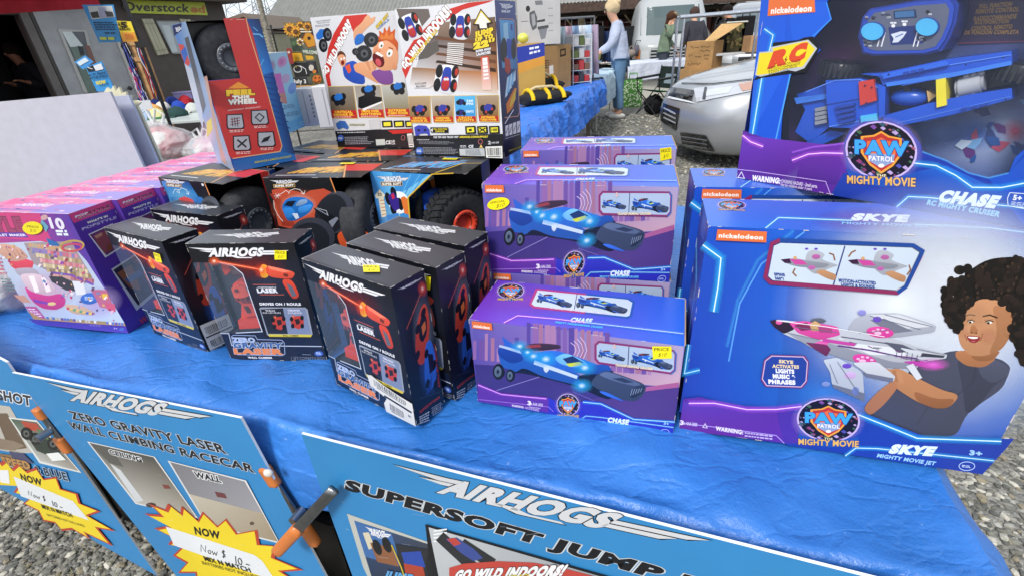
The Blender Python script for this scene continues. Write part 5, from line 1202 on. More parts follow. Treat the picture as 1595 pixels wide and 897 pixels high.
z0s=z1-.0
def f_(m,F):
    A=art(m,F['front'],UNIT);handwriting(A,[(.14,.5,.2,.05),(.52,.86,.18,.05),(.52,.9,.34,.04),(.1,.3,.5,.07),(.34,.6,.55,.05),(.66,.88,.5,.05),(.7,.86,.62,.04),(.1,.6,.82,.05)],seed=3,w=.014)
h_=at((1066,66),y=8.6).z-z1
carton(Vector((base.x,base.y,z1)),(Lx,.42,h_),rz,'#ad875a','brown carton with handwritten black note and one raised flap',f_,'cartons stacked by the chrome frame','cardboard_box',[([(Lx*.62,.02,h_),(Lx,.02,h_),(Lx+.28,.30,h_+.22),(Lx*.9,.30,h_+.22)],'#c09c6c'),([(0,.42,h_),(0,0,h_),(-.10,.0,h_-.05),(-.10,.42,h_-.05)],'#a8855a')])
carton(Vector((base.x-.1,base.y-.04,0)),(Lx+.12,.48,z1-.002),rz,'#b08a5e','plain lower carton under the handwritten carton',None,'cartons stacked by the chrome frame')
p=at((1172,90),y=8.0);carton(Vector((at((1167,82),y=8.2).x,8.2,at((1167,82),y=8.2).z)),(.42,.35,.22),-.1,'#c09870','small plain carton partly behind the big blue box',None,None)
def f_(m,F):pass
yb=8.4;p0=at((1110,84),y=yb);p1=at((1172,80),y=yb)
folding_table(Vector((p0.x,yb,0)),Vector((1,-.03,0)).normalized(),Vector((.03,1,0)).normalized(),-.1,2.0,.7,at((1167,82),y=8.2).z-.005,'white tabletop behind the silver car bonnet',[(-.9,-.3),(-.9,.3),(.9,-.3),(.9,.3)],top='#d0d2d4')
t=empty('rail_frame',(at((1060,122),z=0).x*0+at((1062,70),y=7.6).x,7.6,0),0,'chrome tubular frame of a luggage trolley behind the silver car','trolley');fx=t.location.x
def FR_(q,y=7.6):p=at(q,y=y);return Vector((p.x-fx,y-7.6,p.z))
a,b=FR_((1066,27)),FR_((1056,28),8.0);m=MB();m.tube([Vector((a.x,a.y,.05)),a],.018,C('#c8ccd4'),n=10);m.build('post','metal',t);m=MB();m.tube([Vector((b.x,b.y,.05)),b],.018,C('#c8ccd4'),n=10);m.build('post','metal',t)
m=MB();e=FR_((1205,15));m.tube([a+Vector((-.06,0,0)),e],.028,C('#d4d8e0'),n=12);e2=e+Vector((0,.4,0));m.tube([b,e2],.018,C('#c8ccd4'),n=10);m.tube([a,b],.018,C('#c8ccd4'),n=10);m.build('top_rail','metal',t)
for p_,q_ in((Vector((e.x,0,.05)),e),(Vector((e2.x,.4,.05)),e2)):m=MB();m.tube([p_,q_],.018,C('#c8ccd4'),n=10);m.build('post','metal',t)
m=MB();zz=FR_((1060,82)).z;m.tube([Vector((a.x,0,zz)),Vector((b.x,.4,zz))],.014,C('#b8bcc4'),n=8);m.build('brace','metal',t)
m=MB();m.box((a.x-.05,-.05,.05),(e.x+.05,.45,.10),C('#5a5c60'));m.build('deck','matte',t)
for x in(a.x,e.x):
    for y in(0,.4):m=MB();m.lathe([(.0001,-.015),(.03,-.015),(.03,.015),(.0001,.015)],C('#222'),0,14,Matrix.Translation((x,y,.03))@Matrix.Rotation(PI/2,4,'X'));m.build('castor','plastic',t)
p=at((1033,80),y=12.1);person((p.x,12.1,0),-.3,1.66,'woman in green jacket and tan cap with long dark hair','#6c7c68','#3a4048','#444','#4a3024',cap='#8a7c64',longhair=True,armR=((.14,-.24,1.25),(.16,-.06,1.50)),armL=((.1,.22,1.15),(.24,.15,1.0)))
p=at((1083,50),y=12.3);person((p.x,12.3,0),1.7,1.72,'person in dark grey t-shirt standing before the old van','#3c3c44','#8a8078','#333','#4a3a34',armR=((.0,-.25,1.14),(.06,-.26,.90)),armL=((0,.25,1.14),(.06,.26,.9)))
p=at((1157,40),y=12.2);person((p.x,12.2,0),2.4,1.72,'person in black leaning at the parked cars under the shed','#1c1c22','#26262c','#222','#1c1614',lean=.18,skin='#b8866c')
from mathutils.bvhtree import BVHTree
def shell_car(name,loc,yaw,label,col,levels,lw,wheels=True,group=None,cat='car',pw=.5,wheelx=(.88,3.45),hw=.9,mt='car_paint'):
    """levels: (z, x_front, x_back, half_width, roundness); nose at local x=0, body along +x"""
    t=empty(name,loc,yaw,label,cat,group);n=48;V=[];F=[]
    for(z,xf,xb,w_,p_)in levels:
        xc,a=(xf+xb)/2,(xb-xf)/2
        for k in range(n):
            an=2*PI*k/n;c,s=math.cos(an),math.sin(an)
            V.append((xc+a*math.copysign(abs(c)**p_,c),w_*math.copysign(abs(s)**p_,s),z))
    for i in range(len(levels)-1):
        for k in range(n):F.append((i*n+k,i*n+(k+1)%n,(i+1)*n+(k+1)%n,(i+1)*n+k))
    V.append(((levels[-1][1]+levels[-1][2])/2,0,levels[-1][0]+.02));top=len(V)-1;b=(len(levels)-1)*n
    for k in range(n):F.append((b+k,b+(k+1)%n,top))
    F.append(tuple(range(n-1,-1,-1)))
    m=MB();m.mesh(V,F,C(col,k=1),0,True);body=m.build('body',mt,t)
    T=Matrix.Translation(loc)@Matrix.Rotation(yaw,4,'Z');Ti=T.inverted()
    bvh=BVHTree.FromPolygons([Vector(v)for v in V],F)
    R3=Ti.to_3x3()
    def cast(px,lift=.006):
        o=Ti@EYE;d=(R3@ray(px)).normalized();h,nr,i,ds=bvh.ray_cast(o,d)
        if h is None:return None
        if nr.dot(d)>0:nr=-nr
        return h+nr*lift
    def side(x,z,s=-1,lift=.006):
        h,nr,i,ds=bvh.ray_cast(Vector((x,s*3,z)),Vector((0,-s,0)))
        if h is None:return None
        return h+Vector((0,s,0))*lift
    def front(y,z,lift=.006):
        h,nr,i,ds=bvh.ray_cast(Vector((-3,y,z)),Vector((1,0,0)))
        return None if h is None else h+Vector((-1,0,0))*lift
    def patch(name_,q,colr,f=cast,nn=8,lift=.006,mt_='glass_dark',mm=None,cols=None):
        m=mm or MB();G=[[f(*(((q[0][0]*(1-i/nn)+q[1][0]*i/nn)*(1-j/nn)+(q[3][0]*(1-i/nn)+q[2][0]*i/nn)*j/nn,(q[0][1]*(1-i/nn)+q[1][1]*i/nn)*(1-j/nn)+(q[3][1]*(1-i/nn)+q[2][1]*i/nn)*j/nn),),lift)if f is cast else f(((q[0][0]*(1-i/nn)+q[1][0]*i/nn)*(1-j/nn)+(q[3][0]*(1-i/nn)+q[2][0]*i/nn)*j/nn),((q[0][1]*(1-i/nn)+q[1][1]*i/nn)*(1-j/nn)+(q[3][1]*(1-i/nn)+q[2][1]*i/nn)*j/nn),lift=lift)for j in range(nn+1)]for i in range(nn+1)]
        for i in range(nn):
            for j in range(nn):
                P=[G[i][j],G[i+1][j],G[i+1][j+1],G[i][j+1]]
                if all(x is not None for x in P):m.face(P,C(colr),0,False)
        if mm is None and m.f:return m.build(name_,mt_,t)
    if wheels:
        for x in wheelx:
            for s in(-1,1):
                Tm=Matrix.Translation((x,s*(hw-.12),.33))@Matrix.Rotation(PI/2*s,4,'X')@Matrix.Rotation(PI,4,'X')
                m=MB();m.lathe([(.0001,-.11),(.31,-.11),(.335,-.08),(.335,.08),(.31,.11),(.22,.11)],C('#1a1a1c'),0,30,Tm);w_=m.build('wheel','plastic',t)
                m=MB();m.lathe([(.225,.112),(.21,.10),(.05,.09),(.0001,.095)],C('#8c9096'),0,30,Tm)
                m.build('rim','metal',w_)
                pts=[side(x+.40*math.cos(a_),.33+.40*math.sin(a_),s,.004)for a_ in[PI*k/12 for k in range(13)]]
                if all(p is not None for p in pts):
                    m=MB();c0=side(x,.36,s,.004)
                    for k in range(12):m.face([c0,pts[k],pts[k+1]],C('#0e0e10'))
                    m.build('wheel_arch','matte',t)
    return t,patch,cast,side,front
hyaw=.27
N0=Vector((2.00,5.66,0))
lv=[(.18,.16,4.2,.80,.62),(.24,.08,4.25,.84,.6),(.34,.03,4.28,.88,.58),(.46,.0,4.3,.90,.56),(.58,.0,4.3,.90,.56),(.68,.03,4.3,.90,.56),(.76,.07,4.28,.89,.56),(.82,.13,4.27,.88,.56),(.87,.22,4.26,.86,.56),(.92,.40,4.25,.83,.55),(.97,.70,4.24,.80,.52),(1.01,1.0,4.23,.78,.5),(1.05,1.45,4.22,.76,.5),(1.12,1.58,4.2,.73,.5),(1.30,1.85,4.1,.68,.48),(1.48,1.95,3.9,.62,.46),(1.56,2.2,3.7,.55,.46),(1.59,2.5,3.4,.4,.46)]
car,patch,cast,side,front=shell_car('parked_car',N0,hyaw,'silver hatchback car parked nose towards the stalls behind the big blue box','#a8abb0',lv,None)
patch('headlight',[(1081,139),(1170,128),(1172,143),(1086,160)],'#b8bcc4',lift=.010,nn=14)
patch('lamp_cover',[(1102,142),(1142,136),(1136,146),(1100,152)],'#c4c9d0',lift=.014,nn=8)
patch('lamp_divider',[(1098,138),(1102,138),(1100,156),(1095,156)],'#2a2c30',lift=.016,nn=4);patch('chrome_strip',[(1043,151),(1077,159),(1086,163),(1041,154)],'#e0e4e8',lift=.016,nn=6)
patch('turn_lamp',[(1150,133),(1171,129),(1172,141),(1156,144)],'#b89080',lift=.015,nn=6)
patch('grille',[(1047,137),(1082,142),(1077,160),(1041,152)],'#101216',lift=.012,nn=8)
patch('lower_grille',[(1030,160),(1060,170),(1054,204),(1030,188)],'#141518',lift=.010,nn=8)
for k in range(3):patch('grille_bar',[(1036,168+k*7),(1055,177+k*7),(1054,179+k*7),(1035,170+k*7)],'#a0a4aa',lift=.018,nn=5)
patch('side_grille',[(1060,206),(1100,211),(1114,236),(1064,228)],'#101113',lift=.010,nn=8)
for k in range(3):patch('grille_bar',[(1062,211+k*6),(1102,217+k*6),(1103,219+k*6),(1062,213+k*6)],'#6c7076',lift=.016,nn=6)
patch('bumper_strip',[(1062,241),(1118,252),(1116,262),(1060,250)],'#c8ccd0',lift=.012,nn=6)
fside=lambda a,b,lift=.01:side(a,b,-1,lift)
patch('windscreen',[(1.62,1.13),(2.15,1.50),(2.1,1.50),(1.5,1.13)],'#20262c',f=fside,nn=6,lift=.01)
patch('side_window',[(1.95,1.46),(3.3,1.46),(3.4,1.14),(1.75,1.14)],'#20262c',f=fside,nn=8,lift=.01)
patch('bumper_base',[(1036,232),(1062,246),(1062,262),(1036,246)],'#2c2d30',lift=.014,nn=6)
patch('bonnet_crease',[(1072,118),(1178,86),(1178,87.5),(1072,119.5)],'#7c8086',lift=.006,nn=8)
mm=MB()
for a,b in(((1062,131),(1110,132)),((1110,132),(1171,125))):patch('x',[(a[0],a[1]-.7),(b[0],b[1]-.7),(b[0],b[1]+.7),(a[0],a[1]+.7)],'#26282c',lift=.009,nn=6,mm=mm)
if mm.f:mm.build('bonnet_gap','matte',car)
vl=[(.35,.05,4.6,.86,.4),(.5,.0,4.65,.92,.35),(.95,.0,4.65,.95,.33),(1.05,.06,4.65,.95,.33),(1.12,.22,4.65,.95,.33),(1.2,.35,4.65,.94,.33),(1.6,.62,4.65,.90,.33),(1.95,.90,4.6,.82,.36),(2.08,1.1,4.5,.72,.4),(2.12,1.4,4.3,.5,.4)]
p=at((1047,100),y=13.4)
van,patch,cast,side,front=shell_car('parked_van',Vector((p.x,13.4,0)),math.atan2(13.4,p.x)+.12,'old pale grey van with wide windscreen parked under the shed roof','#a4a8aa',vl,None,cat='van',wheelx=(.7,3.7),hw=.95,mt='plastic')
def fp(name,y0,z0,y1,z1,col,mt='glass_dark',lift=.01,nn=6):
    patch(name,[(y0,z1),(y1,z1),(y1,z0),(y0,z0)],col,f=lambda a,b,lift=.01:front(a,b,lift),nn=nn,lift=lift,mt_=mt)
fp('windscreen',-.80,1.22,.80,1.86,'#4a5a5c',nn=10);fp('grille',-.55,.62,.55,.92,'#2a2c2e','matte',.012)
for k in range(4):fp('grille_bar',-.55,.66+k*.075,.55,.685+k*.075,'#b8bcc0','plastic',.02)
for s in(-1,1):fp('headlight',s*.58,.68,s*.78,.88,'#c8ccd0','glass_dark',.015);fp('marker_lamp',s*.80,.68,s*.92,.90,'#c87838','plastic',.016)
fp('bumper',-.90,.40,.90,.56,'#5c6064','plastic',.03);fp('wiper',-.5,1.24,-.02,1.27,'#222','matte',.02)
cl=[(.2,.1,4.3,.80,.5),(.35,.02,4.35,.86,.45),(.6,.0,4.38,.88,.42),(.78,.06,4.36,.88,.42),(.90,.35,4.34,.85,.42),(.98,.95,4.3,.80,.42),(1.02,1.1,4.3,.78,.42),(1.25,1.5,4.2,.72,.42),(1.5,2.0,3.9,.62,.42),(1.62,2.4,3.5,.45,.42)]
specs=[((1100,60),15.2,'#b0aca4','cream car behind the van, mostly hidden by the people'),((1130,55),14.2,'#5a6470','dark blue grey car between the shed posts'),((1186,60),11.6,'#9a9ea4','silver car with raised tailgate beside the big blue box'),((1156,55),16.5,'#4c2c2c','dark red car at the back of the shed'),((935,70),19.0,'#26303c','dark blue car in the shade behind the clothes rack')]
for i,(q,y,colr,lb)in enumerate(specs):
    p=at(q,y=y);c_,patch,cast,side,front=shell_car('parked_car',Vector((p.x,y,0)),math.atan2(y,p.x)+(.35,-.2,.1,.1,.2)[i],lb,colr,[(z*(1.12 if i==2 else 1),a,b,w_,r_)for z,a,b,w_,r_ in cl],None,group='cars parked under and behind the shed',hw=.88)
    k=1.12 if i==2 else 1
    fp('windscreen',-.62,1.06*k,.62,1.42*k,'#56646c',nn=8);fp('grille',-.4,.52,.4,.72,'#18191c','matte')
    for s in(-1,1):fp('headlight',s*.52,.60,s*.80,.76,'#c8ccd0')
yS=17.5;zf=at((1000,7),y=yS).z
xl,xr=at((868,10),y=yS).x,at((1330,-10),y=yS).x
sh=empty('market_shed',((xl+xr)/2,yS,0),0,'long open market shed with brown timber posts and grey metal roof','shed');hx=(xr-xl)/2;cxs=(xl+xr)/2
m=MB();zr=zf+.12;zt_=zf+1.6
N_=150
def corr(m,P00,P10,P01,P11,n,amp,nrm,col):
    for k in range(n*2):
        a,b=k/(n*2),(k+1)/(n*2);h0,h1=(amp if k%2==0 else 0),(0 if k%2==0 else amp)
        m.face([P00.lerp(P10,a)+nrm*h0,P00.lerp(P10,b)+nrm*h1,P01.lerp(P11,b)+nrm*h1,P01.lerp(P11,a)+nrm*h0],col)
n_=Vector((0,-.3,1)).normalized()
corr(m,Vector((-hx-.3,-.5,zr)),Vector((hx+.3,-.5,zr)),Vector((-hx-.3,3.8,zt_)),Vector((hx+.3,3.8,zt_)),90,.03,n_,C('#8f8f8c'))
corr(m,Vector((hx+.3,8.2,zr)),Vector((-hx-.3,8.2,zr)),Vector((hx+.3,3.8,zt_)),Vector((-hx-.3,3.8,zt_)),90,.03,Vector((0,.3,1)).normalized(),C('#8f8f8c'))
m.build('roof','metal_roof' if 'metal_roof' in MATS else 'matte',sh)
m=MB();m.face([(-hx-.3,-.5,zr-.04),(-hx-.3,3.8,zt_-.05),(hx+.3,3.8,zt_-.05),(hx+.3,-.5,zr-.04)],C('#3a2f2a'));m.face([(-hx-.3,8.2,zr-.04),(hx+.3,8.2,zr-.04),(hx+.3,3.8,zt_-.05),(-hx-.3,3.8,zt_-.05)],C('#3a2f2a'))
m.face([(-hx-.3,-.5,zr),(-hx-.3,8.2,zr),(-hx-.3,3.8,zt_)],C('#6a5c50'));m.build('ceiling','wood',sh)
for a_,b_,c_ in(((-hx-.3,-.54,zf-.12),(hx+.3,-.47,zf+.12),'#4c3c34'),((-hx,-.08,zf-.26),(hx,.0,zf-.12),'#33291f'),((-hx,7.9,zf-.3),(hx,8.0,zf),'#2a221c')):m=MB();m.box(a_,b_,C(c_));m.build('beam','wood',sh)
m=MB();m.box((-hx,8.0,0),(hx,8.1,zf),C('#6a3c34'));m.build('back_wall','wood',sh)
for px_ in((905,60),(995,60),(1136,50),(1290,30)):
    x=at(px_,y=yS).x-cxs;m=MB();m.box((x-.075,-.075,0),(x+.075,.075,zf-.1),C('#8a7c60'));po=m.build('post','wood',sh)
    for s in(-1,1):m=MB();m.tube([(x+s*.06,0,zf-.75),(x+s*.55,0,zf-.2)],.035,C('#8a7c60'),n=4);m.build('brace','wood',po)
for px_ in((950,60),(1109,50),(1220,40)):
    x=at(px_,y=yS+6).x-cxs;m=MB();m.box((x-.07,5.9,0),(x+.07,6.05,zf+.4),C('#2c241e'));m.build('post','wood',sh)
rnd=random.Random(12)
for i,(q,y,sz,col,lb)in enumerate((((925,62),15.6,(.5,.3,1.5),'#1a1b20','black coat rack in the shade behind the woman'),((943,60),15.9,(.6,.35,1.35),'#26355c','dark blue covered rack behind the woman'),((984,60),15.3,(.55,.4,1.45),'#1f2024','black hanging jackets right of the woman'))):
    p=at(q,y=y);t=empty('covered_rack',(p.x,y,0),.1,lb,'rack');m=MB()
    w_,d_,h_=sz
    for k in range(9):x=-w_/2+w_*(k+.5)/9;m.mesh([(x-.03,-d_/2,h_),(x+.03,-d_/2,h_),(x+.03,d_/2,h_),(x-.03,d_/2,h_),(x-.035,-d_/2-.04,.5),(x+.035,-d_/2-.03,.48),(x+.035,d_/2,.5),(x-.035,d_/2,.5)],[(0,1,2,3),(0,4,5,1),(1,5,6,2),(2,6,7,3),(3,7,4,0)],C(col),0,True)
    m.build('coats','cloth',t);m=MB();m.tube([(-w_/2,0,0),(-w_/2,0,h_+.1),(w_/2,0,h_+.1),(w_/2,0,0)],.016,C('#555'),n=7);m.build('frame','metal',t)
p=at((1140,84),y=9.6);
for i,(q,w_,h_,col,lb)in enumerate((((1137,80),.32,.42,'#4a4632','camouflage crate on the white table behind the car'),((1154,80),.22,.5,'#1c1c20','black bag standing beside the camouflage crate'),((1120,78),.18,.4,'#232326','small black case left of the camouflage crate'))):
    zb=at((1167,82),y=8.2).z+.001;p=at(q,y=8.7);m=MB();m.box((-w_/2,-.12,0),(w_/2,.12,h_),C(col),bev=.02)
    if i==0:
        rr=random.Random(3)
        for k in range(30):x,z=rr.uniform(-w_/2+.04,w_/2-.04),rr.uniform(.04,h_-.04);m.face([(x+.03*math.cos(a_)*rr.uniform(.5,1.2),-.1215-.0002*k,z+.03*math.sin(a_)*rr.uniform(.5,1.2))for a_ in[2*PI*j/7 for j in range(7)]],C(rr.choice(['#6c6a44','#33331f','#8a7a54','#2c2a22'])))
        m.tube([(-w_/2-.005,-.125,h_),(w_/2+.005,-.125,h_)],.012,C('#c8c8c0'))
    m.tube([(-.06,0,h_),(-.05,0,h_+.05),(.05,0,h_+.05),(.06,0,h_)],.01,C('#222'),n=6)
    tag(m.build('case','cloth',loc=(p.x,p.y,zb)),lb,'case')
yB=26;el=at((405,50),y=yB);er=at((905,12),y=yB);rg=at((487,3),y=yB+5)
mat('metal_roof',rough=.5,metal=.0,nscale=3,namt=.1)
t=empty('barn',((el.x+er.x)/2,yB,0),0,'long low barn with grey corrugated roof behind the toy boxes','building');cx=(el.x+er.x)/2;hw_=(er.x-el.x)/2+3
zE=at((407,47),y=yB).z;zR=zE+3.3
m=MB();corr(m,Vector((el.x-cx,0,zE)),Vector((hw_,0,zE)),Vector((at((490,4),y=yB+5).x-cx,5,zR)),Vector((hw_,5,zR)),95,.07,Vector((0,-.5,.85)),C('#8a8a86'))
m.face([(el.x-cx,0,zE),(at((490,4),y=yB+5).x-cx,5,zR),(el.x-cx,10,zE)],C('#8a8a86'));m.build('roof','metal_roof',t)
m=MB();m.box((el.x-cx,-.05,zE-.22),(hw_,.02,zE-.02),C('#7c7c78'));m.build('gutter','matte',t)
m=MB();m.box((el.x-cx+1.2,1.5,0),(hw_-.5,9,zE),C('#8c8468'))
for k in range(9):m.box((el.x-cx+1.2,1.46,.2+k*.25),(hw_-.5,1.5,.22+k*.25),C('#6c6650'))
m.build('wall','matte',t)
for k in range(7):x=el.x-cx+1.0+k*4.2;m=MB();m.box((x,.3,0),(x+.2,.5,zE-.15),C('#5a5248'));po=m.build('post','wood',t);m=MB();m.tube([(x+.1,.4,zE-1),(x+.7,.4,zE-.2)],.07,C('#5a5248'),n=4);m.build('brace','wood',po)
yG=21;ap=at((382,24),y=yG);gl=at((352,40),y=yG);gr=at((410,42),y=yG)
t=empty('clapboard_house',(ap.x,yG,0),.0,'pale clapboard house gable behind the brown shop','building');a=Vector((-2.3,0,gl.z-.15));b=Vector((gr.x-ap.x+.25,0,gr.z-.05));
m=MB();m.face([(a.x,0,0),(b.x,0,0),(b.x,0,b.z),(0,0,ap.z),(a.x,0,a.z-.1)],C('#a09c84'));m.box((a.x,.01,0),(b.x,6,min(a.z,b.z)-.2),C('#a09c84'))
for k in range(26):
    z=.15+k*.11
    if z<ap.z-.1:
        x0=a.x if z<a.z-.1 else a.x*(ap.z-z)/(ap.z-a.z+.1);x1=b.x if z<b.z else b.x*(ap.z-z)/(ap.z-b.z);m.box((x0,-.02,z),(x1,-.001,z+.012),C('#7c7862'))
m.build('wall','matte',t)
m=MB();
for e_ in(a,b):m.mesh([(0,-.2,ap.z+.06),(e_.x*1.1,-.2,e_.z-.06),(e_.x*1.1,6.2,e_.z-.06),(0,6.2,ap.z+.06),(0,-.2,ap.z-.06),(e_.x*1.1,-.2,e_.z-.18),(e_.x*1.1,6.2,e_.z-.18),(0,6.2,ap.z-.06)],[(0,1,2,3),(7,6,5,4),(0,4,5,1)],C('#75685c'))
m.build('roof','matte',t)
p=at((413,38),y=17);m=MB();m.tube([(0,0,0),(0,0,9)],[.085,.06],C('#8a8478'),n=12);m.box((-.9,-.06,8.3),(.9,.06,8.45),C('#6c6458'));tag(m.build('utility_pole','wood',loc=(p.x,17,0)),'grey wooden utility pole between the house and the barn','pole')
def pylon(q,y,h,label):
    p=at(q,y=y);m=MB();w0=h*.11
    def W(z):return w0*(1-z/h)+h*.012
    zs=[h*k/12 for k in range(13)];r=.09
    for k in range(12):
        for s1,s2 in((-1,-1),(1,-1),(1,1),(-1,1)):
            a=Vector((s1*W(zs[k]),s2*W(zs[k]),zs[k]));b=Vector((s1*W(zs[k+1]),s2*W(zs[k+1]),zs[k+1]));m.tube([a,b],r,C('#8a9096'),n=4,caps=False)
        for(a1,a2),(b1,b2)in(((-1,-1),(1,-1)),((1,-1),(1,1)),((1,1),(-1,1)),((-1,1),(-1,-1))):
            m.tube([(a1*W(zs[k]),a2*W(zs[k]),zs[k]),(b1*W(zs[k+1]),b2*W(zs[k+1]),zs[k+1])],r*.6,C('#8a9096'),n=3,caps=False);m.tube([(b1*W(zs[k]),b2*W(zs[k]),zs[k]),(a1*W(zs[k+1]),a2*W(zs[k+1]),zs[k+1])],r*.6,C('#8a9096'),n=3,caps=False)
    for z in(h*.62,h*.78,h*.93):
        l=h*.17;m.tube([(-l,0,z),(0,0,z+h*.03),(l,0,z)],r,C('#8a9096'),n=4);m.tube([(-l,0,z),(l,0,z)],r*.8,C('#8a9096'),n=4)
    tag(m.build('pylon','matte',loc=(p.x,y,0)),label,'pylon','lattice pylons on the skyline')
pylon((388,20),120,34,'left lattice power pylon above the clapboard gable');pylon((430,20),110,32,'right lattice power pylon beside the utility pole')
m=MB()
for k in range(3):
    pts=[]
    for i in range(15):f=i/14;pts.append((-70+f*70,120-10*f,24+k*4-6*math.sin(f*PI)))
    m.tube(pts,.04,C('#6c7076'),n=3)
tag(m.build('power_line','matte'),'thin sagging power lines strung between the pylons','cable')
def tree(x,y,h,r,label,seed):
    t=empty('leafy_tree',(x,y,0),0,label,'tree','trees beyond the market');rnd=random.Random(seed);m=MB();m.tube([(0,0,0),(.05,0,h*.4),(0,.1,h*.8)],[r*.09,r*.07,r*.03],C('#4a4034'),n=7)
    for k in range(6):a=rnd.uniform(0,6.3);m.tube([(0,0,h*(.35+.07*k)),(r*.6*math.cos(a),r*.6*math.sin(a),h*(.5+.07*k))],[r*.04,r*.015],C('#4a4034'),n=5)
    m.build('trunk','wood',t);m=MB()
    cl_=[(rnd.gauss(0,r*.42),rnd.gauss(0,r*.42),h*rnd.uniform(.42,.95))for _ in range(26)]
    for c in cl_:
        for k in range(120):
            v=Vector((rnd.gauss(0,1),rnd.gauss(0,1),rnd.gauss(0,1))).normalized()*rnd.random()**.4*r*.30;p=Vector(c)+v;s=rnd.uniform(.05,.11)*1.6;u=Vector((rnd.gauss(0,1),rnd.gauss(0,1),rnd.gauss(0,1))).normalized();w_=u.orthogonal().normalized()
            m.face([p-u*s-w_*s*.5,p+u*s-w_*s*.3,p+u*s*.8+w_*s*.6,p-u*s*.7+w_*s*.5],C(rnd.choice(['#3c4a2c','#4a5a34','#34422a','#56663c']),k=.8))
    m.build('crown','matte',t)
for i,(q,y,h,r)in enumerate((((540,40),48,5.5,2.6),((600,40),52,6,3),((930,20),40,5.4,2.8),((1240,0),38,6,3))):
    pass
yF=6.6;t0=at((482,140),y=yF)
fr_=empty('flag_stand',(t0.x,yF,0),0,'dark metal stand carrying seasonal garden flags','stand');fxx=t0.x
m=MB();
for x in(-.28,.28):m.tube([(x,0,0),(x,0,1.72)],.012,C('#2a2a2c'),n=7)
for z in(.5,1.05,1.68):m.tube([(-.34,0,z),(.34,0,z)],.009,C('#2a2a2c'),n=6)
for s in(-.28,.28):m.tube([(s,-.2,.005),(s,.2,.005)],.012,C('#2a2a2c'),n=6)
m.build('frame','plastic',fr_)
def flagf(f):return f
def flower(A,x,y,r,c='#d8902c'):
    for k in range(12):a=2*PI*k/12;A.ell((x+r*.68*math.cos(a),y+r*.68*math.sin(a)),r*.36,r*.16,c if k%2 else '#e0a83c',a)
    A.ell((x,y),r*.45,r*.45,'#4a2c1c');A.ell((x,y),r*.3,r*.3,'#6a4424')
def G1(A):A.solid([(441,36),(466,36),(474,60),(449,60)],0,.002,'#7c6c48');A.z=.004;flower(A,452,46,10);flower(A,462,50,8)
def G2(A):A.solid([(462,34),(486,34),(492,58),(468,58)],0,.002,'#4c4434');A.z=.004;flower(A,468,40,6);A.line([(468,46),(484,46)],2,'#e0d8c0');A.line([(469,50),(486,50)],2,'#e0d8c0');flower(A,480,42,7,'#c87c2c')
def G3(A):A.solid([(478,45),(490,58),(492,72),(480,75),(471,62)],0,.003,'#c88a24');A.z=.005;A.line([(478,45),(490,58),(492,72),(480,75),(471,62)],1.2,'#7c3c2c',True);A.ell((481.5,60),2.6,2.6,'#2c1a14')
def G4(A):A.solid([(451,60),(468,60),(474,80),(456,80)],0,.002,'#3c4a3c');A.z=.004;flower(A,468,66,6,'#e8e4d0');A.radial((459,68),6,6,'#5c7a50')
def G5(A):A.solid([(471,76),(495,78),(497,86),(472,84)],.004,.008,'#3c5a50');A.z=.010;A.text('WELCOME',(472.5,83),(495,84.8),(471.5,78),'#d8d8c8',bold=.04)
def G6(A):A.solid([(453,82),(470,82),(474,96),(456,97)],0,.003,'#d09c28');A.z=.005;A.line([(453,82),(470,82),(474,96),(456,97)],1.2,'#3c3420',True);A.line([(455,74),(460,82)],.8,'#2c2c2c');A.line([(462,72),(468,82)],.8,'#2c2c2c')
def G7(A):A.solid([(475,86),(487,86),(489,93),(478,94)],0,.003,'#d0a02c');A.z=.005;A.line([(475,86),(489,87)],1,'#3c3420')
def G8(A):A.solid([(452,98),(477,98),(482,120),(460,121)],0,.002,'#1d1d20');A.z=.004;A.ring((464,108),6,5,1.2,'#c8c8c8');A.line([(468,103),(476,108),(478,116)],1,'#d8d8d8');A.text('95',(459,106),(463,106),(459,103),'#d0b040',bold=.03)
def G9(A):A.solid([(476,96),(492,96),(497,118),(482,119)],0,.002,'#26262a');A.z=.004;A.ell((485,106),4,5,'#c8c0b4');A.poly([(480,100),(486,96),(491,103)],'#3c3c40');A.ell((490,112),3,3,'#c87830')
def G10(A):A.solid([(455,121),(478,121),(482,134),(459,134)],0,.002,'#2c2c30');A.z=.004;A.text('July 3',(458,130),(477,130),(457,124),'#d8d8d8',bold=.04)
def G11(A):A.solid([(483,115),(504,114),(507,133),(487,134)],0,.002,'#4a5238');A.z=.004;A.ell((494,124),7,6.5,'#d0742c');A.ell((490,124),2.4,6,'#c0641f');A.ell((498,124),2.4,6,'#c0641f');A.poly([(490,122),(492,120),(493,123)],'#241810');A.poly([(496,122),(498,120),(499,123)],'#241810');A.line([(489,127),(492,129),(496,128),(499,126)],1.2,'#241810')
def G12(A):A.solid([(446,76),(454,76),(458,100),(450,100)],0,.002,'#8c3030');A.z=.004;A.ell((450,82),2,2,'#c8b8a8')
def G13(A):A.solid([(450,134),(512,132),(514,141),(452,142)],0,.02,'#a8844c');A.z=.022;A.fine([(452,134),(510,133),(512,140),(454,141)],3,'#c89c5c',n=12)
lbs=['garden flag with two big orange sunflowers','garden flag with a bee and striped cream lettering','yellow birdhouse flag with round dark hole','dark green flag with a white daisy','green welcome strip on the flag stand','mustard yellow basket cut-out on the flag stand','small yellow bucket cut-out under the welcome strip','black flag with white motorcycle drawing','dark flag with a pale round figure and orange dot','black flag with white July lettering','dark flag with a smiling orange pumpkin','narrow dark red flag at the left of the stand','straw doormat at the foot of the flag stand']
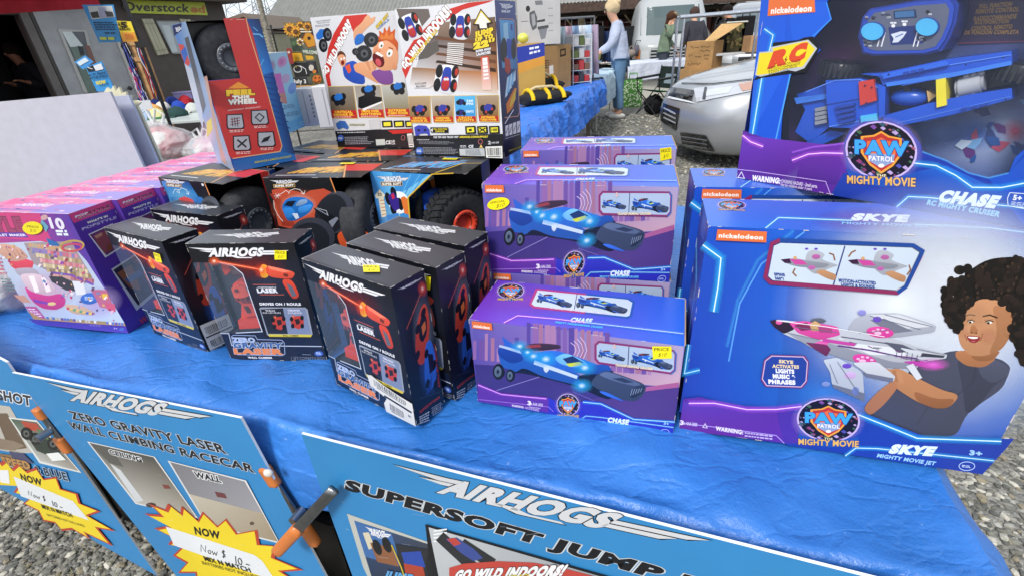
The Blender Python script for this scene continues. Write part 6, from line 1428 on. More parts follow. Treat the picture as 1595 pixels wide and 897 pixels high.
for i,(g,lb)in enumerate(zip((G1,G2,G3,G4,G5,G6,G7,G8,G9,G10,G11,G12,G13),lbs)):
    q=[[(441,36),(474,60)],[(462,34),(492,58)],[(471,45),(492,75)],[(451,60),(474,80)],[(471,76),(497,86)],[(453,82),(474,97)],[(475,86),(489,94)],[(452,98),(482,121)],[(476,96),(497,119)],[(455,121),(482,134)],[(483,114),(507,134)],[(446,76),(458,100)],[(450,132),(514,142)]][i]
    hang('garden_flag' if i!=12 else 'doormat',q,yF-.03-.012*i,lb,g,'seasonal flags on the dark stand' if i!=12 else None,cat='flag' if i!=12 else 'mat')
def board(name,quad,off,label,lean=0.0,th=.005,group='blue boards hung along the table front',left=None):
    """quad: photo corners TL,TR,BR,BL as they meet an upright plane `off` in front of the table edge"""
    O=tl(0,-off,0);N=-TY
    P=[on_plane(q,O,N)for q in quad]
    return P
def make_board(name,P,off,label,artf,group):
    """P: four 3D corners TL TR BR BL on the plane"""
    base=(P[2]+P[3])/2;base.z=min(p.z for p in P)
    t=empty(name,base,0,label,'sign',group);mb=MB();L_=[p-base for p in P];n=-TY
    th=n*.005
    mb.face([p+th for p in(L_[3],L_[2],L_[1],L_[0])],C('#3382bd'));mb.face([L_[0],L_[1],L_[2],L_[3]],C('#e6e6e6'))
    for i in range(4):
        j=(i+1)%4;mb.face([L_[i],L_[j],L_[j]+th,L_[i]+th],C('#e8ecf0'))
    A=PxArt(mb,base+th,TX,Vector((0,0,1)),lift=1.2e-4,start=3e-4)
    A.O=base+th;A._loc=A.loc
    A.loc=lambda uv,z=None:(th+A.U*uv[0]+A.V*uv[1]+A.N*(A.z if z is None else z))
    A.P=lambda q,z=None:A.loc(A.uv(q),z)
    artf(A)
    rnd=random.Random(len(mb.f))
    us=[(A.uv(A0)if 0 else None)for A0 in()]
    for i in range(46):
        a,b=rnd.uniform(.03,.95),rnd.uniform(.03,.9);p=L_[3].lerp(L_[2],a).lerp(L_[0].lerp(L_[1],a),b)+n*(.005+A.z+.0004);l=rnd.uniform(.004,.03);d=(TX*.8+Vector((0,0,1))*rnd.uniform(-.2,.5)).normalized()*l;e=Vector((0,0,rnd.uniform(.0004,.0009)))
        mb.face([p,p+d,p+d+e,p+e],C('#dfe8f0',rnd.uniform(.25,.7)))
    mb.build('board','printed_sign',t)
    return t
mat('printed_sign',rough=.38,spec=.45,alpha='col',nscale=3,namt=.08,bump=.12,bscale=14,bdist=.003)
class ZArt:
    """drawing in the coordinates of an enlarged crop of the photo"""
    def __init__(s,A,ox,oy,sc):s.A=A;s.o=(ox,oy);s.s=sc
    def q(s,p):return(s.o[0]+p[0]/s.s,s.o[1]+p[1]/s.s)
    def poly(s,pts,c):s.A.poly([s.q(p)for p in pts],c)
    def grad(s,q,c,n=4,m=4):s.A.grad([s.q(p)for p in q],c,n,m)
    def line(s,pts,w,c,closed=False):s.A.line([s.q(p)for p in pts],w/s.s,c,closed)
    def ell(s,c,rx,ry,col,rot=0):s.A.ell(s.q(c),rx/s.s,ry/s.s,col,rot)
    def radial(s,c,rx,ry,col,a=1.0):s.A.radial(s.q(c),rx/s.s,ry/s.s,col,a)
    def text(s,tx,bl,br,tl_,col,**k):s.A.text(tx,s.q(bl),s.q(br),s.q(tl_),col,**k)
    def logo(s,bl,br,tl_,**k):logo(s.A,s.q(bl),s.q(br),s.q(tl_),**k)
    def fine(s,q,*a,**k):s.A.fine([s.q(p)for p in q],*a,**k)
def star(Z,outer,inner_scale,cx,cy,c1='#b8402c',c2='#e8cf28'):
    Z.poly(outer,c1);Z.poly([(cx+(x-cx)*inner_scale,cy+(y-cy)*inner_scale)for x,y in outer],c2)
def pen(Z,ox,oy,s,ax,ay,col='#2c2c34',w=2.2):
    f=lambda pts:[(ox+s*(x*ax[0]+y*ay[0]),oy+s*(x*ax[1]+y*ay[1]))for x,y in pts]
    for st in([(0,0),(.1,1),(.5,.1),(.62,1.05)],[(.95,.5),(.8,.35),(.85,.05),(1.02,0),(1.15,.3),(1.02,.52),(.93,.48)],[(1.3,.55),(1.38,.02),(1.55,.4),(1.68,0),(1.85,.6)],
               [(2.75,.9),(2.5,.95),(2.42,.7),(2.7,.45),(2.68,.15),(2.38,.1)],[(2.62,1.15),(2.5,-.1)],[(3.9,.7),(3.86,-.45)],[(4.3,.55),(4.12,.2),(4.2,-.3),(4.45,-.35),(4.56,.1),(4.45,.5),(4.28,.55)],[(4.95,-.05),(5.4,-.1)]):
        Z.line(f(st),w,col)
def art_mid(A):
    Z=ZArt(A,0,550,2.586)
    Z.logo((296,190),(822,290),(316,150),dark='#14151a',ow=.03)if False else Z.logo((186,168),(836,284),(190,122),col='#c9cbcf',dark='#14151a',ow=.03)
    for tx,bl,br,tp in(('ZERO GRAVITY LASER',(296,262),(912,402),(274,228)),('WALL CLIMBING RACECAR',(288,300),(1024,478),(272,270))):
        Z.text(tx,bl,br,tp,'#1b1c22',bold=.035,out='#c8d4e0',ow=.035)
    Z.poly([(352,352),(625,414),(800,662),(548,604)],'#d6d8da');Z.grad([(362,358),(620,416),(790,655),(552,600)],['#55534e','#4c4a46','#a39c90','#b8b4ae'])
    Z.poly([(445,440),(488,468),(580,590),(552,598)],'#c8ccd0');Z.poly([(362,358),(440,376),(500,455),(445,440)],'#5a5854');Z.poly([(655,525),(680,528),(690,542),(665,542)],'#7a4038');Z.ell((610,608),20,10,'#4c4038')
    Z.text('CEILING',(448,402),(575,434),(440,383),'#24262c',bold=.04,out='#e4e6e8',ow=.09)
    Z.poly([(678,428),(994,508),(1130,762),(835,690)],'#d6d8da');Z.grad([(688,434),(988,512),(1060,640),(765,562)],['#77757a','#8a8a92','#9a9aa0','#85858c']);Z.grad([(765,562),(1060,640),(1122,754),(836,684)],['#c0b8a8','#a89c88','#988870','#b0a898']);Z.poly([(868,552),(908,560),(918,580),(878,574)],'#6a3a3c');Z.ell((1018,680),9,7,'#5a4c40')
    Z.text('WALL',(792,494),(896,516),(784,470),'#24262c',bold=.04,out='#e4e6e8',ow=.09)
    S=[(585,640),(650,645),(605,600),(668,625),(680,600),(730,640),(735,610),(800,668),(820,632),(880,690),(915,660),(960,720),(1040,705),(1050,765),(1120,770),(1110,820),(1225,868),(1140,875),(1240,940),(1100,930),(1090,980),(980,930),(900,960),(880,915),(800,930),(790,880),(720,880),(755,840),(700,810),(735,775),(680,765),(702,738),(625,700),(680,690)]
    cx,cy=880,790;star(Z,S,.93,cx,cy)
    Z.text('NOW',(792,722),(890,742),(786,692),'#1c1c14',bold=.05)
    Z.poly([(672,692),(1028,806),(1060,830),(1105,897),(1095,905),(705,768)],'#dfe2e6')
    pen(Z,814,792,37,(.98,.26),(-.1,-.75),w=3)
    Z.text('MIX N MATCH',(832,828),(1016,876),(822,808),'#1c1c14',bold=.02);Z.text('BATTERIES NOT INCLUDED',(822,842),(1060,905),(816,829),'#1c1c14',bold=.0)
def art_left(A):
    Z=ZArt(A,0,550,2.586)
    Z.text('STUNT SHOT',(-170,150),(126,210),(-180,112),'#2a2c34',bold=.04,out='#dfe6ee',ow=.06)
    Z.poly([(-60,200),(40,212),(150,400),(60,400),(-40,380)],'#b8b4ac');Z.poly([(-20,240),(30,240),(110,380),(40,390)],'#6b5a4a');Z.poly([(-60,330),(60,352),(100,370),(60,390),(-40,380)],'#8a7a68')
    Z.poly([(35,255),(150,268),(330,480),(160,440)],'#d8dad8');Z.grad([(45,262),(150,275),(318,472),(165,432)],['#3f5a48','#6b6058','#9a948a','#b8b8b4']);Z.poly([(85,270),(150,282),(170,315),(110,305)],'#b04a38')
    Z.poly([(110,330),(170,320),(230,350),(250,395),(200,410),(150,390)],'#2f3a34');Z.poly([(150,300),(190,320),(200,345),(160,340)],'#5a7a58')
    for x,y in((145,342),(216,362),(110,320)):Z.ell((x,y),22,26,'#17181a',-.5);Z.ell((x,y),12,14,'#5c6260',-.5);Z.ell((x,y),6,7,'#202222',-.5)
    Z.poly([(190,400),(240,395),(270,425),(215,430)],'#e8ecea')
    Z.poly([(0,400),(90,410),(130,470),(20,450)],'#8a6c48');Z.poly([(40,390),(100,400),(140,440),(60,430)],'#4a4a6c')
    Z.text('RED',(-30,470),(70,485),(-42,438),'#2a2c34',bold=.03,out='#c8ccd8',ow=.06);Z.text('& BLUE',(150,478),(278,508),(138,446),'#2a2c34',bold=.03,out='#9ab8d8',ow=.06);Z.text('SPEED',(20,440),(128,462),(8,410),'#b88a4c',bold=.05,out='#3a3a50',ow=.04)
    S=[(-30,400),(0,440),(20,425),(50,462),(75,440),(110,470),(150,455),(180,500),(232,492),(250,540),(318,560),(330,600),(410,632),(360,650),(470,712),(400,700),(460,772),(350,720),(370,745),(300,705),(255,710),(230,680),(180,670),(160,630),(100,600),(130,575),(60,555),(80,525),(-20,520)]
    star(Z,S,.93,200,590)
    Z.text('NOW',(94,505),(176,528),(86,478),'#1c1c14',bold=.05)
    Z.poly([(60,490),(300,590),(365,668),(90,570)],'#dfe2e6');Z.poly([(-10,465),(40,465),(45,520),(10,515)],'#e6e8ea')
    pen(Z,122,566,27,(.93,.33),(-.2,-.72),'#50525c',2)
    Z.text('MIX N MATCH',(180,618),(300,655),(170,600),'#1c1c14',bold=.02);Z.text('BATTERIES NOT INCLUDED',(200,648),(350,694),(192,638),'#1c1c14',bold=.0)
def art_right(A):
    Z=ZArt(A,400,640,2.658)
    Z.logo((560,290),(1845,575),(566,228),col='#c9cbcf',dark='#12131a',ow=.022)
    Z.text('SUPERSOFT JUMP FURY',(372,322),(2250,860),(378,282),'#15161c',bold=.06,out='#c4cace',ow=.035)
    Z.poly([(374,422),(758,556),(800,700),(800,900),(560,900),(440,640)],'#b8bab4');Z.grad([(404,450),(750,560),(800,800),(500,760)],['#34507c','#3a3c40','#2c2c30','#1c2436'])
    Z.poly([(404,450),(560,505),(600,640),(450,600)],'#3f6aa4');Z.logo((455,505),(560,525),(450,478),dark=None);Z.poly([(440,500),(465,498),(490,560),(465,570)],'#d0c8b0');Z.poly([(470,540),(560,560),(590,640),(500,620)],'#8a5a3c')
    for x,y in((500,560),(540,550)):Z.ell((x,y),16,34,'#17181c',-.4)
    Z.poly([(575,545),(750,575),(800,700),(800,900),(640,900)],'#26282e');Z.poly([(600,580),(680,575),(700,640),(620,650)],'#2a48a0');Z.poly([(610,625),(690,640),(700,683),(620,683)],'#a8402c');Z.ell((745,650),40,80,'#1c1d1f',-.2);Z.text('JUMP',(530,683),(640,700),(540,655),'#5aa0d8',bold=.06,out='#223',ow=.04);Z.line([(560,548),(600,640),(640,760)],5,'#c8b03c')
    Z.poly([(700,462),(1700,745),(1900,1000),(760,1000)],'#15161c');Z.grad([(714,474),(1640,738),(1800,960),(800,900)],['#b8bcc0','#8a8e94','#c8ccd0','#a8acb0'])
    for k in range(4):Z.line([(735,490+k*14),(790,482+k*14)],6,'#e4e6ea')
    for a,b in(((760,510),(900,640)),((850,540),(980,625))):Z.line([a,b],46,'#2a2b2e')
    Z.poly([(785,520),(830,515),(900,560),(940,600),(900,612),(850,580)],'#3a4a8c');Z.poly([(790,520),(825,516),(850,540),(820,550)],'#b04038')
    Z.poly([(800,640),(860,622),(1000,612),(1150,618),(1290,645),(1500,700),(1700,800),(1800,960),(800,900)],'#b8433a')
    Z.text('GO WILD INDOORS!',(822,686),(1262,668),(832,650),'#e8e8ea',bold=.08,out='#33282c',ow=.05,shear=.2);Z.text('SERIOUSLY SOFT RC!',(880,700),(1120,680),(886,684),'#d8c03c',bold=.04,out='#33282c',ow=.04,shear=.2)
Opl=.052
bR=[on_plane(q,tl(0,-Opl-.004,0),-TY)for q in((472,672),(1340,890))]
dirR=(bR[1]-bR[0]).normalized()
TRr=bR[0]+dirR*1.02;dn=Vector((0,0,-1));
PR=[bR[0],TRr,TRr+dn*.80,bR[0]+dn*.83+TX*.01]
make_board('toy_sign',PR,Opl,'large blue sign reading supersoft jump at the right of the table front',art_right,'blue printed boards along the table front')
bm_=[on_plane(q,tl(0,-Opl,0),-TY)for q in((22,578),(378,648),(526,924),(296,917))]
dM=(bm_[1]-bm_[0]).normalized();PM=[bm_[0],bm_[1],bm_[1]+(bm_[2]-bm_[1]).normalized()*.80,bm_[0]+(bm_[3]-bm_[0]).normalized()*.82]
make_board('toy_sign',PM,Opl,'middle blue sign with ceiling and wall pictures and yellow burst',art_mid,'blue printed boards along the table front')
bl_=[on_plane(q,tl(0,-Opl+.008,0),-TY)for q in((14,562),(247,894),(0,759))]
dL=(bl_[1]-bl_[0]).normalized();PL=[bl_[0]-TX*.60+Vector((0,0,.02)),bl_[0],bl_[0]+dL*(bl_[1]-bl_[0]).length,None]
PL[3]=PL[2]-TX*.60+Vector((0,0,.0));PL[3]=on_plane((-60,723),tl(0,-Opl+.008,0),-TY);PL[0]=PL[3]+Vector((0,0,.83))
make_board('toy_sign',PL,Opl,'leftmost blue sign cut by the photo edge with monster truck picture',art_left,'blue printed boards along the table front')
def clamp(a_tip,a_piv,a_end,b_tip,b_end,off,label,wdt=.022):
    g=lambda q,o=off:on_plane(q,tl(0,-o,0),-TY)
    pv=g(a_piv);t=empty('spring_clamp',pv,0,label,'clamp','metal spring clamps with orange tips')
    def arm(q0,q1,col_tip,o0,o1,tipf0,tipf1):
        a,b=g(q0,o0)-pv,g(q1,o1)-pv;d=(b-a);L_=d.length;d.normalize();nrm=-TY;sd=d.cross(nrm).normalized();ob=None
        def bar(f0,f1,w0,w1,th,c,mt,name,par,pad=0):
            m=MB();A_,B_=a+d*L_*f0,a+d*L_*f1;pts=[];n_=12
            V=[]
            for i in range(n_+1):
                f=i/n_;c0=A_.lerp(B_,f);ww=w0+(w1-w0)*f
                e=min(1,.55+min(f,1-f)*6)if pad else 1
                for k in range(8):
                    an=2*PI*k/8+PI/8;x,y=math.cos(an),math.sin(an);x=math.copysign(abs(x)**.5,x);y=math.copysign(abs(y)**.6,y)
                    V.append(c0+sd*x*ww*.5*e+nrm*(y*th*.5*e))
            F=[(i*8+k,i*8+(k+1)%8,(i+1)*8+(k+1)%8,(i+1)*8+k)for i in range(n_)for k in range(8)]+[tuple(reversed(range(8))),tuple(range(n_*8,n_*8+8))]
            m.mesh(V,F,c,0,True)
            return m.build(name,mt,par)
        ob=bar(.06 if tipf0 else 0,.94,wdt,wdt*1.15,.010,C('#8a8d90'),'metal','arm',t)
        if tipf0:bar(-.02,tipf0,wdt*1.25,wdt*1.3,.020,C('#c8743a'),'plastic','rubber_tip',ob,1)
        if tipf1:bar(1-tipf1,1.02,wdt*1.35,wdt*1.25,.022,C('#c8743a'),'plastic','rubber_tip',ob,1)
        return ob
    o1=arm(a_tip,a_end,0,off,off+.0,.22,.36)
    if b_tip:arm(b_tip,b_end,0,off+.03,off+.055,0,.42)
    m=MB();x=Vector((0,0,0));m.tube([x-TY*.0+TX*0-TY*.005,x-TY*.035],.010,C('#9a9ca0'),n=14);m.build('pivot','metal',t)
    if b_tip:
        m=MB();p=g((418,736),off+.014)-pv;m.blob(tuple(p),(.010,.006,.010),C('#d8d4cc'),sub=2,amp=0);m.build('pad','plastic',t)
    return t
clamp((412,728),(474,790),(492,846),(520,762),(432,858),.052,'open metal clamp with orange grips between the middle and right signs',.021)
clamp((58,636),(82,668),(108,702),None,None,.058,'small metal clamp with orange tip joining the left and middle signs',.024)
WW,WD,WH=.268,.158,.355;WF=frames(WW,WD,WH)
def octx(A,c,r,col='#1a1a1f'):pass
def monster(A,f,body='#2f7ad0',tyre='#1b1d22',rim='#7c8088'):
    """printed truck: f maps 0..100 x 0..70"""
    P=lambda pts:[f(*p)for p in pts];U=abs(f(10,0)[0]-f(0,0)[0])/10 or 1
    for x,y,r_ in((20,46,17),(66,20,15)):A.ell(f(x,y),r_*U,r_*U*1.05,tyre)
    A.poly(P([(18,30),(30,12),(55,5),(75,14),(84,26),(66,40),(44,48),(26,44)]),body);A.poly(P([(34,16),(52,10),(60,18),(44,26)]),'#16294c');A.poly(P([(24,30),(44,34),(66,30),(56,42),(34,44)]),'#1a4a94')
    for x,y,r_ in((36,54,19),(82,44,18)):
        A.ell(f(x,y),r_*U,r_*U*1.08,tyre);A.ell(f(x+1,y),r_*U*.55,r_*U*.6,rim);A.ell(f(x+1,y),r_*U*.3,r_*U*.34,'#25272c')
def cut_front(A,edge,TL,TR,BR,BL,base):
    A.poly([TL]+edge+[BR,BL],base)
def w2_front(A):
    TL,TR,BR,BL=(15,315),(655,335),(825,1160),(270,1130)
    edge=[(462,328),(500,430),(560,450),(600,500),(625,560),(622,620),(600,665),(700,668),(705,690)]
    A.poly([TL]+edge+[BR,BL],'#15161a')
    A.poly([(75,400),(140,385),(300,430),(330,410),(420,400),(500,440),(510,600),(200,660),(125,640)],'#b84a34')
    A.poly([(60,420),(110,500),(150,640),(240,650),(200,560),(120,440)],'#8f3024');A.radial((250,520),190,130,'#e8734c',.7)
    logo(A,(72,357),(262,355),(62,336),'#dcdce2',None)
    A.poly([(84,362),(230,360),(232,384),(90,386)],'#d8a860');A.poly([(87,365),(227,363),(229,381),(93,383)],'#16161a');A.text('SUPER SOFT',(98,380),(222,378),(96,367),'#e8e2d8',bold=.07)
    A.line([(110,440),(150,420),(170,405),(195,420),(185,432),(200,405),(230,395),(262,402),(290,430)],3,'#f2e8e4');A.line([(270,425),(292,434),(298,410)],3,'#f2e8e4')
    for k in range(6):A.line([(113,440),(113+22*math.cos(k*PI/3),440+20*math.sin(k*PI/3))],2.5,'#f2e8e4')
    A.line([(90,470),(96,520),(120,570),(155,612)],3,'#f2e8e4')
    A.soft=.22
    A.radial((255,510),125,85,'#f8d8cc',.85)
    A.poly([(145,515),(165,470),(215,448),(300,455),(362,500),(330,560),(240,610),(185,610),(160,560)],'#1f66b4');A.poly([(160,505),(185,478),(240,475),(215,515)],'#141c2c');A.poly([(232,510),(262,470),(310,466),(318,490),(265,512)],'#7f9cc0')
    A.poly([(150,520),(215,520),(240,560),(190,600),(165,570)],'#2f80cf');A.poly([(250,520),(330,500),(352,510),(320,550),(262,560)],'#3a8ad8');A.poly([(215,560),(240,600),(262,590),(250,560)],'#c8d4e4')
    A.ell((500,560),118,142,'#3c3f4a',.25);A.ell((470,570),104,132,'#22242c',.25);A.poly([(350,520),(440,560),(520,600),(500,650),(440,640),(380,560)],'#16181e')
    A.line([(372,530),(455,580)],5,'#8a90a0');A.line([(380,528),(440,548),(450,575)],2.5,'#d0d4dc');A.poly([(455,620),(505,590),(520,600),(480,660)],'#7c8290')
    A.ell((350,720),150,130,'#343741',.2);A.ell((335,740),130,116,'#1e2028',.2)
    A.poly([(505,700),(600,662),(705,690),(740,740),(640,830),(540,800)],'#c8502a');A.poly([(582,715),(635,678),(690,700),(660,712),(655,745),(610,750),(605,720)],'#e8b23a');A.text('FEEL',(610,760),(680,748),(607,735),'#f0c83c',bold=.08)
    A.soft=0;A.line([(462,328),(500,430)],7,'#d98c50')
def w_top(A,flame=('#e8b83c','#d8503c'),word='STUNT SHOT'):
    A.full(['#36383e','#2c2d33','#26272c','#2e3036'])
    cols=[C(flame[0]),C(flame[1])]
    for k in range(7):
        x=.14+k*.055;A.poly([(x,.70-k*.03),(x+.30,.32-k*.02),(x+.36,.30-k*.02),(x+.10,.68-k*.03)],flame[k%2])
    A.text(word,(.16,.72),(.72,.66),(.24,.38),flame[0],bold=.07,shear=.25,out='#a8301f',ow=.03)
    A.line([(.08,.86),(.5,.84)],.03,'#d8d8dc')
def w_red_side(A,f=None):
    """side panel, unit square, window open at its upper front part"""
    A.poly([(0,1),(1,1),(1,0),(.70,0),(.70,.52),(.64,.58),(0,.58)],'#c63a36')
    A.grad([(.86,0),(1,0),(1,1),(.86,1)],['#1c3f8a','#12254c','#2a6ac0','#2a72c8'],2,6);A.poly([(0,.93),(1,.93),(1,1),(0,1)],'#2a72c0')
    A.line([(.86,0),(.86,.86),(.80,.93),(0,.93)],.012,'#e0b070')
    A.radial((.95,.35),.1,.2,'#4a9ae0',.5);A.line([(.9,.3),(1,.22)],.012,'#6ab8f0');A.line([(.88,.5),(1,.38)],.01,'#5aa8e8')
    A.poly([(.30,.635),(.47,.60),(.64,.635),(.60,.65),(.34,.65)],'#e8a23a')
    A.text('FEEL',(.26,.69),(.68,.69),(.26,.65),'#f0b83c',bold=.09,out='#3a1414',ow=.05);A.text('THIS',(.34,.725),(.66,.725),(.34,.695),'#f2eee8',bold=.08,out='#3a1414',ow=.05);A.text('WHEEL',(.24,.765),(.72,.765),(.24,.73),'#f2eee8',bold=.08,out='#3a1414',ow=.05)
    A.text('LIGHTWEIGHT TECHNOLOGY',(.2,.79),(.72,.79),(.2,.782),'#f0d8d4',bold=.03)
    for cx,cy,kind in((.22,.84,0),(.62,.84,1),(.22,.92,2),(.62,.92,3)):
        w2,h2=.12,.030
        A.poly([(cx-w2-.02,cy-h2-.006),(cx+w2+.02,cy-h2-.006),(cx+w2+.02,cy+h2+.006),(cx-w2-.02,cy+h2+.006)],'#2c1a1e');A.poly([(cx-w2,cy-h2),(cx+w2,cy-h2),(cx+w2,cy+h2),(cx-w2,cy+h2)],'#b8bcc4')
        c2='#a02a2a' if kind==0 else '#1c1c22'
        A.line([(cx-.07,cy+.016),(cx+.07,cy-.016)],.016,c2);A.line([(cx-.06,cy-.014),(cx+.07,cy+.016)],.012,'#1c1c22')
        if kind==1:A.line([(cx-.06,cy),(cx,cy-.016),(cx+.06,cy),(cx,cy+.016)],.012,c2,True)
        A.fine([(cx-.12,cy+h2+.008),(cx+.12,cy+h2+.008),(cx+.12,cy+h2+.018),(cx-.12,cy+h2+.018)],1,'#f0d8d4',n=4)
def foam_wheel(mb,c,r,wid,rim='#5a5e66',tread=False,hub='#3a3c42',face=1):
    T=Matrix.Translation(c)@Matrix.Rotation(PI/2*face,4,'Y')
    k='#3c3d41' if not tread else '#2c2d30'
    prof=[(r*.42,wid/2*.9),(r*.5,wid/2),(r*.8,wid/2),(r*.93,wid/2*.9),(r,wid/2*.6),(r,-wid/2*.6),(r*.93,-wid/2*.9),(r*.8,-wid/2),(r*.3,-wid/2)]
    mb.lathe(prof,C(k),0,44,T)
    mb.lathe([(r*.44,wid/2*.86),(r*.43,wid/2*1.0),(r*.38,wid/2*1.02),(r*.30,wid/2*.98),(r*.27,wid/2*.8),(r*.12,wid/2*.7),(.0001,wid/2*.72)],C(rim),1,40,T)
    for i in range(16):
        a=2*PI*i/16;mb.lathe([(r*.03,wid/2*1.05),(r*.028,wid/2*1.07),(.0001,wid/2*1.07)],C('#8a8e96' if not tread else '#5a1a14'),1,8,T@Matrix.Translation((r*.35*math.cos(a),r*.35*math.sin(a),0)))
    mb.lathe([(r*.26,wid/2*.82),(r*.2,wid/2*.6),(.0001,wid/2*.6)],C('#17181b'),1,24,T)
    if tread:
        for i in range(30):
            a=2*PI*i/30
            for s_ in(-1,1):
                Tm=T@Matrix.Rotation(a+s_*.05,4,'Z')@Matrix.Translation((r*1.0,0,s_*wid*.25))@Matrix.Rotation(.35*s_,4,'X')
                mb.box((-.004,-r*.075,-wid*.23),(.004,r*.075,wid*.23),C('#2a2b2e'),0,Tm)
def make_wheel_box(label,group,front,variant=0):
    w,d,h=WW,WD,WH;F=WF
    t=empty('wheel_toy_box',(0,0,0),0,label,'toy box',group);mb=MB()
    panel(mb,F['left'],'#1f2026');panel(mb,F['bottom'],'#16171b')
    front(mb,F)
    if variant==0:
        A=art(mb,F['right'],UNIT);w_red_side(A)
        w_top(art(mb,F['top'],UNIT));A=art(mb,F['top'],UNIT,start=6e-4);A.poly([(.72,.42),(1,.42),(1,1),(.80,1)],'#17181b');A.poly([(.58,.16),(1,.16),(1,.60),(.735,.60)],'#d23a32');A.line([(.84,1),(.60,.16),(1,.16)],.016,'#e0a060')
        mb.box((.165,.004,.08),(.168,d-.003,h-.003),C('#111114'));mb.box((.168,.003,.078),(w-.002,d-.003,.082),C('#111114'));mb.box((.168,d-.004,.08),(w-.002,d-.002,h-.003),C('#111114'))
        wm=MB();foam_wheel(wm,(w-.047,.079,.226),.096,.066)
    else:
        A=art(mb,F['right'],UNIT);A.poly([(.62,0),(1,0),(1,1),(0,1),(0,.6),(.5,.56),(.62,.45)],'#1d2c78');A.poly([(0,.65),(1,.6),(1,1),(0,1)],'#16205c')
        w_top(art(mb,F['top'],UNIT),('#58b0e8','#e08038'),'JUMP FURY');A=art(mb,F['top'],UNIT,start=6e-4);A.poly([(.72,1),(.82,.42),(1,.36),(1,1)],'#101013');A.line([(.70,1),(.81,.40),(1,.34)],.02,'#d8b23c')
        mb.box((.10,d-.006,.06),(w-.004,d-.003,h-.003),C('#101117'));mb.box((.095,.003,.055),(w-.003,d-.003,.06),C('#101117'))
        wm=MB();foam_wheel(wm,(0,0,0),.084,.075,rim='#d8452c',tread=True)
    wear(mb,w,d,h,'#a8a49c',seed=int(w*1000)+variant,amt=.3)
    mb.build('carton','printed_card',t)
    wo=wm.build('wheel',['foam_rubber','plastic'],t)
    if variant:
        wo.location=(w-.062,.062,.212);wo.rotation_euler=(0,0,-.62)
        m=MB();m.box((.105,.05,.13),(.165,.12,.285),C('#2148a8'),bev=.014);m.box((.118,.035,.16),(.148,.06,.26),C('#2f5cc4'),bev=.008)
        m.box((.128,.030,.18),(.134,.036,.235),C('#9fb8e8'));m.box((.120,.030,.205),(.144,.036,.209),C('#9fb8e8'));m.box((.12,.028,.13),(.15,.05,.150),C('#8c9098'),bev=.004)
        m.build('toy_truck','plastic',t);m=MB();foam_wheel(m,(.096,.09,.225),.05,.02,rim='#c8402c',tread=False);m.build('wheel',['foam_rubber','plastic'],t)
    return t
def w_front_a(mb,F):
    w2_front(art(mb,F['front'],[(15,315),(655,335),(825,1160),(270,1130)]))
def w_front_b(mb,F):
    A=art(mb,F['front'],[(55,490),(640,505),(900,1395),(390,1290)])
    A.poly([(55,490),(475,500),(515,600),(575,640),(640,740),(650,860),(700,1000),(750,1020),(900,1395),(390,1290)],'#14161c')
    A.grad([(85,520),(330,505),(420,640),(150,740)],['#2a78c4','#1a3f78','#2f86d0','#5cb0e4'])
    A.poly([(150,640),(300,600),(440,620),(520,720),(560,900),(380,900),(230,800)],'#2468b0');A.radial((250,620),160,80,'#7cc8f0',.6)
    logo(A,(95,528),(302,526),(82,503),'#dcdce2',None)
    A.poly([(122,530),(262,532),(264,556),(128,556)],'#d8a860');A.poly([(125,533),(259,535),(261,553),(131,553)],'#16161a');A.text('SUPER SOFT',(138,551),(254,552),(136,538),'#e8e2d8',bold=.07)
    A.line([(180,610),(200,572),(235,575),(240,600),(215,592),(262,560),(300,570),(318,600)],3.5,'#dcecf8');A.line([(298,598),(320,606),(326,582)],3.5,'#dcecf8')
    A.ell((500,740),100,140,'#444954',.3);A.ell((480,760),86,124,'#23262e',.3)
    A.poly([(230,640),(280,622),(350,640),(380,680),(300,700),(240,690)],'#c84a4a');A.poly([(445,510),(465,512),(468,530),(450,528)],'#dfe8f4')
    A.line([(475,500),(515,600)],8,'#d98c50')
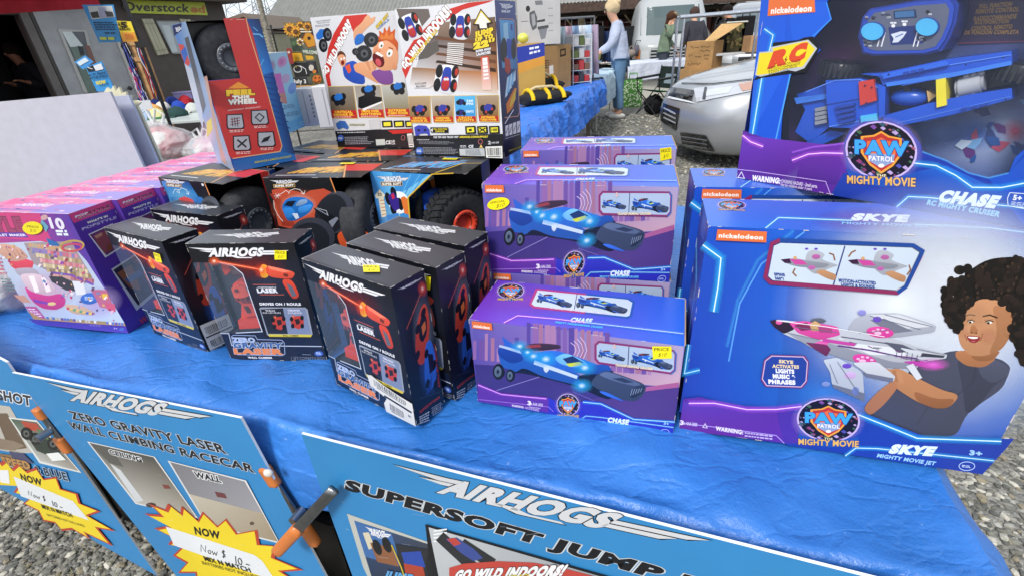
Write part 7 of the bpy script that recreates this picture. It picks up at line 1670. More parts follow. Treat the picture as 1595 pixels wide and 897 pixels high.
def w_front_c(mb,F):
    A=art(mb,F['front'],[(742,318),(1440,345),(1520,1190),(890,1090)])
    A.poly([(742,318),(1185,345),(1010,490),(1022,640),(1060,1120),(890,1090)],'#3f8fd0')
    A.poly([(1400,700),(1470,700),(1520,1190),(1060,1120),(1052,900),(1060,680)],'#14151a')
    A.grad([(745,322),(900,328),(960,640),(805,640)],['#3a86cc','#58b4ea','#8fd0f0','#3a78c0'])
    A.poly([(880,480),(1005,440),(1160,350),(1185,345),(1012,490),(1015,560)],'#7cc4ea')
    for k in range(5):A.line([(1000+k*34,345),(940+k*22,480)],6,'#66b4e6' if k%2 else '#3c86c8')
    logo(A,(805,388),(1030,384),(790,356),'#e4e8f0','#16305c')
    A.poly([(818,388),(972,388),(975,414),(824,414)],'#d8a860');A.poly([(821,391),(969,391),(972,411),(827,411)],'#16161a');A.text('SUPER SOFT',(832,409),(964,409),(830,394),'#e8e2d8',bold=.07)
    A.poly([(778,470),(810,435),(848,470),(838,488),(858,605),(822,612),(802,492),(784,490)],'#e8e0c8');A.text("22",(798,475),(826,474),(796,458),'#223',bold=.04)
    for k in range(5):A.line([(812+k*3,505+k*22),(842+k*3,503+k*22)],5,'#c87838')
    A.ell((945,520),75,70,'#f0f4f8',.6)
    for x,y in((870,495),(905,560),(910,460),(955,530)):A.ell((x,y),20,42,'#1a1c22',-.3)
    A.poly([(868,480),(905,450),(945,500),(950,560),(915,575),(890,540)],'#3a2a88');A.poly([(890,470),(910,460),(918,490),(902,500)],'#c8304c')
    A.poly([(960,490),(985,480),(1010,500),(1020,600),(985,590)],'#e07838');A.poly([(850,600),(940,585),(950,620),(870,640)],'#4a8ad0')
    A.line([(1190,343),(1012,488),(1022,640)],9,'#d8b23c');A.line([(1185,343),(1350,338)],7,'#d8b23c')
def back_icons(A,q0,x0,x1,y0,y1,names):
    pass
def backs_common(A,x,y,sc,dx=0.0,seed=3):
    """dark legal panel at the foot of the back: lower left corner x,y"""
def b2_back(A):
    A.full(['#dcdde2','#d6d7de','#1c1d22','#1a1b20'])
    A.poly([(462,60),(990,5),(1048,730),(575,735)],'#dadbe0')
    A.poly([(470,60),(640,58),(650,100),(560,210),(500,150)],'#6b625e');A.grad([(620,215),(1000,120),(1020,490),(560,440)],['#5a4a44','#4a3528','#a86a38','#dadbe0'])
    A.grad([(700,130),(995,95),(1003,240),(690,200)],['#8f7a6c','#6c5648','#5c4434','#7a6658'])
    for k in range(4):A.poly([(690,205+k*42),(1003,235+k*46),(1005,255+k*46),(680,218+k*42)],['#6c4630','#3d2a20'][k%2])
    A.grad([(560,370),(1010,395),(1018,510),(545,480)],['#8f6a48','#b8733c','#d8c4b4','#e0e0e4'])
    A.poly([(600,260),(690,225),(700,280),(640,320),(590,330)],'#5c5854')
    A.poly([(505,380),(520,300),(570,215),(650,135),(740,60),(850,22),(985,6),(960,18),(820,60),(720,130),(640,215),(580,300),(545,380),(525,430)],'#c8342c')
    A.text('GO WILD INDOORS!',(528,385),(760,72),(498,352),'#f4f4f4',bold=.08,out='#3a1414',ow=.04,shear=.0);A.text('SERIOUSLY SOFT RC!',(553,345),(690,175),(541,336),'#e8c83c',bold=.06,out='#2a1a10',ow=.03)
    A.soft=.22
    def truck(x,y,s,rot=0):
        g=lambda pts:xy(pts,s,x,y,rot)
        A.poly(g([(-62,-40),(-30,-78),(40,-80),(66,-40),(70,50),(40,86),(-20,84),(-66,50)]),'#e8e8ec')
        for a,b in((-44,-38),(44,-44),(-46,40),(46,34)):A.ell(g([(a,b)])[0],20*s,38*s,'#1d1e22',rot)
        A.poly(g([(-22,-66),(20,-68),(26,-20),(30,40),(16,70),(-16,70),(-28,40)]),'#2a3f9c');A.poly(g([(-14,-10),(14,-12),(24,40),(12,66),(-14,66),(-24,38)]),'#b83438');A.ell(g([(-6,4)])[0],8*s,8*s,'#d8d8e0');A.ell(g([(8,2)])[0],8*s,8*s,'#d8d8e0')
        for a,b in((52,-44),(56,36)):A.ell(g([(a,b)])[0],9*s,22*s,'#b8382c',rot)
    truck(545,155,.85,-.35);truck(808,148,.85,.05);truck(740,430,.95,.12)
    A.soft=0
    for k in range(11):A.line([(745-k*.5,240+k*10),(833-k*.8,244+k*11)],5,'#e8e6e4')
    A.poly([(878,140),(918,52),(985,128),(962,136),(965,160),(905,165),(902,142)],'#2a2418');A.poly([(888,134),(920,66),(972,124),(950,130),(954,156),(916,158),(912,136)],'#f0ece0');A.line([(888,134),(920,66),(972,124)],5,'#e8c83c')
    A.text('JUMP',(892,205),(985,180),(890,178),'#f0d23c',bold=.09,out='#2a1c10',ow=.05);A.text('UP TO',(895,232),(985,208),(893,210),'#f0d23c',bold=.09,out='#2a1c10',ow=.05);A.text('22"',(890,268),(990,245),(888,236),'#f0d23c',bold=.1,out='#2a1c10',ow=.05);A.text('LAUNCHES',(902,306),(975,292),(900,292),'#e8e8f0',bold=.06,out='#222',ow=.04);A.text('SUPER HIGH',(897,288),(975,272),(896,276),'#e8e8f0',bold=.06,out='#222',ow=.04)
    A.grad([(922,312),(965,305),(985,490),(935,490)],['#c8402c','#c8402c','#e8c8bc','#e8c8bc'],2,6)
    for k in range(6):A.poly([(932+k*1.5,318+k*21),(958+k*2,314+k*21),(959+k*2,(334-k*1.8)+k*21),(933+k*1.5,(338-k*1.8)+k*21)],'#ece8e6')
    A.text('AUTO JUMP',(575,462),(635,458),(574,452),'#33343a',bold=.0);A.text('RELOAD!',(582,476),(632,473),(581,466),'#33343a',bold=.0);A.line([(572,480),(650,480),(690,455)],1.5,'#555')
    for k,(c1,c2,t1,t2)in enumerate((('#b09878','#8f6a40','CRITICAL','INDOOR SK.'),('#b8b0a4','#9c7448','CUSHIONED','WHIPLASH'),('#58b4e4','#3a90d0','CRAZY','STUNTS'),('#a8947c','#8a6238','EXTREME','TURBO POWER'))):
        x0=542+k*122;x1=x0+112;y0=527-k*2
        A.poly([(x0-3,y0-3),(x1+3,y0-6),(x1+10,y0+142),(x0+14,y0+140)],'#d0b058');A.grad([(x0,y0),(x1,y0-3),(x1+4,y0+108),(x0+9,y0+106)],[c1,c1,c2,c2],2,3)
        A.poly([(x0+9,y0+106),(x1+4,y0+108),(x1+7,y0+138),(x0+14,y0+136)],'#b82c2a')
        A.text(t1,(x0+26,y0+120),(x1-14,y0+120),(x0+25,y0+110),'#f0c83c',bold=.05);A.text(t2,(x0+20,y0+133),(x1-6,y0+133),(x0+19,y0+123),'#f0c83c',bold=.05)
        if k!=2:
            cx,cy=x0+60,y0+68
            for a,b in((-28,-2),(26,-4),(-14,18),(14,16)):A.ell((cx+a,cy+b),15,18,'#1c1c20')
            A.poly(xy([(-24,-10),(-6,-26),(18,-22),(26,0),(4,14),(-18,12)],1,cx,cy),'#3a3f9c');A.ell((cx-10,cy+18),6,8,'#b83a30');A.ell((cx+22,cy+2),6,8,'#b83a30')
        else:
            for b in(-36,20):A.poly(xy([(-30,0),(-10,-18),(14,-14),(18,8),(-8,18)],1,x0+38,y0+68+b),'#2a2f6c');A.ell((x0+20,y0+70+b),10,12,'#1a1a22');A.ell((x0+54,y0+74+b),9,11,'#1a1a22')
            A.text('360',(x0+66,y0+30),(x0+100,y0+30),(x0+66,y0+18),'#eaf6ff',bold=.03);A.text('SPINS',(x0+64,y0+46),(x0+102,y0+46),(x0+64,y0+34),'#eaf6ff',bold=.03);A.text('DRIFTS',(x0+64,y0+88),(x0+104,y0+88),(x0+64,y0+76),'#eaf6ff',bold=.03)
    A.poly([(575,690),(598,678),(640,682),(655,700),(660,740),(640,722),(606,724),(586,748)],'#3f48b0');A.ell((600,706),8,7,'#20204a');A.ell((634,705),8,7,'#20204a')
    A.poly([(660,690),(756,690),(758,720),(665,718)],'#16171a');A.poly([(664,704),(674,694),(674,716)],'#e8e8e8');A.text('FULL FUNCTION',(680,704),(750,704),(680,695),'#e8d23c',bold=.03);A.text('DRIVE',(690,716),(736,716),(690,707),'#e8d23c',bold=.03)
    for k,x0 in enumerate((846,910,974)):
        A.poly([(x0,684),(x0+56,682),(x0+60,724),(x0+4,726)],'#17181b');A.poly([(x0+10,692),(x0+48,690),(x0+50,716),(x0+12,718)],'#e8dc3c')
        if k==2:A.text('100',(x0+16,711),(x0+45,710),(x0+16,697),'#17181b',bold=.05)
        elif k==1:A.line([(x0+14,694),(x0+46,714)],7,'#17181b');A.line([(x0+46,694),(x0+14,714)],7,'#17181b')
        else:A.poly([(x0+20,700),(x0+36,698),(x0+38,710),(x0+22,712)],'#17181b')
    A.poly([(572,735),(1050,726),(1058,860),(585,835)],'#1c1d22')
    A.text('FOR TIPS AND TRICKS VISIT',(680,748),(812,747),(680,738),'#e0e0e4',bold=.04);A.text('AIRHOGS.COM/SUPPORT',(818,747),(970,746),(818,737),'#e8d23c',bold=.04)
    A.fine([(590,752),(670,752),(672,760),(592,760)],1,'#b8bac0');A.fine([(622,795),(815,798),(820,836),(628,832)],5,'#8c8e96',n=16);A.fine([(600,760),(790,764),(795,784),(604,780)],3,'#7c7e86',n=15,seed=7)
    A.ell((606,816),20,20,'#3f64b8');A.fine([(592,808),(620,808),(620,824),(592,824)],2,'#e8eefc',n=3)
    A.text('2',(972,782),(986,782),(972,764),'#d0d2d8',bold=.03);A.text('x AAA LR03',(988,778),(1030,777),(988,768),'#d0d2d8',bold=.02)
    A.text('CE',(868,800),(892,799),(868,786),'#dfe0e4',bold=.05);A.ring((930,768),11,13,2.5,'#c86a70');A.poly([(925,800),(934,783),(945,800)],'#e0c060');A.fine([(822,786),(860,786),(861,800),(823,800)],2,'#d0d0d6',n=3)
    A.poly([(818,806),(952,803),(957,846),(822,842)],'#b8bcc0');A.fine([(850,810),(945,808),(950,842),(854,838)],5,'#4a4c52',n=8)
    A.barcode([(958,795),(1048,792),(1052,858),(963,854)])
def b1_back(A):
    A.full(['#d8d9de','#d4d5da','#1c1d22','#1a1b20'])
    A.poly([(5,100),(500,62),(585,700),(150,712)],'#d4d5da')
    A.poly([(92,400),(100,340),(110,270),(140,190),(200,92),(290,85),(240,150),(180,230),(140,330),(120,420),(130,475),(110,478)],'#c8342c')
    A.text('GO WILD INDOORS!',(100,425),(248,130),(76,398),'#f4f4f4',bold=.08,out='#3a1414',ow=.04)
    A.poly([(215,92),(330,82),(320,160),(250,180)],'#c8342c')
    A.text('LIGHTWEIGHT',(38,127),(122,118),(36,119),'#44454c',bold=.02);A.text('TECHNOLOGY',(46,136),(118,129),(45,129),'#44454c',bold=.02);A.fine([(35,142),(132,134),(133,148),(37,155)],2,'#6a6b72',n=9)
    A.poly([(40,195),(62,165),(95,165),(95,200),(60,225),(44,218)],'#2a6cc0')
    for x,y in((105,195),(82,255)):A.ell((x,y),25,38,'#1c1d20',-.15);A.ell((x+3,y),14,22,'#5c5e64',-.15);A.ell((x+3,y),6,9,'#222',-.15)
    A.soft=.12
    A.poly([(190,370),(215,350),(250,338),(280,355),(310,400),(320,470),(250,462),(200,430)],'#2b50b0');A.poly([(205,372),(230,355),(240,395),(225,410)],'#d85a3a')
    A.poly([(160,320),(170,298),(195,300),(212,330),(210,362),(195,376),(178,362)],'#d89a78');A.poly([(158,322),(165,292),(185,284),(205,300),(212,325),(196,305),(176,305)],'#5a3622');A.ell((192,350),9,13,'#7a1f1c');A.ell((184,330),5,6,'#f2f2f2');A.ell((200,326),5,6,'#f2f2f2')
    A.poly([(250,360),(300,345),(330,360),(380,410),(400,470),(340,440),(290,410),(262,400)],'#d99c74')
    for k in range(4):A.poly([(300+k*18,352-k*4),(316+k*18,345-k*4),(345+k*12,385),(330+k*12,395)],['#e0a67e','#cf8f68'][k%2])
    A.poly([(255,235),(250,170),(300,130),(320,96),(338,84),(352,108),(378,92),(372,125),(340,150),(300,190),(285,240)],'#dba27c')
    A.poly([(340,400),(400,470),(475,470),(470,400),(430,380)],'#7c4a90')
    A.poly([(358,330),(362,260),(390,220),(440,212),(490,240),(505,300),(500,360),(470,392),(410,396),(370,370)],'#e0a078')
    A.poly([(362,300),(372,270),(392,262),(385,320),(372,350)],'#d08a64')
    A.poly([(385,238),(382,200),(400,212),(395,170),(420,195),(425,150),(442,185),(455,140),(462,190),(490,160),(482,215),(505,240),(500,300),(488,262),(440,226),(400,240)],'#c85a28');A.poly([(400,225),(410,190),(425,215),(440,170),(450,212),(475,185),(478,230),(440,222)],'#e0803c')
    A.ell((408,255),13,19,'#f2f2f2',.3);A.ell((410,259),5,8,'#3a5a30',.3);A.ell((455,300),16,22,'#f2f2f2',.4);A.ell((453,302),6,9,'#3a5a30',.4)
    A.line([(388,232),(412,228)],6,'#9a4420');A.line([(450,268),(475,278)],6,'#9a4420')
    A.ell((392,335),30,44,'#5c1418',-.5);A.poly([(372,300),(388,292),(420,312),(412,322)],'#f2ece8');A.ell((392,350),15,22,'#c8505a',-.5);A.ell((398,285),10,8,'#cf8660');A.ell((482,372),14,20,'#d4916a')
    A.poly([(256,225),(272,195),(300,190),(322,215),(300,245),(262,258)],'#2a6cc0')
    for x,y,r_ in((352,225,42),(310,300,46),(265,290,20)):A.ell((x,y),r_,r_*.98,'#2b2d30');A.ell((x+4,y+2),r_*.45,r_*.5,'#56585c');A.ell((x+4,y+2),r_*.2,r_*.22,'#1c1c1e')
    A.soft=0;A.text('SUPER SOFT',(385,165),(452,92),(378,150),'#e8c83c',bold=.06,out='#2a2420',ow=.05);A.text('FLEXIBLE!',(392,170),(455,115),(388,163),'#3a6ab8',bold=.05,out='#f0f0f0',ow=.03)
    for k,(c1,c2,t1,t2)in enumerate((('#8c8478','#6c5c48','CRITICAL','INDOOR SK.'),('#9a948c','#a8a49c','DRIVE OVER','ANYTHING'),('#b8bab4','#8c8468','EXTREME','TURBO POWER'))):
        x0=112+k*148;x1=x0+138;y0=480-k*3
        A.poly([(x0-2,y0-3),(x1+2,y0-6),(x1+28,y0+168),(x0+26,y0+166)],'#d0b058');A.grad([(x0,y0),(x1,y0-3),(x1+18,y0+124),(x0+18,y0+122)],[c1,c1,c2,c2],2,3)
        A.poly([(x0+18,y0+122),(x1+18,y0+124),(x1+25,y0+165),(x0+24,y0+163)],'#b82c2a')
        A.text(t1,(x0+40,y0+138),(x1-4,y0+138),(x0+38,y0+126),'#f0c83c',bold=.05);A.text(t2,(x0+34,y0+152),(x1+6,y0+152),(x0+33,y0+141),'#f0c83c',bold=.05);A.fine([(x0+36,y0+155),(x1+10,y0+155),(x1+11,y0+162),(x0+37,y0+162)],1,'#f0d0c8')
        cx,cy=x0+(60,78,92)[k],y0+(60,20,10)[k]
        if k==1:A.poly([(x0+20,y0+60),(x0+60,y0+45),(x0+150,y0+60),(x0+150,y0+80),(x0+40,y0+120),(x0+20,y0+112)],'#17171a');A.poly([(x0+40,y0+120),(x0+150,y0+80),(x0+152,y0+88),(x0+50,y0+130)],'#e8e8e8')
        for a,b in((-26,0),(24,-8),(-8,22),(20,20)):A.ell((cx+a,cy+b),17,19,'#1c1c20')
        A.poly(xy([(-26,-8),(-8,-26),(18,-22),(24,0),(4,12),(-18,12)],1,cx,cy),'#2a70c4')
    A.poly([(158,672),(180,658),(208,660),(228,690),(222,704),(196,694),(172,704),(162,690)],'#3a68b0');A.text('CONTROLLER INCLUDED',(232,684),(316,684),(231,674),'#8c8a3c',bold=.03)
    A.poly([(336,655),(398,650),(404,702),(342,706)],'#c4c5c9')
    for k,x0 in enumerate((408,472,534)):A.poly([(x0,660),(x0+56,658),(x0+60,692),(x0+4,694)],'#17181b');A.poly([(x0+10,668),(x0+48,666),(x0+50,686),(x0+12,688)],'#e8dc3c')
    A.poly([(440,710),(575,704),(578,724),(470,732)],'#c02c2a');A.poly([(155,712),(575,702),(592,800),(172,795)],'#1c1d22');A.poly([(440,710),(575,704),(577,722),(470,728)],'#c02c2a')
    A.fine([(165,715),(350,712),(352,722),(167,725)],1,'#b8bac0',n=16);A.fine([(205,740),(360,738),(365,780),(210,782)],5,'#8c8e96',n=14);A.ell((185,748),17,17,'#3f64b8');A.fine([(173,742),(197,742),(197,754),(173,754)],2,'#e8eefc',n=3)
    A.poly([(375,756),(424,754),(428,784),(378,786)],'#c0c4c0');A.text('CE',(430,780),(455,779),(430,762),'#dfe0e4',bold=.05);A.text('UK',(460,770),(480,769),(460,760),'#dfe0e4',bold=.03);A.text('CA',(460,782),(480,781),(460,772),'#dfe0e4',bold=.03);A.ring((524,748),10,12,2,'#c86a70')
    A.barcode([(545,728),(572,726),(582,795),(556,797)],5)
def b2_side(A):
    A.full(['#23357e','#2a3f8c','#17181c','#15161a'])
    logo(A,(1022,55),(1118,60),(1020,28),'#dfe2ea','#101830');A.text('SUPER SOFT',(1040,82),(1098,86),(1040,68),'#dfe2ea',bold=.06)
    A.line([(1022,130),(1030,118),(1118,125),(1128,140),(1150,620),(1140,640),(1060,660)],4,'#c89078')
    A.grad([(1026,125),(1120,132),(1142,400),(1045,400)],['#58a8dc','#3f8ccc','#3c6a9c','#5c9cc8'],3,6)
    A.poly([(1050,150),(1080,140),(1090,300),(1060,310)],'#9ccbe4');A.poly([(1075,235),(1110,240),(1118,300),(1105,350),(1080,345),(1068,290)],'#2c4cac')
    A.ell((1055,300),22,70,'#1e2430',0);A.ell((1118,290),16,60,'#1c222c',0);A.poly([(1060,340),(1095,350),(1100,400),(1085,432),(1062,415)],'#b03c30')
    A.poly([(1098,150),(1112,155),(1112,190),(1100,185)],'#2c3c8c')
    for k in range(5):A.poly([(1062+k*12,560-k*22),(1076+k*12,450-k*10),(1088+k*10,440-k*10),(1080+k*12,540-k*20)],'#7cc0e8' if k%2 else '#c8e0ee')
    A.poly([(1075,640),(1070,590),(1120,500),(1135,500),(1112,600)],'#d87a30');A.poly([(1090,610),(1100,560),(1130,500),(1126,560)],'#e0b83c');A.line([(1062,690),(1115,610)],4,'#e8e8f0')
    for k in range(4):x=1064+k*23;A.poly([(x,700-k*11),(x+19,692-k*11),(x+20,745-k*10),(x+2,752-k*10)],'#d8d8de');A.line([(x+4,738-k*10),(x+16,708-k*10)],3,'#2c2c34')
    A.line([(1062,765),(1150,725)],2,'#c8c8d0');A.text('AIRHOGS.COM',(1085,822),(1158,785),(1084,815),'#d8c83c',bold=.02)
def make_back_box(label,group,back,side=None):
    w,d,h=.275,.12,.358;F=frames(w,d,h)
    t=empty('wheel_toy_box',(0,0,0),0,label,'toy box',group);mb=MB()
    for k,c in(('back','#16171c'),('left','#24386e'),('bottom','#15161a'),('top','#b8322c'),('right','#1d2c60')):
        if not(k=='right' and side):panel(mb,F[k],c)
    back(mb,F)
    if side:side(mb,F)
    A=art(mb,F['top'],UNIT);A.poly([(0,.7),(.5,.5),(.5,1),(0,1)],'#2c2c34')
    wear(mb,w,d,h,'#c8c6c2',seed=12,amt=.35);mb.build('carton','printed_card',t)
    return t
def make_feel_box(label):
    w,d,h=.165,.20,.355;F=frames(w,d,h)
    t=empty('wheel_toy_box',(0,0,0),0,label,'toy box');mb=MB()
    for k,c in(('back','#1c3c7c'),('right','#1c3c7c'),('bottom','#2a6ab8')):panel(mb,F[k],c)
    Q=[(80,140),(505,118),(745,892),(415,962)]
    A=art(mb,F['front'],Q)
    A.poly([(298,118),(505,118),(745,892),(415,962),(218,478),(415,460),(400,400)],'#1d56a8')
    A.grad([(430,118),(505,118),(600,420),(530,440)],['#2a4a8a','#1c2c54','#2a68b8','#3c8cd8'],3,6);A.grad([(530,440),(600,420),(745,892),(660,880)],['#2a64b4','#1a3c7c','#16305c','#2466b0'],3,6)
    for k in range(9):A.line([(545+k*3,450+k*28),(610+k*12,455+k*34)],5,'#1a3a78')
    A.line([(462,205),(510,208),(532,225)],8,'#6fb4ea');A.line([(510,430),(540,350)],6,'#5aa8e4');A.line([(470,165),(500,190)],3,'#7cc0f0')
    A.poly([(415,962),(745,892),(735,862),(655,852),(405,905)],'#2468b0')
    A.poly([(296,118),(428,116),(470,200),(560,500),(664,820),(655,850),(400,893),(380,880),(228,480),(417,460)],'#c43b3a')
    A.line([(428,116),(450,200),(560,500),(664,820),(655,850),(400,893)],5,'#e0b080')
    A.poly([(352,518),(405,480),(468,510),(440,516)],'#e8963a')
    A.text('FEEL',(350,558),(498,548),(345,528),'#f0c83c',bold=.09,out='#3a1414',ow=.05);A.text('THIS',(384,583),(474,577),(378,558),'#f2eee8',bold=.08,out='#3a1414',ow=.05);A.text('WHEEL',(362,606),(512,594),(358,580),'#f2eee8',bold=.08,out='#3a1414',ow=.05)
    A.text('LIGHTWEIGHT TECHNOLOGY',(358,642),(538,618),(357,635),'#f0d0cc',bold=.03)
    for(x,y,k)in((402,698,0),(535,672,1),(445,812,2),(577,788,3)):
        q=[(x-52,y-38),(x+38,y-44),(x+54,y+28),(x+44,y+38),(x-38,y+42),(x-46,y+30)]
        A.poly(q,'#241a22');A.poly([(x+(a-x)*.86,y+(b-y)*.86)for a,b in q],'#aeb2bc')
        if k==0:
            for j in range(3):A.line([(x-26,y+18-j*14),(x+26,y+6-j*14)],4,'#8c2f30');A.line([(x-20+j*14,y-24),(x-12+j*14,y+26)],4,'#1e1e24')
        if k==1:A.line([(x-24,y),(x-4,y-22),(x+24,y-2),(x+4,y+22)],6,'#1e1e24',True)
        if k==2:A.line([(x-26,y-18),(x+26,y+20)],9,'#1e1e24');A.line([(x+26,y-22),(x-22,y+22)],9,'#1e1e24')
        if k==3:A.poly([(x-30,y+20),(x-14,y-6),(x+26,y-22),(x+10,y+8)],'#1e1e24');A.line([(x-26,y+24),(x+26,y+4)],3,'#8aa0c0')
        A.fine([(x-30,y+46),(x+52,y+38),(x+54,y+54),(x-26,y+60)],2,'#f0d0cc',n=4,seed=k)
    A.text('AIRHOGS.COM/STUNTSHOT',(520,915),(718,878),(518,905),'#c8c03c',bold=.03)
    A=art(mb,F['left'],[(5,160),(80,140),(415,962),(330,900)])
    A.full(['#3f78c0','#8ca8c8','#8a9ab8','#9cb4d4']);A.poly([(10,162),(60,150),(64,200),(30,230)],'#1f2f5c');logo(A,(30,205),(66,195),(26,180),'#dfe4ee',None)
    A.poly([(60,280),(90,290),(140,400),(130,430),(90,360)],'#c85048');A.poly([(80,330),(100,300),(120,350),(112,400)],'#3a66b8');A.poly([(110,400),(160,440),(230,640),(250,760),(200,640)],'#b8c4d4');A.poly([(90,250),(110,240),(250,640),(240,680)],'#585c64')
    A.radial((280,780),60,120,'#e8c8d8',.8);A.poly([(262,720),(285,705),(295,760),(270,790)],'#d8c050');A.poly([(225,490),(240,485),(330,800),(380,930),(350,905)],'#b89080')
    A=art(mb,F['top'],UNIT);A.poly([(0,0),(1,0),(1,1),(0,1)],'#141518');A.poly([(.5,0),(.8,0),(.8,1),(.5,1)],'#c43b3a');A.poly([(.8,0),(1,0),(1,1),(.8,1)],'#28467c')
    wear(mb,w,d,h,'#c8b8a0',seed=22,amt=.3)
    mb.box((.002,.055,.195),(w-.004,.058,h-.002),C('#0e0e10'));mb.box((.002,.002,.19),(w-.004,.055,.194),C('#0e0e10'))
    mb.build('carton','printed_card',t)
    wm=MB();foam_wheel(wm,(0,0,0),.078,.05)
    wo=wm.build('wheel',['foam_rubber','plastic'],t);wo.location=(.078,.032,.272);wo.rotation_euler=(0,0,-PI/2)
    return t
SQ=[(114,186),(1243,233),(872,874),(34,745)]
def s_front(A):
    A.full(['#1c50c0','#2a6ac8','#1f4aa8','#2a2a9a'])
    A.grad([(114,186),(350,196),(300,700),(34,700)],['#1a4fc4','#2060d0','#2458bc','#2440a8'])
    A.radial((760,430),480,390,'#bcd4f4',1);A.radial((760,420),400,330,'#dfeafa',1);A.radial((800,380),340,300,'#f4f8ff',1);A.radial((640,400),300,230,'#eef4ff',.95)
    A.line([(380,200),(260,290),(200,400),(170,560)],4,'#5aa0ec');A.glow([(350,197),(250,280),(195,390),(165,520)],14,'#4aa8f8',None,a=.5)
    A.radial((430,650),190,90,'#3f8ae8',.7);A.radial((300,560),150,150,'#2f78dc',.6)
    A.soft=.14
    hair='#15110f';rnd=random.Random(7)
    A.poly([(545,705),(600,640),(640,620),(700,560),(800,528),(850,545),(905,550),(935,560),(955,578),(948,602),(930,640),(870,680),(830,710),(800,775),(700,770),(600,735)],'#44475a')
    A.poly([(800,540),(905,550),(955,578),(945,606),(905,632),(870,680),(828,715),(820,640)],'#393c4d');A.poly([(860,560),(905,552),(955,580),(945,606),(900,626),(868,600)],'#4a4e62')
    A.line([(860,560),(850,620),(806,655)],2,'#2f3140');A.line([(690,740),(740,660),(800,640)],2,'#363949')
    A.poly([(800,530),(905,535),(915,555),(880,580),(830,575),(800,552)],'#a8704c')
    A.poly([(840,400),(870,375),(940,380),(960,420),(962,480),(930,530),(880,548),(838,545),(812,515),(806,480),(820,440)],'#c08a64')
    A.poly([(900,400),(960,420),(962,480),(930,530),(890,546),(920,480)],'#a87450');A.poly([(838,545),(880,548),(930,530),(905,560),(860,562)],'#946240')
    A.poly([(818,470),(842,452),(848,470),(836,482)],'#ca9670')
    A.line([(824,436),(838,431),(856,433)],4,'#3a2418');A.line([(876,436),(896,432),(918,440)],4.5,'#3a2418')
    A.line([(832,445),(850,444)],1.5,'#8a5a3c');A.line([(881,446),(906,445)],1.5,'#8a5a3c')
    A.radial((826,480),22,20,'#d89a78',.6);A.radial((892,492),34,26,'#d09070',.6);A.radial((845,430),60,40,'#d0a07c',.4)
    A.poly([(843,462),(853,458),(862,474),(862,482),(850,485),(840,481)],'#a8704c');A.ell((845,481),2.5,2,'#5c3422');A.ell((858,483),2.5,2,'#5c3422')
    A.poly([(831,491),(842,489),(852,491),(866,492),(870,496),(865,505),(853,511),(841,508),(834,500)],'#8c2f34');A.poly([(834,492),(850,493),(865,494),(860,498),(848,499),(838,496)],'#f6f2ee');A.poly([(842,505),(856,504),(852,508)],'#c8606a')
    A.line([(826,486),(828,494),(832,503)],1.6,'#8a5034');A.line([(876,484),(874,494),(868,505)],1.6,'#8a5034');A.ell((946,480),8,14,'#a87450')
    A.ell((843,451),7,3.2,'#efe6de');A.ell((841,452),3.6,3,'#20140e');A.ell((895,453),8,3.4,'#efe6de');A.ell((892,454),4,3.2,'#20140e');A.line([(833,449),(843,446.5),(854,449)],2.4,'#1f130e');A.line([(883,451),(894,447.5),(907,450)],2.6,'#1f130e')
    def curls(n,cx,cy,rx,ry,r0,r1,cond=lambda x,y:True,cols=(hair,'#1e1714','#261c17')):
        for i in range(n):
            t=rnd.uniform(0,2*PI);q=math.sqrt(rnd.random());x=cx+rx*q*math.cos(t);y=cy+ry*q*math.sin(t)
            if cond(x,y):
                A.ell((x,y),rnd.uniform(r0,r1),rnd.uniform(r0,r1),rnd.choice(cols),n=9);A.z-=A.dz*.75
        A.z+=A.dz*2
    face=lambda x,y:not((x-885)**2/74**2+(y-468)**2/88**2<1)and not(x<860 and y>480)
    A.poly([(786,400),(820,320),(890,275),(980,268),(1050,290),(1085,380),(1090,480),(1060,570),(985,560),(955,500),(962,430),(930,392),(870,385),(835,410),(822,450),(800,460),(785,440)],hair)
    curls(210,912,392,148,128,9,19,face);curls(70,1010,470,80,100,9,20,lambda x,y:x>965 and x<1075);curls(70,798,410,28,66,7,13,lambda x,y:y<478)
    curls(60,930,380,120,100,3,6,face,('#3a2c24','#33261f'))
    A.poly([(606,585),(640,578),(680,600),(760,640),(800,650),(806,662),(780,690),(740,692),(690,672),(640,640),(610,615)],'#b37c56');A.poly([(680,640),(740,665),(800,664),(780,690),(740,692),(690,672)],'#8f5c3c')
    A.poly([(540,690),(580,645),(625,612),(640,630),(600,680),(560,712)],'#a87050')
    for k in range(4):A.poly([(596+k*12,578+k*3),(612+k*12,580+k*3),(618+k*12,612+k*3),(604+k*12,610+k*3)],'#bd8660' if k%2 else '#a87250')
    A.cut=.09
    g1,g2,g3='#b9bcc8','#8e92a2','#dfe2ea'
    A.poly([(430,555),(470,548),(540,590),(545,665),(455,625),(450,590)],'#b4bccc');A.poly([(455,622),(545,648),(545,672),(458,632)],'#6a7088');A.ell((496,572),13,7,'#6a4ac0');A.ell((438,622),12,7,'#7a8cc8');A.ell((520,642),10,12,'#6a7ab8');A.ell((505,598),17,10,'#c8a8d8')
    A.poly([(500,470),(520,440),(560,426),(640,425),(745,460),(740,478),(640,492),(540,494)],'#a9adbb');A.poly([(560,430),(640,428),(740,462),(640,470)],'#d3d6de');A.poly([(560,444),(600,440),(680,475),(620,482)],'#74788a');A.ell((538,424),12,8,'#8a8ad0');A.ell((580,442),12,8,'#6a4ac0')
    A.poly([(282,446),(300,442),(360,448),(440,462),(520,478),(600,490),(690,520),(775,540),(772,552),(700,562),(690,580),(620,575),(540,560),(460,540),(380,508),(320,482)],g1)
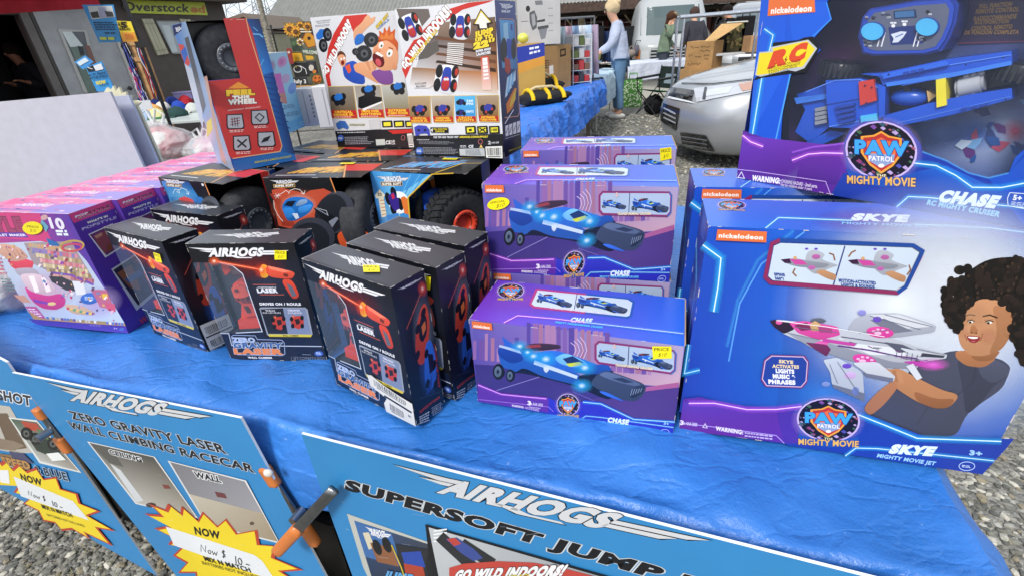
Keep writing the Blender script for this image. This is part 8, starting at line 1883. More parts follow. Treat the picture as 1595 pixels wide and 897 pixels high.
    A.poly([(330,480),(420,500),(520,530),(620,560),(690,566),(690,580),(620,578),(500,556),(400,522)],g2);A.poly([(480,505),(620,520),(680,545),(560,540)],g3)
    A.poly([(282,446),(300,442),(345,452),(350,470),(322,482),(296,464)],'#2a1c34');A.ell((308,450),9,6,'#d858a0')
    A.poly([(335,450),(380,446),(470,462),(478,486),(420,500),(360,480)],'#d2489c');A.poly([(350,458),(385,450),(400,470),(370,474)],'#7a2a58');A.poly([(420,502),(450,500),(440,515),(400,510)],'#e060b0')
    A.poly([(392,450),(400,440),(425,438),(440,446),(430,452)],'#5c6070');A.poly([(393,455),(408,446),(424,456),(420,474),(398,474)],'#c8a070');A.poly([(415,460),(455,468),(455,480),(420,478)],'#a8407c')
    A.poly([(380,505),(440,512),(452,525),(440,545),(400,520)],'#6a2a58')
    A.ell((588,478),38,16,'#d8409c',.1);A.ell((545,555),34,15,'#d0409c',.25)
    for cx,cy in((588,478),(545,555)):
        A.ell((cx-6,cy+3),10,5,'#e8b8d8');
        for dx,dy in((-18,-3),(-6,-8),(8,-7),(20,0)):A.ell((cx+dx,cy+dy),5,3,'#e8b8d8')
    A.line([(470,515),(560,528),(640,545),(720,556)],4,'#5c2a80');A.line([(480,490),(600,508),(700,535)],3,'#5c6074');A.poly([(600,505),(650,512),(690,530),(640,535)],'#55596c');A.poly([(640,520),(720,535),(775,542),(770,552),(700,556)],'#c8ccd6')
    A.poly([(650,560),(700,556),(770,575),(740,580),(690,572)],'#b03ca0');A.radial((735,568),50,20,'#f070e0',.8)
    A.poly([(510,562),(580,560),(630,600),(626,615),(560,600)],'#c4c8d2');A.poly([(540,590),(625,606),(622,618),(550,602)],'#6c7088');A.poly([(660,572),(680,565),(705,605),(690,612)],'#d0d4dc')
    rnd=random.Random(9)
    for k in range(26):
        x=rnd.uniform(470,700);y=500+(x-470)*.22+rnd.uniform(-8,14);A.line([(x,y),(x+rnd.uniform(8,26),y+rnd.uniform(1,6))],rnd.uniform(1,2.6),rnd.choice(['#5c6074','#3c4054','#e8eaf0','#7c3a80','#8a8ea0']))
    for p in(((560,432),(700,470)),((600,428),(735,462)),((470,560),(530,650)),((448,566),(470,620)),((530,480),(620,470)),((350,462),(470,478)),((330,478),(420,498)),((690,524),(770,541))):A.line(p,1.6,'#6c7086')
    for k in range(5):A.line([(636+k*14,524+k*4),(632+k*14,548+k*3)],1.6,'#4c5064')
    A.line([(300,444),(440,462),(600,490)],1.8,'#f4f6fa');A.poly([(430,494),(520,508),(516,516),(428,503)],'#c040a0');A.poly([(705,535),(768,543),(764,549),(700,545)],'#3a3c4c')
    A.cut=.2
    A.soft=0
    oc=[(288,232),(310,222),(680,236),(706,252),(698,272),(660,350),(636,368),(285,340),(270,325)]
    A.line(oc,11,'#8c2a5c',True);A.line([oc[1],oc[2],oc[3],oc[5],oc[6]],11,'#1f4898');A.line([(480,368-15),(285,340)],11,'#8c2a5c')
    A.poly([(294,238),(312,230),(676,243),(696,256),(654,346),(632,360),(290,333),(278,322)],'#c8d6e6');A.line([(490,238),(458,346)],4,'#2a3c80')
    A.soft=.15
    for(x,y,s_)in((0,0,1),(186,2,1.05)):
        J=lambda pts:[(x+312+(a-300)*s_,y+282+(b-282)*s_)for a,b in pts]
        A.poly(J([(372,255),(395,246),(425,262),(412,275),(440,285),(462,292),(440,298),(412,310),(395,318),(365,296)]),'#a8acb8');A.poly(J([(300,276),(340,272),(380,280),(440,288),(420,300),(350,297),(312,286)]),'#8a8e9c');A.poly(J([(300,276),(325,273),(330,286),(312,286)]),'#3a1c40');A.poly(J([(325,274),(360,277),(375,290),(340,290)]),'#c8489c')
        A.ell(J([(398,268)])[0],12,7,'#b060a0');A.ell(J([(386,298)])[0],10,6,'#b860a8');A.ell(J([(372,246)])[0],5,3,'#6a4ac0');A.ell(J([(398,246)])[0],5,3,'#6a4ac0');A.ell(J([(340,271)])[0],5,5,'#d0a070')
        A.poly(J([(395,310),(415,302),(440,312),(455,318),(450,336),(420,325)]),'#b88864')
    A.line([(446,258),(458,262),(462,278)],4,'#8a5a3a');A.line([(352,300),(346,312),(356,322)],4,'#8a5a3a');A.line([(500,268),(508,256),(520,250)],4,'#8a5a3a');A.line([(668,290),(672,304),(662,318)],4,'#8a5a3a')
    A.text('SPINS',(296,320),(324,322),(294,312),'#2a4898',bold=.07);A.text('360°!',(298,331),(321,333),(296,323),'#2a4898',bold=.07)
    A.text('MOTION-ACTIVATED',(474,337),(576,345),(472,328),'#2a4898',bold=.06);A.text('LIGHTS & SOUNDS',(480,347),(572,355),(479,339),'#2a4898',bold=.06)
    A.soft=0
    oc=[(288,542),(375,545),(386,560),(382,612),(368,628),(274,624),(262,606),(270,556)]
    A.poly([(324+(a-324)*1.07,585+(b-585)*1.09)for a,b in oc],'#7a2a70');A.poly(oc,'#22409a');A.line(oc,2.5,'#d4b8d8',True)
    for tx,yb,x0,x1 in(('SKYE',562,308,346),('ACTIVATES',575,290,362)):A.text(tx,(x0,yb-1),(x1,yb+2),(x0,yb-10),'#f0d8a8',bold=.05)
    for tx,yb,x0,x1 in(('LIGHTS',589,300,349),('MUSIC &',604,292,352),('PHRASES',619,280,352)):A.text(tx,(x0,yb-1),(x1,yb+2),(x0-1,yb-12),'#f0f0fa',bold=.07)
    A.poly([(45,660),(90,655),(140,668),(200,680),(360,690),(365,700),(330,784),(34,745)],'#5b2d9c');A.grad([(45,668),(330,690),(330,784),(34,745)],['#5a3ab0','#5a2a98','#5a2aa0','#6a2a90'])
    A.poly([(300,690),(540,700),(720,770),(960,775),(940,800),(872,874),(330,790)],'#1d3ba0');A.poly([(300,690),(365,700),(360,785),(320,784)],'#4a2c9c')
    A.glow([(60,672),(130,672),(220,690),(300,690),(370,682)],22,'#c060ff','#f4d8ff',3);A.glow([(525,705),(600,735),(690,772),(925,782)],24,'#38b4ff','#dff6ff',3.5);A.glow([(490,820),(520,798),(580,800),(905,836)],16,'#38b4ff','#dff6ff',2.5)
    A.glow([(98,235),(148,272),(140,350),(128,420)],34,'#38b8ff','#e8faff',4,.75);A.glow([(60,510),(48,590),(90,580)],20,'#38b8ff','#b8e8ff',3,.6)
    A.line([(34,726),(110,735),(300,762),(322,784)],2,'#b8a0e8')
    badge(A,444,720,84,58,k=.05)
    A.text('SKYE',(613,811),(728,819),(618,788),'#dceaff',bold=.08,shear=.25,out='#2a6ac8',ow=.02);A.text('MIGHTY MOVIE JET',(578,823),(738,847),(580,813),'#9ed0f8',bold=.04,shear=.15)
    A.text('3+',(836,818),(868,822),(838,805),'#9ecbff',bold=.06);A.ring((828,850),22,12,2,'#b9d4ff');A.fine([(814,845),(842,849),(842,857),(814,853)],2,'#cfe0ff',n=3)
    A.text('WARNING:',(134,746),(208,758),(135,735),'#efe6fa',bold=.05);A.fine([(214,750),(304,762),(303,777),(213,766)],2,'#c8b8e8',seed=4);A.text('3',(36,730),(45,731),(37,718),'#efe6fa',bold=.04);A.text('x AAA LR03',(47,730),(82,735),(48,721),'#e0d4f4',bold=.03);A.line([(98,738),(105,728),(111,740)],1.5,'#efe6fa',True)
    A.poly([(138,192),(274,198),(272,228),(134,222)],'#e2713c');A.text('nickelodeon',(142,214),(262,220),(143,203),'#f6ece6',bold=.045)
def s_top(A):
    A.full(['#3f6ed8','#5a58c4','#2a48a8','#3470d8']);A.poly([(560,158),(900,180),(1200,230),(600,203)],'#3a38a0')
    A.radial((560,170),160,40,'#6a2ab8',.8)
    badge(A,180,126,38,13,k=.03);A.text('SKYE',(518,168),(668,173),(522,150),'#e4ecff',bold=.08,shear=.2);A.text('MIGHTY MOVIE JET',(490,180),(735,188),(492,173.5),'#8ac8ff',bold=.02)
    A.glow([(275,192),(312,162),(520,170)],12,'#40c0ff','#dff6ff',2.5);A.glow([(690,180),(900,190),(1100,215)],12,'#40c0ff','#dff6ff',2)
def make_jet_box(label,group):
    w,d,h=.451,.13,.388;F=frames(w,d,h)
    t=empty('toy_box',(0,0,0),0,label,'toy box',group);mb=MB()
    for k,c in(('back','#22409a'),('right','#2a54b8'),('bottom','#2a3c98')):panel(mb,F[k],c)
    s_front(art(mb,F['front'],SQ,lift=1.2e-5));s_top(art(mb,F['top'],[(97,107),(1042,134),(1243,233),(114,186)]))
    A=art(mb,F['left'],UNIT);A.full(['#2c3f9c','#1f50b8','#3a2c98','#2a2a80']);A.glow([(0,.2),(.6,.3),(.6,.75),(1,.85)],.1,'#38b8ff','#b8ecff',.015)
    A.poly([(.3,.0),(.8,.0),(.75,.1),(.3,.12)],'#3a62c8');A.fine([(.25,.86),(.8,.86),(.8,.93),(.25,.93)],4,'#c8b8e8')
    wear(mb,w,d,h,'#d4c8c0',seed=31,t=.001,amt=.5)
    mb.build('carton','printed_card',t);return t
RQ=[(157,-273),(2173,-634),(1339,946),(-6,708)]
def make_rc_box(label):
    w,d,h=.43,.15,.37;F=frames(w,d,h)
    t=empty('toy_box',(0,0,0),0,label,'toy box');mb=MB()
    for k,c in(('back','#1d2c74'),('right','#2a54b8'),('left','#2a3c98'),('top','#2a54b8'),('bottom','#3a2c90')):panel(mb,F[k],c)
    A=art(mb,F['front'],RQ)
    win=[(352,8),(371,76),(300,155),(330,200),(210,300),(180,420),(170,560),(225,610),(300,585),(420,570),(450,510),(500,485),(600,478),(680,510),(730,575),(735,605),(830,640),(920,690),(1000,712),(1080,690),(1106,628),(1180,560),(1250,300),(1300,-150),(1100,-120),(600,-40),(400,-30)]
    TLc,TRc,BRc,BLc=RQ
    A.poly([TLc,(400,-316),(400,-30),(352,8),(371,76),(300,155),(330,200),(210,300),(180,420),(170,560),(40,540)],'#1b55cc',adv=False)
    A.poly([(400,-316),TRc,(2000,-300),(1300,-150),(1100,-120),(600,-40),(400,-30)],'#1d3a9c',adv=False)
    A.poly([(2000,-300),TRc,BRc,(1150,912),(1000,712),(1080,690),(1106,628),(1180,560),(1250,300),(1300,-150)],'#1f4fb8',adv=False)
    A.poly([(40,540),(170,560),(225,610),(300,585),(420,570),(450,510),(500,485),(600,478),(680,510),(730,575),(735,605),(830,640),(920,690),(1000,712),(1150,912),BLc],'#1f3aa0')
    A.grad([(110,-200),(200,-210),(180,300),(40,560)],['#1b55cc','#1b55cc','#1f5cd8','#2a62d0'],2,8)
    A.poly([(352,8),(371,76),(262,180),(215,160),(200,0)],'#1f5cd2')
    A.line([(352,8),(371,76),(262,180)],5,'#3a8aec');A.line([(208,296),(150,560)],6,'#4a9cf0')
    A.poly([(20,520),(130,560),(150,585),(225,608),(300,588),(420,570),(435,690),(370,778),(-6,708)],'#5a2a94');A.grad([(20,540),(420,585),(400,740),(-4,690)],['#6a3ab4','#6a2c9c','#4a2484','#58288c'])
    A.poly([(420,690),(640,700),(735,605),(830,640),(920,690),(1000,712),(1150,912),(1339,946),(370,778)],'#1e3a9c');A.grad([(640,700),(830,660),(1130,800),(640,800)],['#1d3f9c','#2464c4','#1f50b0','#1d3390'])
    A.glow([(18,540),(50,566),(100,585)],26,'#e070ff','#ffe0ff',4);A.glow([(215,640),(280,615),(340,610),(420,612)],26,'#d868ff','#ffe0ff',4);A.glow([(215,608),(300,586),(424,572)],12,'#c070ff',None)
    A.glow([(700,650),(790,660),(870,700),(935,747),(1050,748),(1200,720)],34,'#38b4ff','#e4f8ff',5);A.glow([(735,605),(830,640),(920,690),(1000,710),(1080,690)],10,'#58b0ff',None)
    A.glow([(632,826),(680,784),(760,788),(1140,828)],26,'#38b4ff','#e4f8ff',4)
    A.glow([(105,115),(140,140),(118,230)],28,'#38b8ff','#dcf6ff',4);A.glow([(98,290),(58,535)],34,'#38b8ff','#c8f0ff',5)
    A.poly([(60,322),(80,300),(88,262),(130,238),(140,170),(240,160),(262,150),(300,145),(325,195),(270,290),(200,296),(100,310)],'#15161c')
    A.poly([(85,208),(130,204),(130,188),(280,158),(316,193),(265,272),(230,285),(200,280),(90,306),(68,300)],'#b8bcc4');A.poly([(86,212),(140,208),(140,192),(275,164),(308,196),(258,266),(195,274),(140,292),(74,300)],'#ead42c')
    A.text('R',(126,268),(178,254),(142,208),'#d84a2a',bold=.09,shear=.1);A.text('C',(206,248),(258,232),(220,188),'#d84a2a',bold=.1);A.poly([(196,222),(184,240),(190,240),(184,256),(198,236),(192,236)],'#8a2a20')
    A.text('REMOTE CONTROL',(122,278),(250,244),(124,268),'#26221a',bold=.0);A.text('RADIOCOMMANDE',(120,289),(248,256),(122,279),'#26221a',bold=.0);A.text('RADIO CONTROL',(122,299),(236,268),(124,289),'#26221a',bold=.0)
    A.poly([(125,-20),(305,-35),(308,48),(118,64)],'#e2713c');A.text('nickelodeon',(132,54),(292,44),(134,32),'#f6ece6',bold=.045)
    A.text('WARNING:',(56,719),(166,732),(60,699),'#f2ecfa',bold=.07);A.text('CHOKING HAZARD - Small parts.',(172,728),(316,750),(174,715),'#dcd0ec',bold=.03);A.text('Not for children under 3 years.',(170,741),(296,760),(172,730),'#dcd0ec',bold=.02)
    A.line([(0,708),(14,686),(26,712)],2.5,'#f2ecfa',True);A.line([(0,676),(60,682),(350,724),(370,778)],2.5,'#d0b0f0')
    badge(A,572,600,138,112,k=.05)
    A.text('CHASE',(800,800),(1020,826),(815,758),'#dceaff',bold=.08,shear=.2,out='#2a6ac8',ow=.02);A.text('RC MIGHTY CRUISER',(754,815),(1040,864),(758,795),'#8cc8f4',bold=.05,shear=.15)
    A.line([(1085,768),(1190,775),(1190,840),(1078,820),(1076,790),(1085,768)],3,'#e0e8fa');A.text('5+',(1098,796),(1130,800),(1102,776),'#e8eefc',bold=.05);A.fine([(1092,802),(1180,810),(1180,832),(1090,818)],3,'#c8d4f4',n=5)
    wear(mb,w,d,h,'#d4c8c0',seed=41,t=.001,amt=.4)
    B=art(mb,F['front'],RQ,start=-.075);B.z=-.075
    for nm in('u',):pass
    B.dz=1e-4
    B.grad([(150,-320),(1900,-560),(1330,930),(120,700)],['#34204c','#44489c','#6c8cd4','#30184c'],8,8)
    B.radial((420,200),320,260,'#5a1f4c',.7);B.radial((760,330),320,160,'#5c7cc0',.8);B.radial((930,560),300,190,'#b8ccf4',1);B.radial((760,560),200,120,'#6c8cd4',.8);B.radial((1000,560),120,70,'#e8f0ff',.6);B.radial((1060,560),60,60,'#c83060',.8);B.radial((900,560),150,90,'#2c6cd0',.8)
    for k in range(16):
        rr=random.Random(k);x,y=rr.uniform(820,1120),rr.uniform(440,680);B.poly(xy([(-30,0),(-10,-12),(20,-20),(40,4),(10,18)],rr.uniform(.5,1.4),x,y,rr.uniform(0,3)),rr.choice(['#1d4f9c','#7ab0e8','#c8dcf8','#5a2a78','#2a3f80','#b84a6c']))
    for a,b,c,dd in(((0,0),(0,1),0,0),):pass
    B.poly([(870,-10),(1106,-30),(1098,180),(822,190),(830,150)],'#3a2c58');B.line([(870,0),(1104,-20)],2.5,'#b08a60');B.line([(820,186),(1098,178)],4,'#8c4060');B.line([(1106,0),(1100,178)],3,'#b08a60')
    for tx,q in(('FULL FUNCTION',(906,38,1042,28,20)),('REMOTE CONTROL',(892,60,1072,50,42)),('RADIOCOMMANDE',(884,90,1062,80,72)),('MULTIFONCTION',(888,106,1030,100,90)),('CONTROL REMOTO',(874,132,1044,124,114)),('DE FUNCION COMPLETA',(846,148,1072,146,132))):
        B.text(tx,(q[0],q[1]),(q[2],q[3]),(q[0]+2,q[4]),'#c89a58',bold=.05,shear=.2)
    q=[A.uv(p)for p in((130,-250),(1500,-420),(1180,840),(60,660))]
    u0,u1,v0,v1=.012,w-.012,.03,h-.012
    for a,b in(((u0,v0),(u1,v0)),((u0,v1),(u1,v1)),((u0,v0),(u0,v1)),((u1,v0),(u1,v1))):
        mb.face([(a[0],.0015,a[1]),(b[0],.0015,b[1]),(b[0],.076,b[1]),(a[0],.076,a[1])],C('#141024'))
    mb.build('carton','printed_card',t)
    m=MB();A=Art(m,*F['front'],RQ)
    blue,dk,lt='#1c52c8','#1a3fa0','#3a7ae0'  # dk puts shade into the side colour, lt lightens some faces
    S=lambda pts,z0,z1,c,sd=None:A.solid(pts,z0,z1,c,sd,m)
    S([(195,385),(250,370),(370,320),(470,320),(480,470),(450,515),(330,520),(250,585),(190,540),(230,450)],-.09,-.035,blue,dk)
    S([(330,325),(470,318),(520,330),(560,360),(560,480),(470,520),(345,515),(335,420)],-.05,-.018,blue,dk)
    S([(470,300),(560,295),(820,240),(1080,207),(1084,262),(840,310),(560,345),(545,310)],-.06,-.018,blue,dk);S([(575,335),(860,290),(1082,245),(1083,262),(840,312),(580,350)],-.05,-.014,lt,dk)
    S([(560,470),(740,420),(900,385),(1082,357),(1084,400),(900,450),(720,490),(575,520)],-.06,-.016,blue,dk);S([(700,490),(900,440),(1084,395),(1084,404),(900,455),(720,500)],-.05,-.03,'#2a62d4')
    S([(545,345),(840,305),(860,380),(560,470)],-.07,-.05,'#11131c');S([(830,305),(1040,270),(1050,350),(860,390)],-.07,-.046,'#1a1c24')
    S([(190,400),(340,380),(345,400),(200,425)],-.05,-.03,lt,dk);S([(230,585),(330,535),(400,545),(300,592)],-.06,-.035,blue,dk)
    for k in range(4):S([(372+k*6,428+k*20),(452,414+k*20),(454,424+k*20),(376+k*6,440+k*20)],-.018,-.012,dk)
    S([(468,330),(527,320),(540,405),(474,425)],-.02,-.0125,'#c83a2c');S([(475,468),(540,458),(545,495),(480,512)],-.02,-.0125,'#4ab8e8')
    S([(779,322),(818,314),(822,424),(782,434)],-.05,-.012,'#e8d834');S([(545,340),(575,350),(572,470),(548,478)],-.03,-.014,blue,dk)
    for k in range(4):S([(275,442+k*18),(325,432+k*18),(326,446+k*18),(278,456+k*18)],-.04,-.028,'#8a8e98','#5a5e68')
    S([(560,300),(700,270),(820,245),(830,262),(700,290),(570,318)],-.018,-.012,'#2a64d8')
    for k in range(3):S([(650+k*30,290-k*6),(672+k*30,286-k*6),(666+k*30,300-k*6),(645+k*30,304-k*6)],-.016,-.011,dk);S([(880+k*40,436-k*8),(910+k*40,430-k*8),(905+k*40,440-k*8),(876+k*40,446-k*8)],-.02,-.013,dk)
    A.z=-.0115
    for pts,z,c in((((470,322),(560,362),(560,470)),-.0165,'#6a9cf0'),(((560,318),(835,262),(1080,222)),-.0165,'#5a8cec'),(((575,508),(740,470),(1080,390)),-.0150,'#4a7ce0'),(((335,424),(470,400)),-.0170,'#163080'),(((250,372),(370,325),(470,322)),-.0168,'#5a8cec'),(((345,512),(465,490)),-.0170,'#5a8cec'),(((640,345),(760,322)),-.0130,'#2a5ac8')):
        A.z=z;A.line(pts,3.5,c)  # paler lines paint highlights along the toy car's edges
    for x,y in((495,345),(522,352),(500,415),(900,262),(1050,232),(720,492),(1060,400),(590,300)):A.z=-.0112;A.ell((x,y),4,4,'#10204c')
    m.build('toy_car','plastic',t)
    m=MB();A2=Art(m,*F['front'],RQ)
    c0=A2.P((650,400),-.038);m.blob(tuple(c0),(.0235,.015,.0125),C('#2456c0'),sub=3,amt=0)if False else m.blob(tuple(c0),(.0235,.015,.0125),C('#2456c0'),sub=3,amp=0)
    A2.solid([(728,370),(768,392),(735,418)],-.045,-.028,'#e0b878',mb=m);A2.solid([(622,460),(668,445),(675,455),(650,476),(630,474)],-.045,-.03,'#c89068',mb=m);A2.solid([(636,358),(655,352),(668,372),(640,374)],-.04,-.026,'#1a1c2c',mb=m)
    m.build('driver_pod','plastic',t)
    m=MB();A2=Art(m,*F['front'],RQ)
    a_,b_=A2.P((848,362),-.03),A2.P((965,335),-.03);m.tube([a_,b_],.011,C('#9a9ea8'),n=14);m.tube([a_.lerp(b_,.12),a_.lerp(b_,.88)],.0135,C('#a8acb6'),n=14)
    for tt in(.25,.5,.75):
        for s_ in(-1,1):p=a_.lerp(b_,tt);m.blob((p.x,p.y-.004,p.z+s_*.0125),(.004,.004,.004),C('#b0b4be'),sub=2,amp=0)
    m.build('engine','plastic',t)
    for q in((365,285,90),(1110,300,70)):
        m=MB();A2=Art(m,*F['front'],RQ);p=A2.P((q[0],q[1]),-.045);r_=.030
        T=Matrix.Translation(p)@Matrix.Rotation(.10,4,'Y')
        hw=.026 if q[0]<500 else .03
        Tw=Matrix.Translation(p)@Matrix.Rotation(.12,4,'Y')
        m.lathe([(.004,-.011),(r_*.9,-.011),(r_,-.008),(r_,.008),(r_*.9,.011),(.004,.011)],C('#1a1b1e'),0,30,Tw)
        for k in range(26):
            m.box((r_-.001,-.0016,-.010),(r_+.002,.0016,.010),C('#26272b'),0,Tw@Matrix.Rotation(2*PI*k/26,4,'Z'))
        m.build('wheel','plastic',t)
    m=MB();A=Art(m,*F['front'],RQ)
    hs=[(462,150),(480,70),(510,35),(700,0),(850,-12),(868,20),(858,90),(830,160),(800,205),(740,222),(520,226),(480,216)]
    A.solid(hs,-.07,-.016,'#1c3a9c','#16308a',m);cx,cy=665,115
    A.solid([(cx+(x-cx)*.93,cy+(y-cy)*.92)for x,y in hs],-.016,-.010,'#2446b4','#1c3a9c',m)
    A.z=-.0095;A.poly([(cx+(x-cx)*.84,cy+(y-cy)*.80)for x,y in hs],'#5a6076');A.poly([(610,45),(700,38),(705,72),(612,78)],'#182c54');A.poly([(616,48),(692,42),(695,66),(618,72)],'#3a6a9c')
    A.poly([(590,110),(740,100),(730,175),(600,182)],'#1c2c6c');A.poly([(600,138),(640,126),(664,128),(650,150),(630,170),(606,172),(612,156)],'#d0d8e8');A.line([(618,150),(650,136)],4,'#3a5a9c')
    for x in(546,562,690,706):A.line([(x,188),(x+16,130)],5,'#e0e2ea')
    for x,y in((530,72),(748,48),(500,176),(733,160)):A.ell((x,y),8,8,'#15161c')
    for x,y in((610,104),(655,98)):
        A.ell((x,y),8,7,'#e4e6ee');
        for dx in(-9,-3,4,10):A.ell((x+dx,y-12),3,4,'#e4e6ee')
    rr=random.Random(2)
    for k in range(26):x,y=rr.choice([(520,72),(740,60),(580,60),(710,150),(510,170)]);A.poly(xy([(-8,-3),(6,-4),(8,3),(-6,4)],1,x+rr.uniform(-20,20),y+rr.uniform(-14,14)),rr.choice(['#8a90a4','#3a4054','#b8bcc8']),adv=False)
    A.nxt();m.build('handset','plastic',t)
    for x,y in((531,126),(749,108)):
        b=MB();A=Art(b,*F['front'],RQ);c=A.P((x,y),0);e=A.P((x+40,y-4),0)-c
        pts=[(x+44*math.cos(t_),y+35*math.sin(t_))for t_ in[2*PI*k/24 for k in range(24)]]
        A.solid([(x+(a-x)*1.1,y+(q_-y)*1.1)for a,q_ in pts],-.012,-.0075,'#1c3c94',mb=b);A.solid(pts,-.0075,-.0035,'#4ab0e4','#2a80b8',mb=b)
        o=b.build('control_stick','plastic',t)
    m=MB();A=Art(m,*F['front'],RQ,start=-.0015);A.z=-.0015;
    A.poly([(352,8),(371,76),(300,155),(330,200),(210,300),(180,420),(170,560),(225,610),(300,585),(420,570),(450,510),(500,485),(600,478),(680,510),(730,575),(735,605),(830,640),(920,690),(1000,712),(1080,690),(1106,628),(1180,560),(1250,300),(1300,-150),(1100,-120),(600,-40),(400,-30)],C('#b8c8e8',.05))
    m.build('window','film',t)
    return t
Z1=TH;Z2=TH+.356
FRONT='top-level'
zl=make_laser_box('leftmost black racecar box, barcode sticker low on its side panel','black boxes with red wall climbing racecars')
zl.location=(-.9482,1.0944,Z1);zl.rotation_euler=(0,0,-.5196)
def zdup(x,y,r,lb):return dup(zl,(x,y,Z1),r,lb)
z2=zdup(-.921,1.211+.012,-.41,'black racecar box behind the leftmost one, only its upper part showing')
z3=zdup(-.675,.952,-.132,'black racecar box facing us squarely in the middle of the left group')
z4=zdup(-.390,.835,-.632,'front black racecar box of the right group, with torn white barcode label')
z5=zdup(-.324,.899,-.628,'second black racecar box of the right group, between the front and rear ones')
z6=zdup(-.287,.978,-.574,'rear black racecar box of the right group, touching the purple car boxes')
sticker(zl,ZF['front'],ZQ,(930,350),60,50,PRICE10)
sticker(z3,ZF['front'],ZQ,(928,313),62,46,PRICE10)
TQ=[(185,127),(550,233),(400,310),(43,192)]
sticker(z4,ZF['top'],TQ,(330,238),70,30,PRICE10)
def label_on(t,fr,q,src,ncode,name='barcode_label'):
    m=MB();A=art(m,fr,src,start=.0032);A.poly(q,'#dad8d2');return m,A
m,A=label_on(z4,ZF['front'],[(880,700),(905,692),(1000,720),(1140,735),(1165,834),(1000,836),(985,800),(1000,770),(900,745)],ZQ,3)
A.barcode([(905,700),(1120,738),(1128,765),(915,742)],4,'#dad8d2',40);A.line([(985,762),(1140,778)],9,'#1a1a1e');A.barcode([(1010,780),(1100,790),(1112,826),(1020,826)],6,'#dad8d2',20);A.fine([(1120,790),(1140,792),(1144,810),(1124,810)],1,'#777',n=2)
m.build('barcode_label','printed_card',z4)
m=MB();A=art(m,ZF['right'],UNIT,start=.0032);A.poly([(.05,.72),(.95,.74),(.95,.97),(.05,.96)],'#d6d4d0');A.barcode([(.1,.74),(.9,.76),(.9,.84),(.1,.83)],4,'#d6d4d0',30);A.barcode([(.1,.87),(.9,.88),(.9,.96),(.1,.95)],5,'#d6d4d0',30);A.line([(.08,.84),(.92,.86)],.012,'#1a1a1e');m.build('barcode_label','printed_card',zl)
m=MB();A=art(m,ZF['front'],ZQ,start=.0032);A.poly([(930,300),(975,298),(978,360),(950,362)],'#f0dc1c');m.build('price_sticker','printed_card',z5)
ca=make_cruiser_box('foremost purple car box, standing on the tarp with yellow price sticker','purple boxes with a blue space car')
CF=frames(.373,.158,.192);ca.location=(-.082,.753,Z1);ca.rotation_euler=(0,0,-.337)
c2=dup(ca,(-.044,.943,Z1),-.262,'purple car box lying directly under the one with the round yellow sticker')
c3=dup(ca,(-.0471,.9442,Z1+.1935),-.26,'upper purple car box with round yellow special sticker')
c4=dup(ca,(.0433,1.2288,Z1+.1935),-.234,'rearmost upper purple car box, only its top and upper edge showing')
c5=dup(ca,(.0433,1.2288,Z1),-.234,'purple car box hidden under the rearmost one')
sticker(ca,CF['front'],CQ,(1003,448),96,62,PRICE10)
sticker(c4,CF['front'],CQ,(1035,440),84,74,PRICE10)
def sp(t):return sticker(t,CF['front'],CQ,(130,375),118,56,[('SPECIAL',-.36,.3,-.08,.16),('$10',-.1,.26,.34,.3)],True)
sp(c3)
sa=make_jet_box('front large blue box with jet picture and curly haired child','large blue jet boxes')
sa.location=(.287,.645,Z1);sa.rotation_euler=(0,0,-.298)
sb_=dup(sa,(.337,.834,Z1),-.271,'second large blue jet box standing just behind the first, mostly hidden')
rc=make_rc_box('big remote control car box with open window, lying across the jet boxes')
rc.location=(.427,.871,Z1+.3895);rc.rotation_euler=(0,0,-.903)
wa=make_wheel_box('black and red wheel box with blue truck print, in the middle of its row','big wheel toy boxes',w_front_a);wa.location=(-.6163,1.2345,Z1);wa.rotation_euler=(0,0,-.215)
wb=make_wheel_box('black and blue wheel box at the left of its row, under the upright red carton','big wheel toy boxes',w_front_b);wb.location=(-.9361,1.3177,Z1);wb.rotation_euler=(0,0,-.49)
wc=make_wheel_box('light blue wheel box with treaded tyre and red hub at the right of its row','big wheel toy boxes',w_front_c,1);wc.location=(-.3458,1.2401,Z1);wc.rotation_euler=(0,0,-.349)
def behind(o,k,lb,dx=0,dz=.0):
    r=o.rotation_euler.z;Yd=Vector((-math.sin(r),math.cos(r),0));Xd=Vector((math.cos(r),math.sin(r),0))
    return dup(o,o.location+Yd*k+Xd*dx+Vector((0,0,dz)),r,lb)
def stk(t):sticker(t,WF['top'],UNIT,(.62,.16),.16,.12,[('PRICE',-.4,.36,-.1,.3)])
w1=behind(wa,.168,'second row wheel box behind the middle one, top with orange letters showing',.02);w2=behind(wb,.172,'second row wheel box behind the left one, under the upright carton',.02);w3=behind(wc,.165,'second row wheel box behind the light blue one, under the standing printed backs',.0)
w4=behind(wa,.336,'third row wheel box under the standing back with laughing boy',.05);w5=behind(wb,.344,'third row wheel box at the left, red strip and dark opening showing',.08);w6=behind(wb,.516,'fourth row wheel box at the far left below the small pale blue box',.14)
for t in(wa,wb,wc):stk(t)
bl=make_back_box('standing wheel box showing its back with a laughing red haired boy','wheel boxes standing back to front',lambda m,F:b1_back(art(m,F['front'],[(5,100),(475,64),(575,803),(170,790)])))
bl.location=(-.5248,1.5823,Z2+.001);bl.rotation_euler=(0,0,-.387)
br=make_back_box('standing wheel box showing its back with trucks jumping off stairs','wheel boxes standing back to front',lambda m,F:b2_back(art(m,F['front'],[(462,60),(990,5),(1058,860),(585,835)])),lambda m,F:b2_side(art(m,F['right'],[(990,5),(1130,20),(1160,790),(1058,860)])))
br.location=(-.249,1.3936,Z2+.001);br.rotation_euler=(0,0,-.437)
fb=make_feel_box('upright red and blue box with one big black foam wheel facing us')
fb.location=(-.7256,1.3123,Z2+.001);fb.rotation_euler=(0,0,.678)
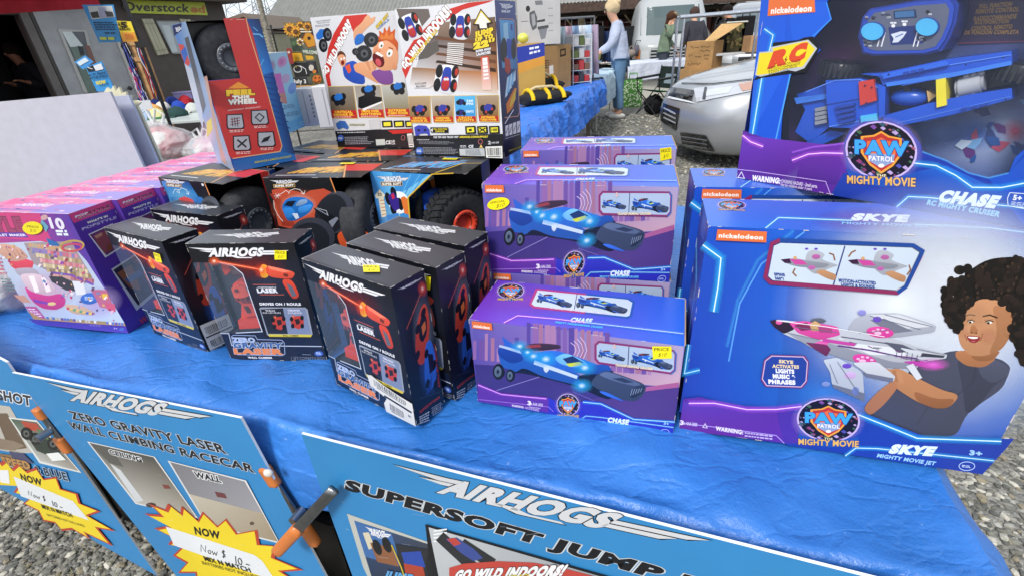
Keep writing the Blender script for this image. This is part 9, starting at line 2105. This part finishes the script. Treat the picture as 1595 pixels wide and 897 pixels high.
pa=make_craft_box('foremost pink and purple bracelet box with yellow price sticker at the left','pink bracelet maker boxes');ya=-.25
def fr_place(o,FRt,r,z=Z1,w=.32,h=.33):o.location=Vector((FRt.x,FRt.y,z))-Vector((math.cos(r),math.sin(r),0))*w;o.rotation_euler=(0,0,r)
F1_=at((106,334),z=Z1+.33);F2_=at((182,312),z=Z1+.33);st=F2_-F1_;fr_place(pa,F1_,ya)
lbp=['second pink bracelet box, its bright end panel showing behind the first','third pink bracelet box from the front of the row','fourth pink bracelet box from the front of the row','fifth pink bracelet box from the front, beside the blank boards','rearmost pink bracelet box, next to the clear bags']
for k in range(1,6):o=dup(pa,(0,0,0),ya,lbp[k-1]);fr_place(o,F1_+st*k,ya)
m=MB();A=art(m,PF['front'],PQ,start=.0032);A.ell((172,380),42,24,'#e8d826',.1);A.text('PRICE',(150,376),(198,382),(149,368),'#6a5a20',bold=.01);A.text('$10',(162,394),(186,397),(162,382),'#6a5a20',bold=-.01,shear=.2);m.build('price_sticker','printed_card',pa)
p=at((446,210),z=Z2);q=at((475,198),z=Z2)
w_,h_=.12,.26
t=MB();wd=(q-p).length;F=frames(wd,.09,.27)
for k in F:panel(t,F[k],'#9cc8dc')
A=art(t,F['front'],[(555,265),(690,265),(805,705),(705,750)]);A.full(['#a8c8dc','#98c4e0','#7cc0e4','#8ccce8']);A.poly([(590,400),(660,395),(700,560),(650,585)],'#c86ab8');A.ell((665,325),30,36,'#c090c0',.3);A.ell((662,325),16,20,'#b870a8',.3);A.ell((690,430),24,30,'#b8a0c8',.3);A.ell((730,490),22,34,'#6c94d8',.3);A.poly([(655,520),(690,515),(705,580),(660,572)],'#c88a80');A.radial((600,350),30,50,'#c878a8',.8);A.poly([(700,690),(790,650),(805,705),(705,750)],'#6cb4e0');A.fine([(680,590),(750,575),(760,600),(690,610)],3,'#5a7c9c',n=4);A.fine([(700,630),(780,615),(785,640),(708,655)],3,'#5a7c9c',n=4);A.ring((792,688),12,9,2,'#e8f4fc')
t.box((0,0,.27),(wd,.09,.2715),C('#d8e4ec'));o=t.build('toy_box','printed_card',loc=Vector((p.x,p.y,Z2+.001)),rot=math.atan2(q.y-p.y,q.x-p.x));tag(o,'small pale blue and pink toy box behind the upright red carton','toy box')
def wbox(q0,q1,z,h,d,lb):
    a,b=at(q0,z=z),at(q1,z=z);L_=(b-a).length;t=MB();t.box((0,0,0),(L_,d,h),C('#cfd0d4'),bev=.003)
    t.box((L_*.5-.002,-.0008,0.01),(L_*.5+.002,-.0001,h-.01),C('#a8a8b0'));t.box((.004,d*.48,h),(L_-.004,d*.52,h+.001),C('#b8b8bc'))
    A=Art(t,(0,0,0),(1,0,0),(0,0,1),L_,h,UNIT,start=.001);A.fine([(.82,.15),(.93,.15),(.93,.8),(.82,.8)],6,'#6a6a74',n=1)
    return tag(t.build('white_box','printed_card',loc=Vector((a.x,a.y,z)),rot=math.atan2(b.y-a.y,b.x-a.x)),lb,'box','plain white boxes behind the wheel boxes')
wbox((470,198),(497,196),Z2+.001,.14,.10,'left plain white box behind the wheel boxes');wbox((499,200),(530,198),Z2+.001,.15,.10,'right plain white box partly behind the standing back with the boy')
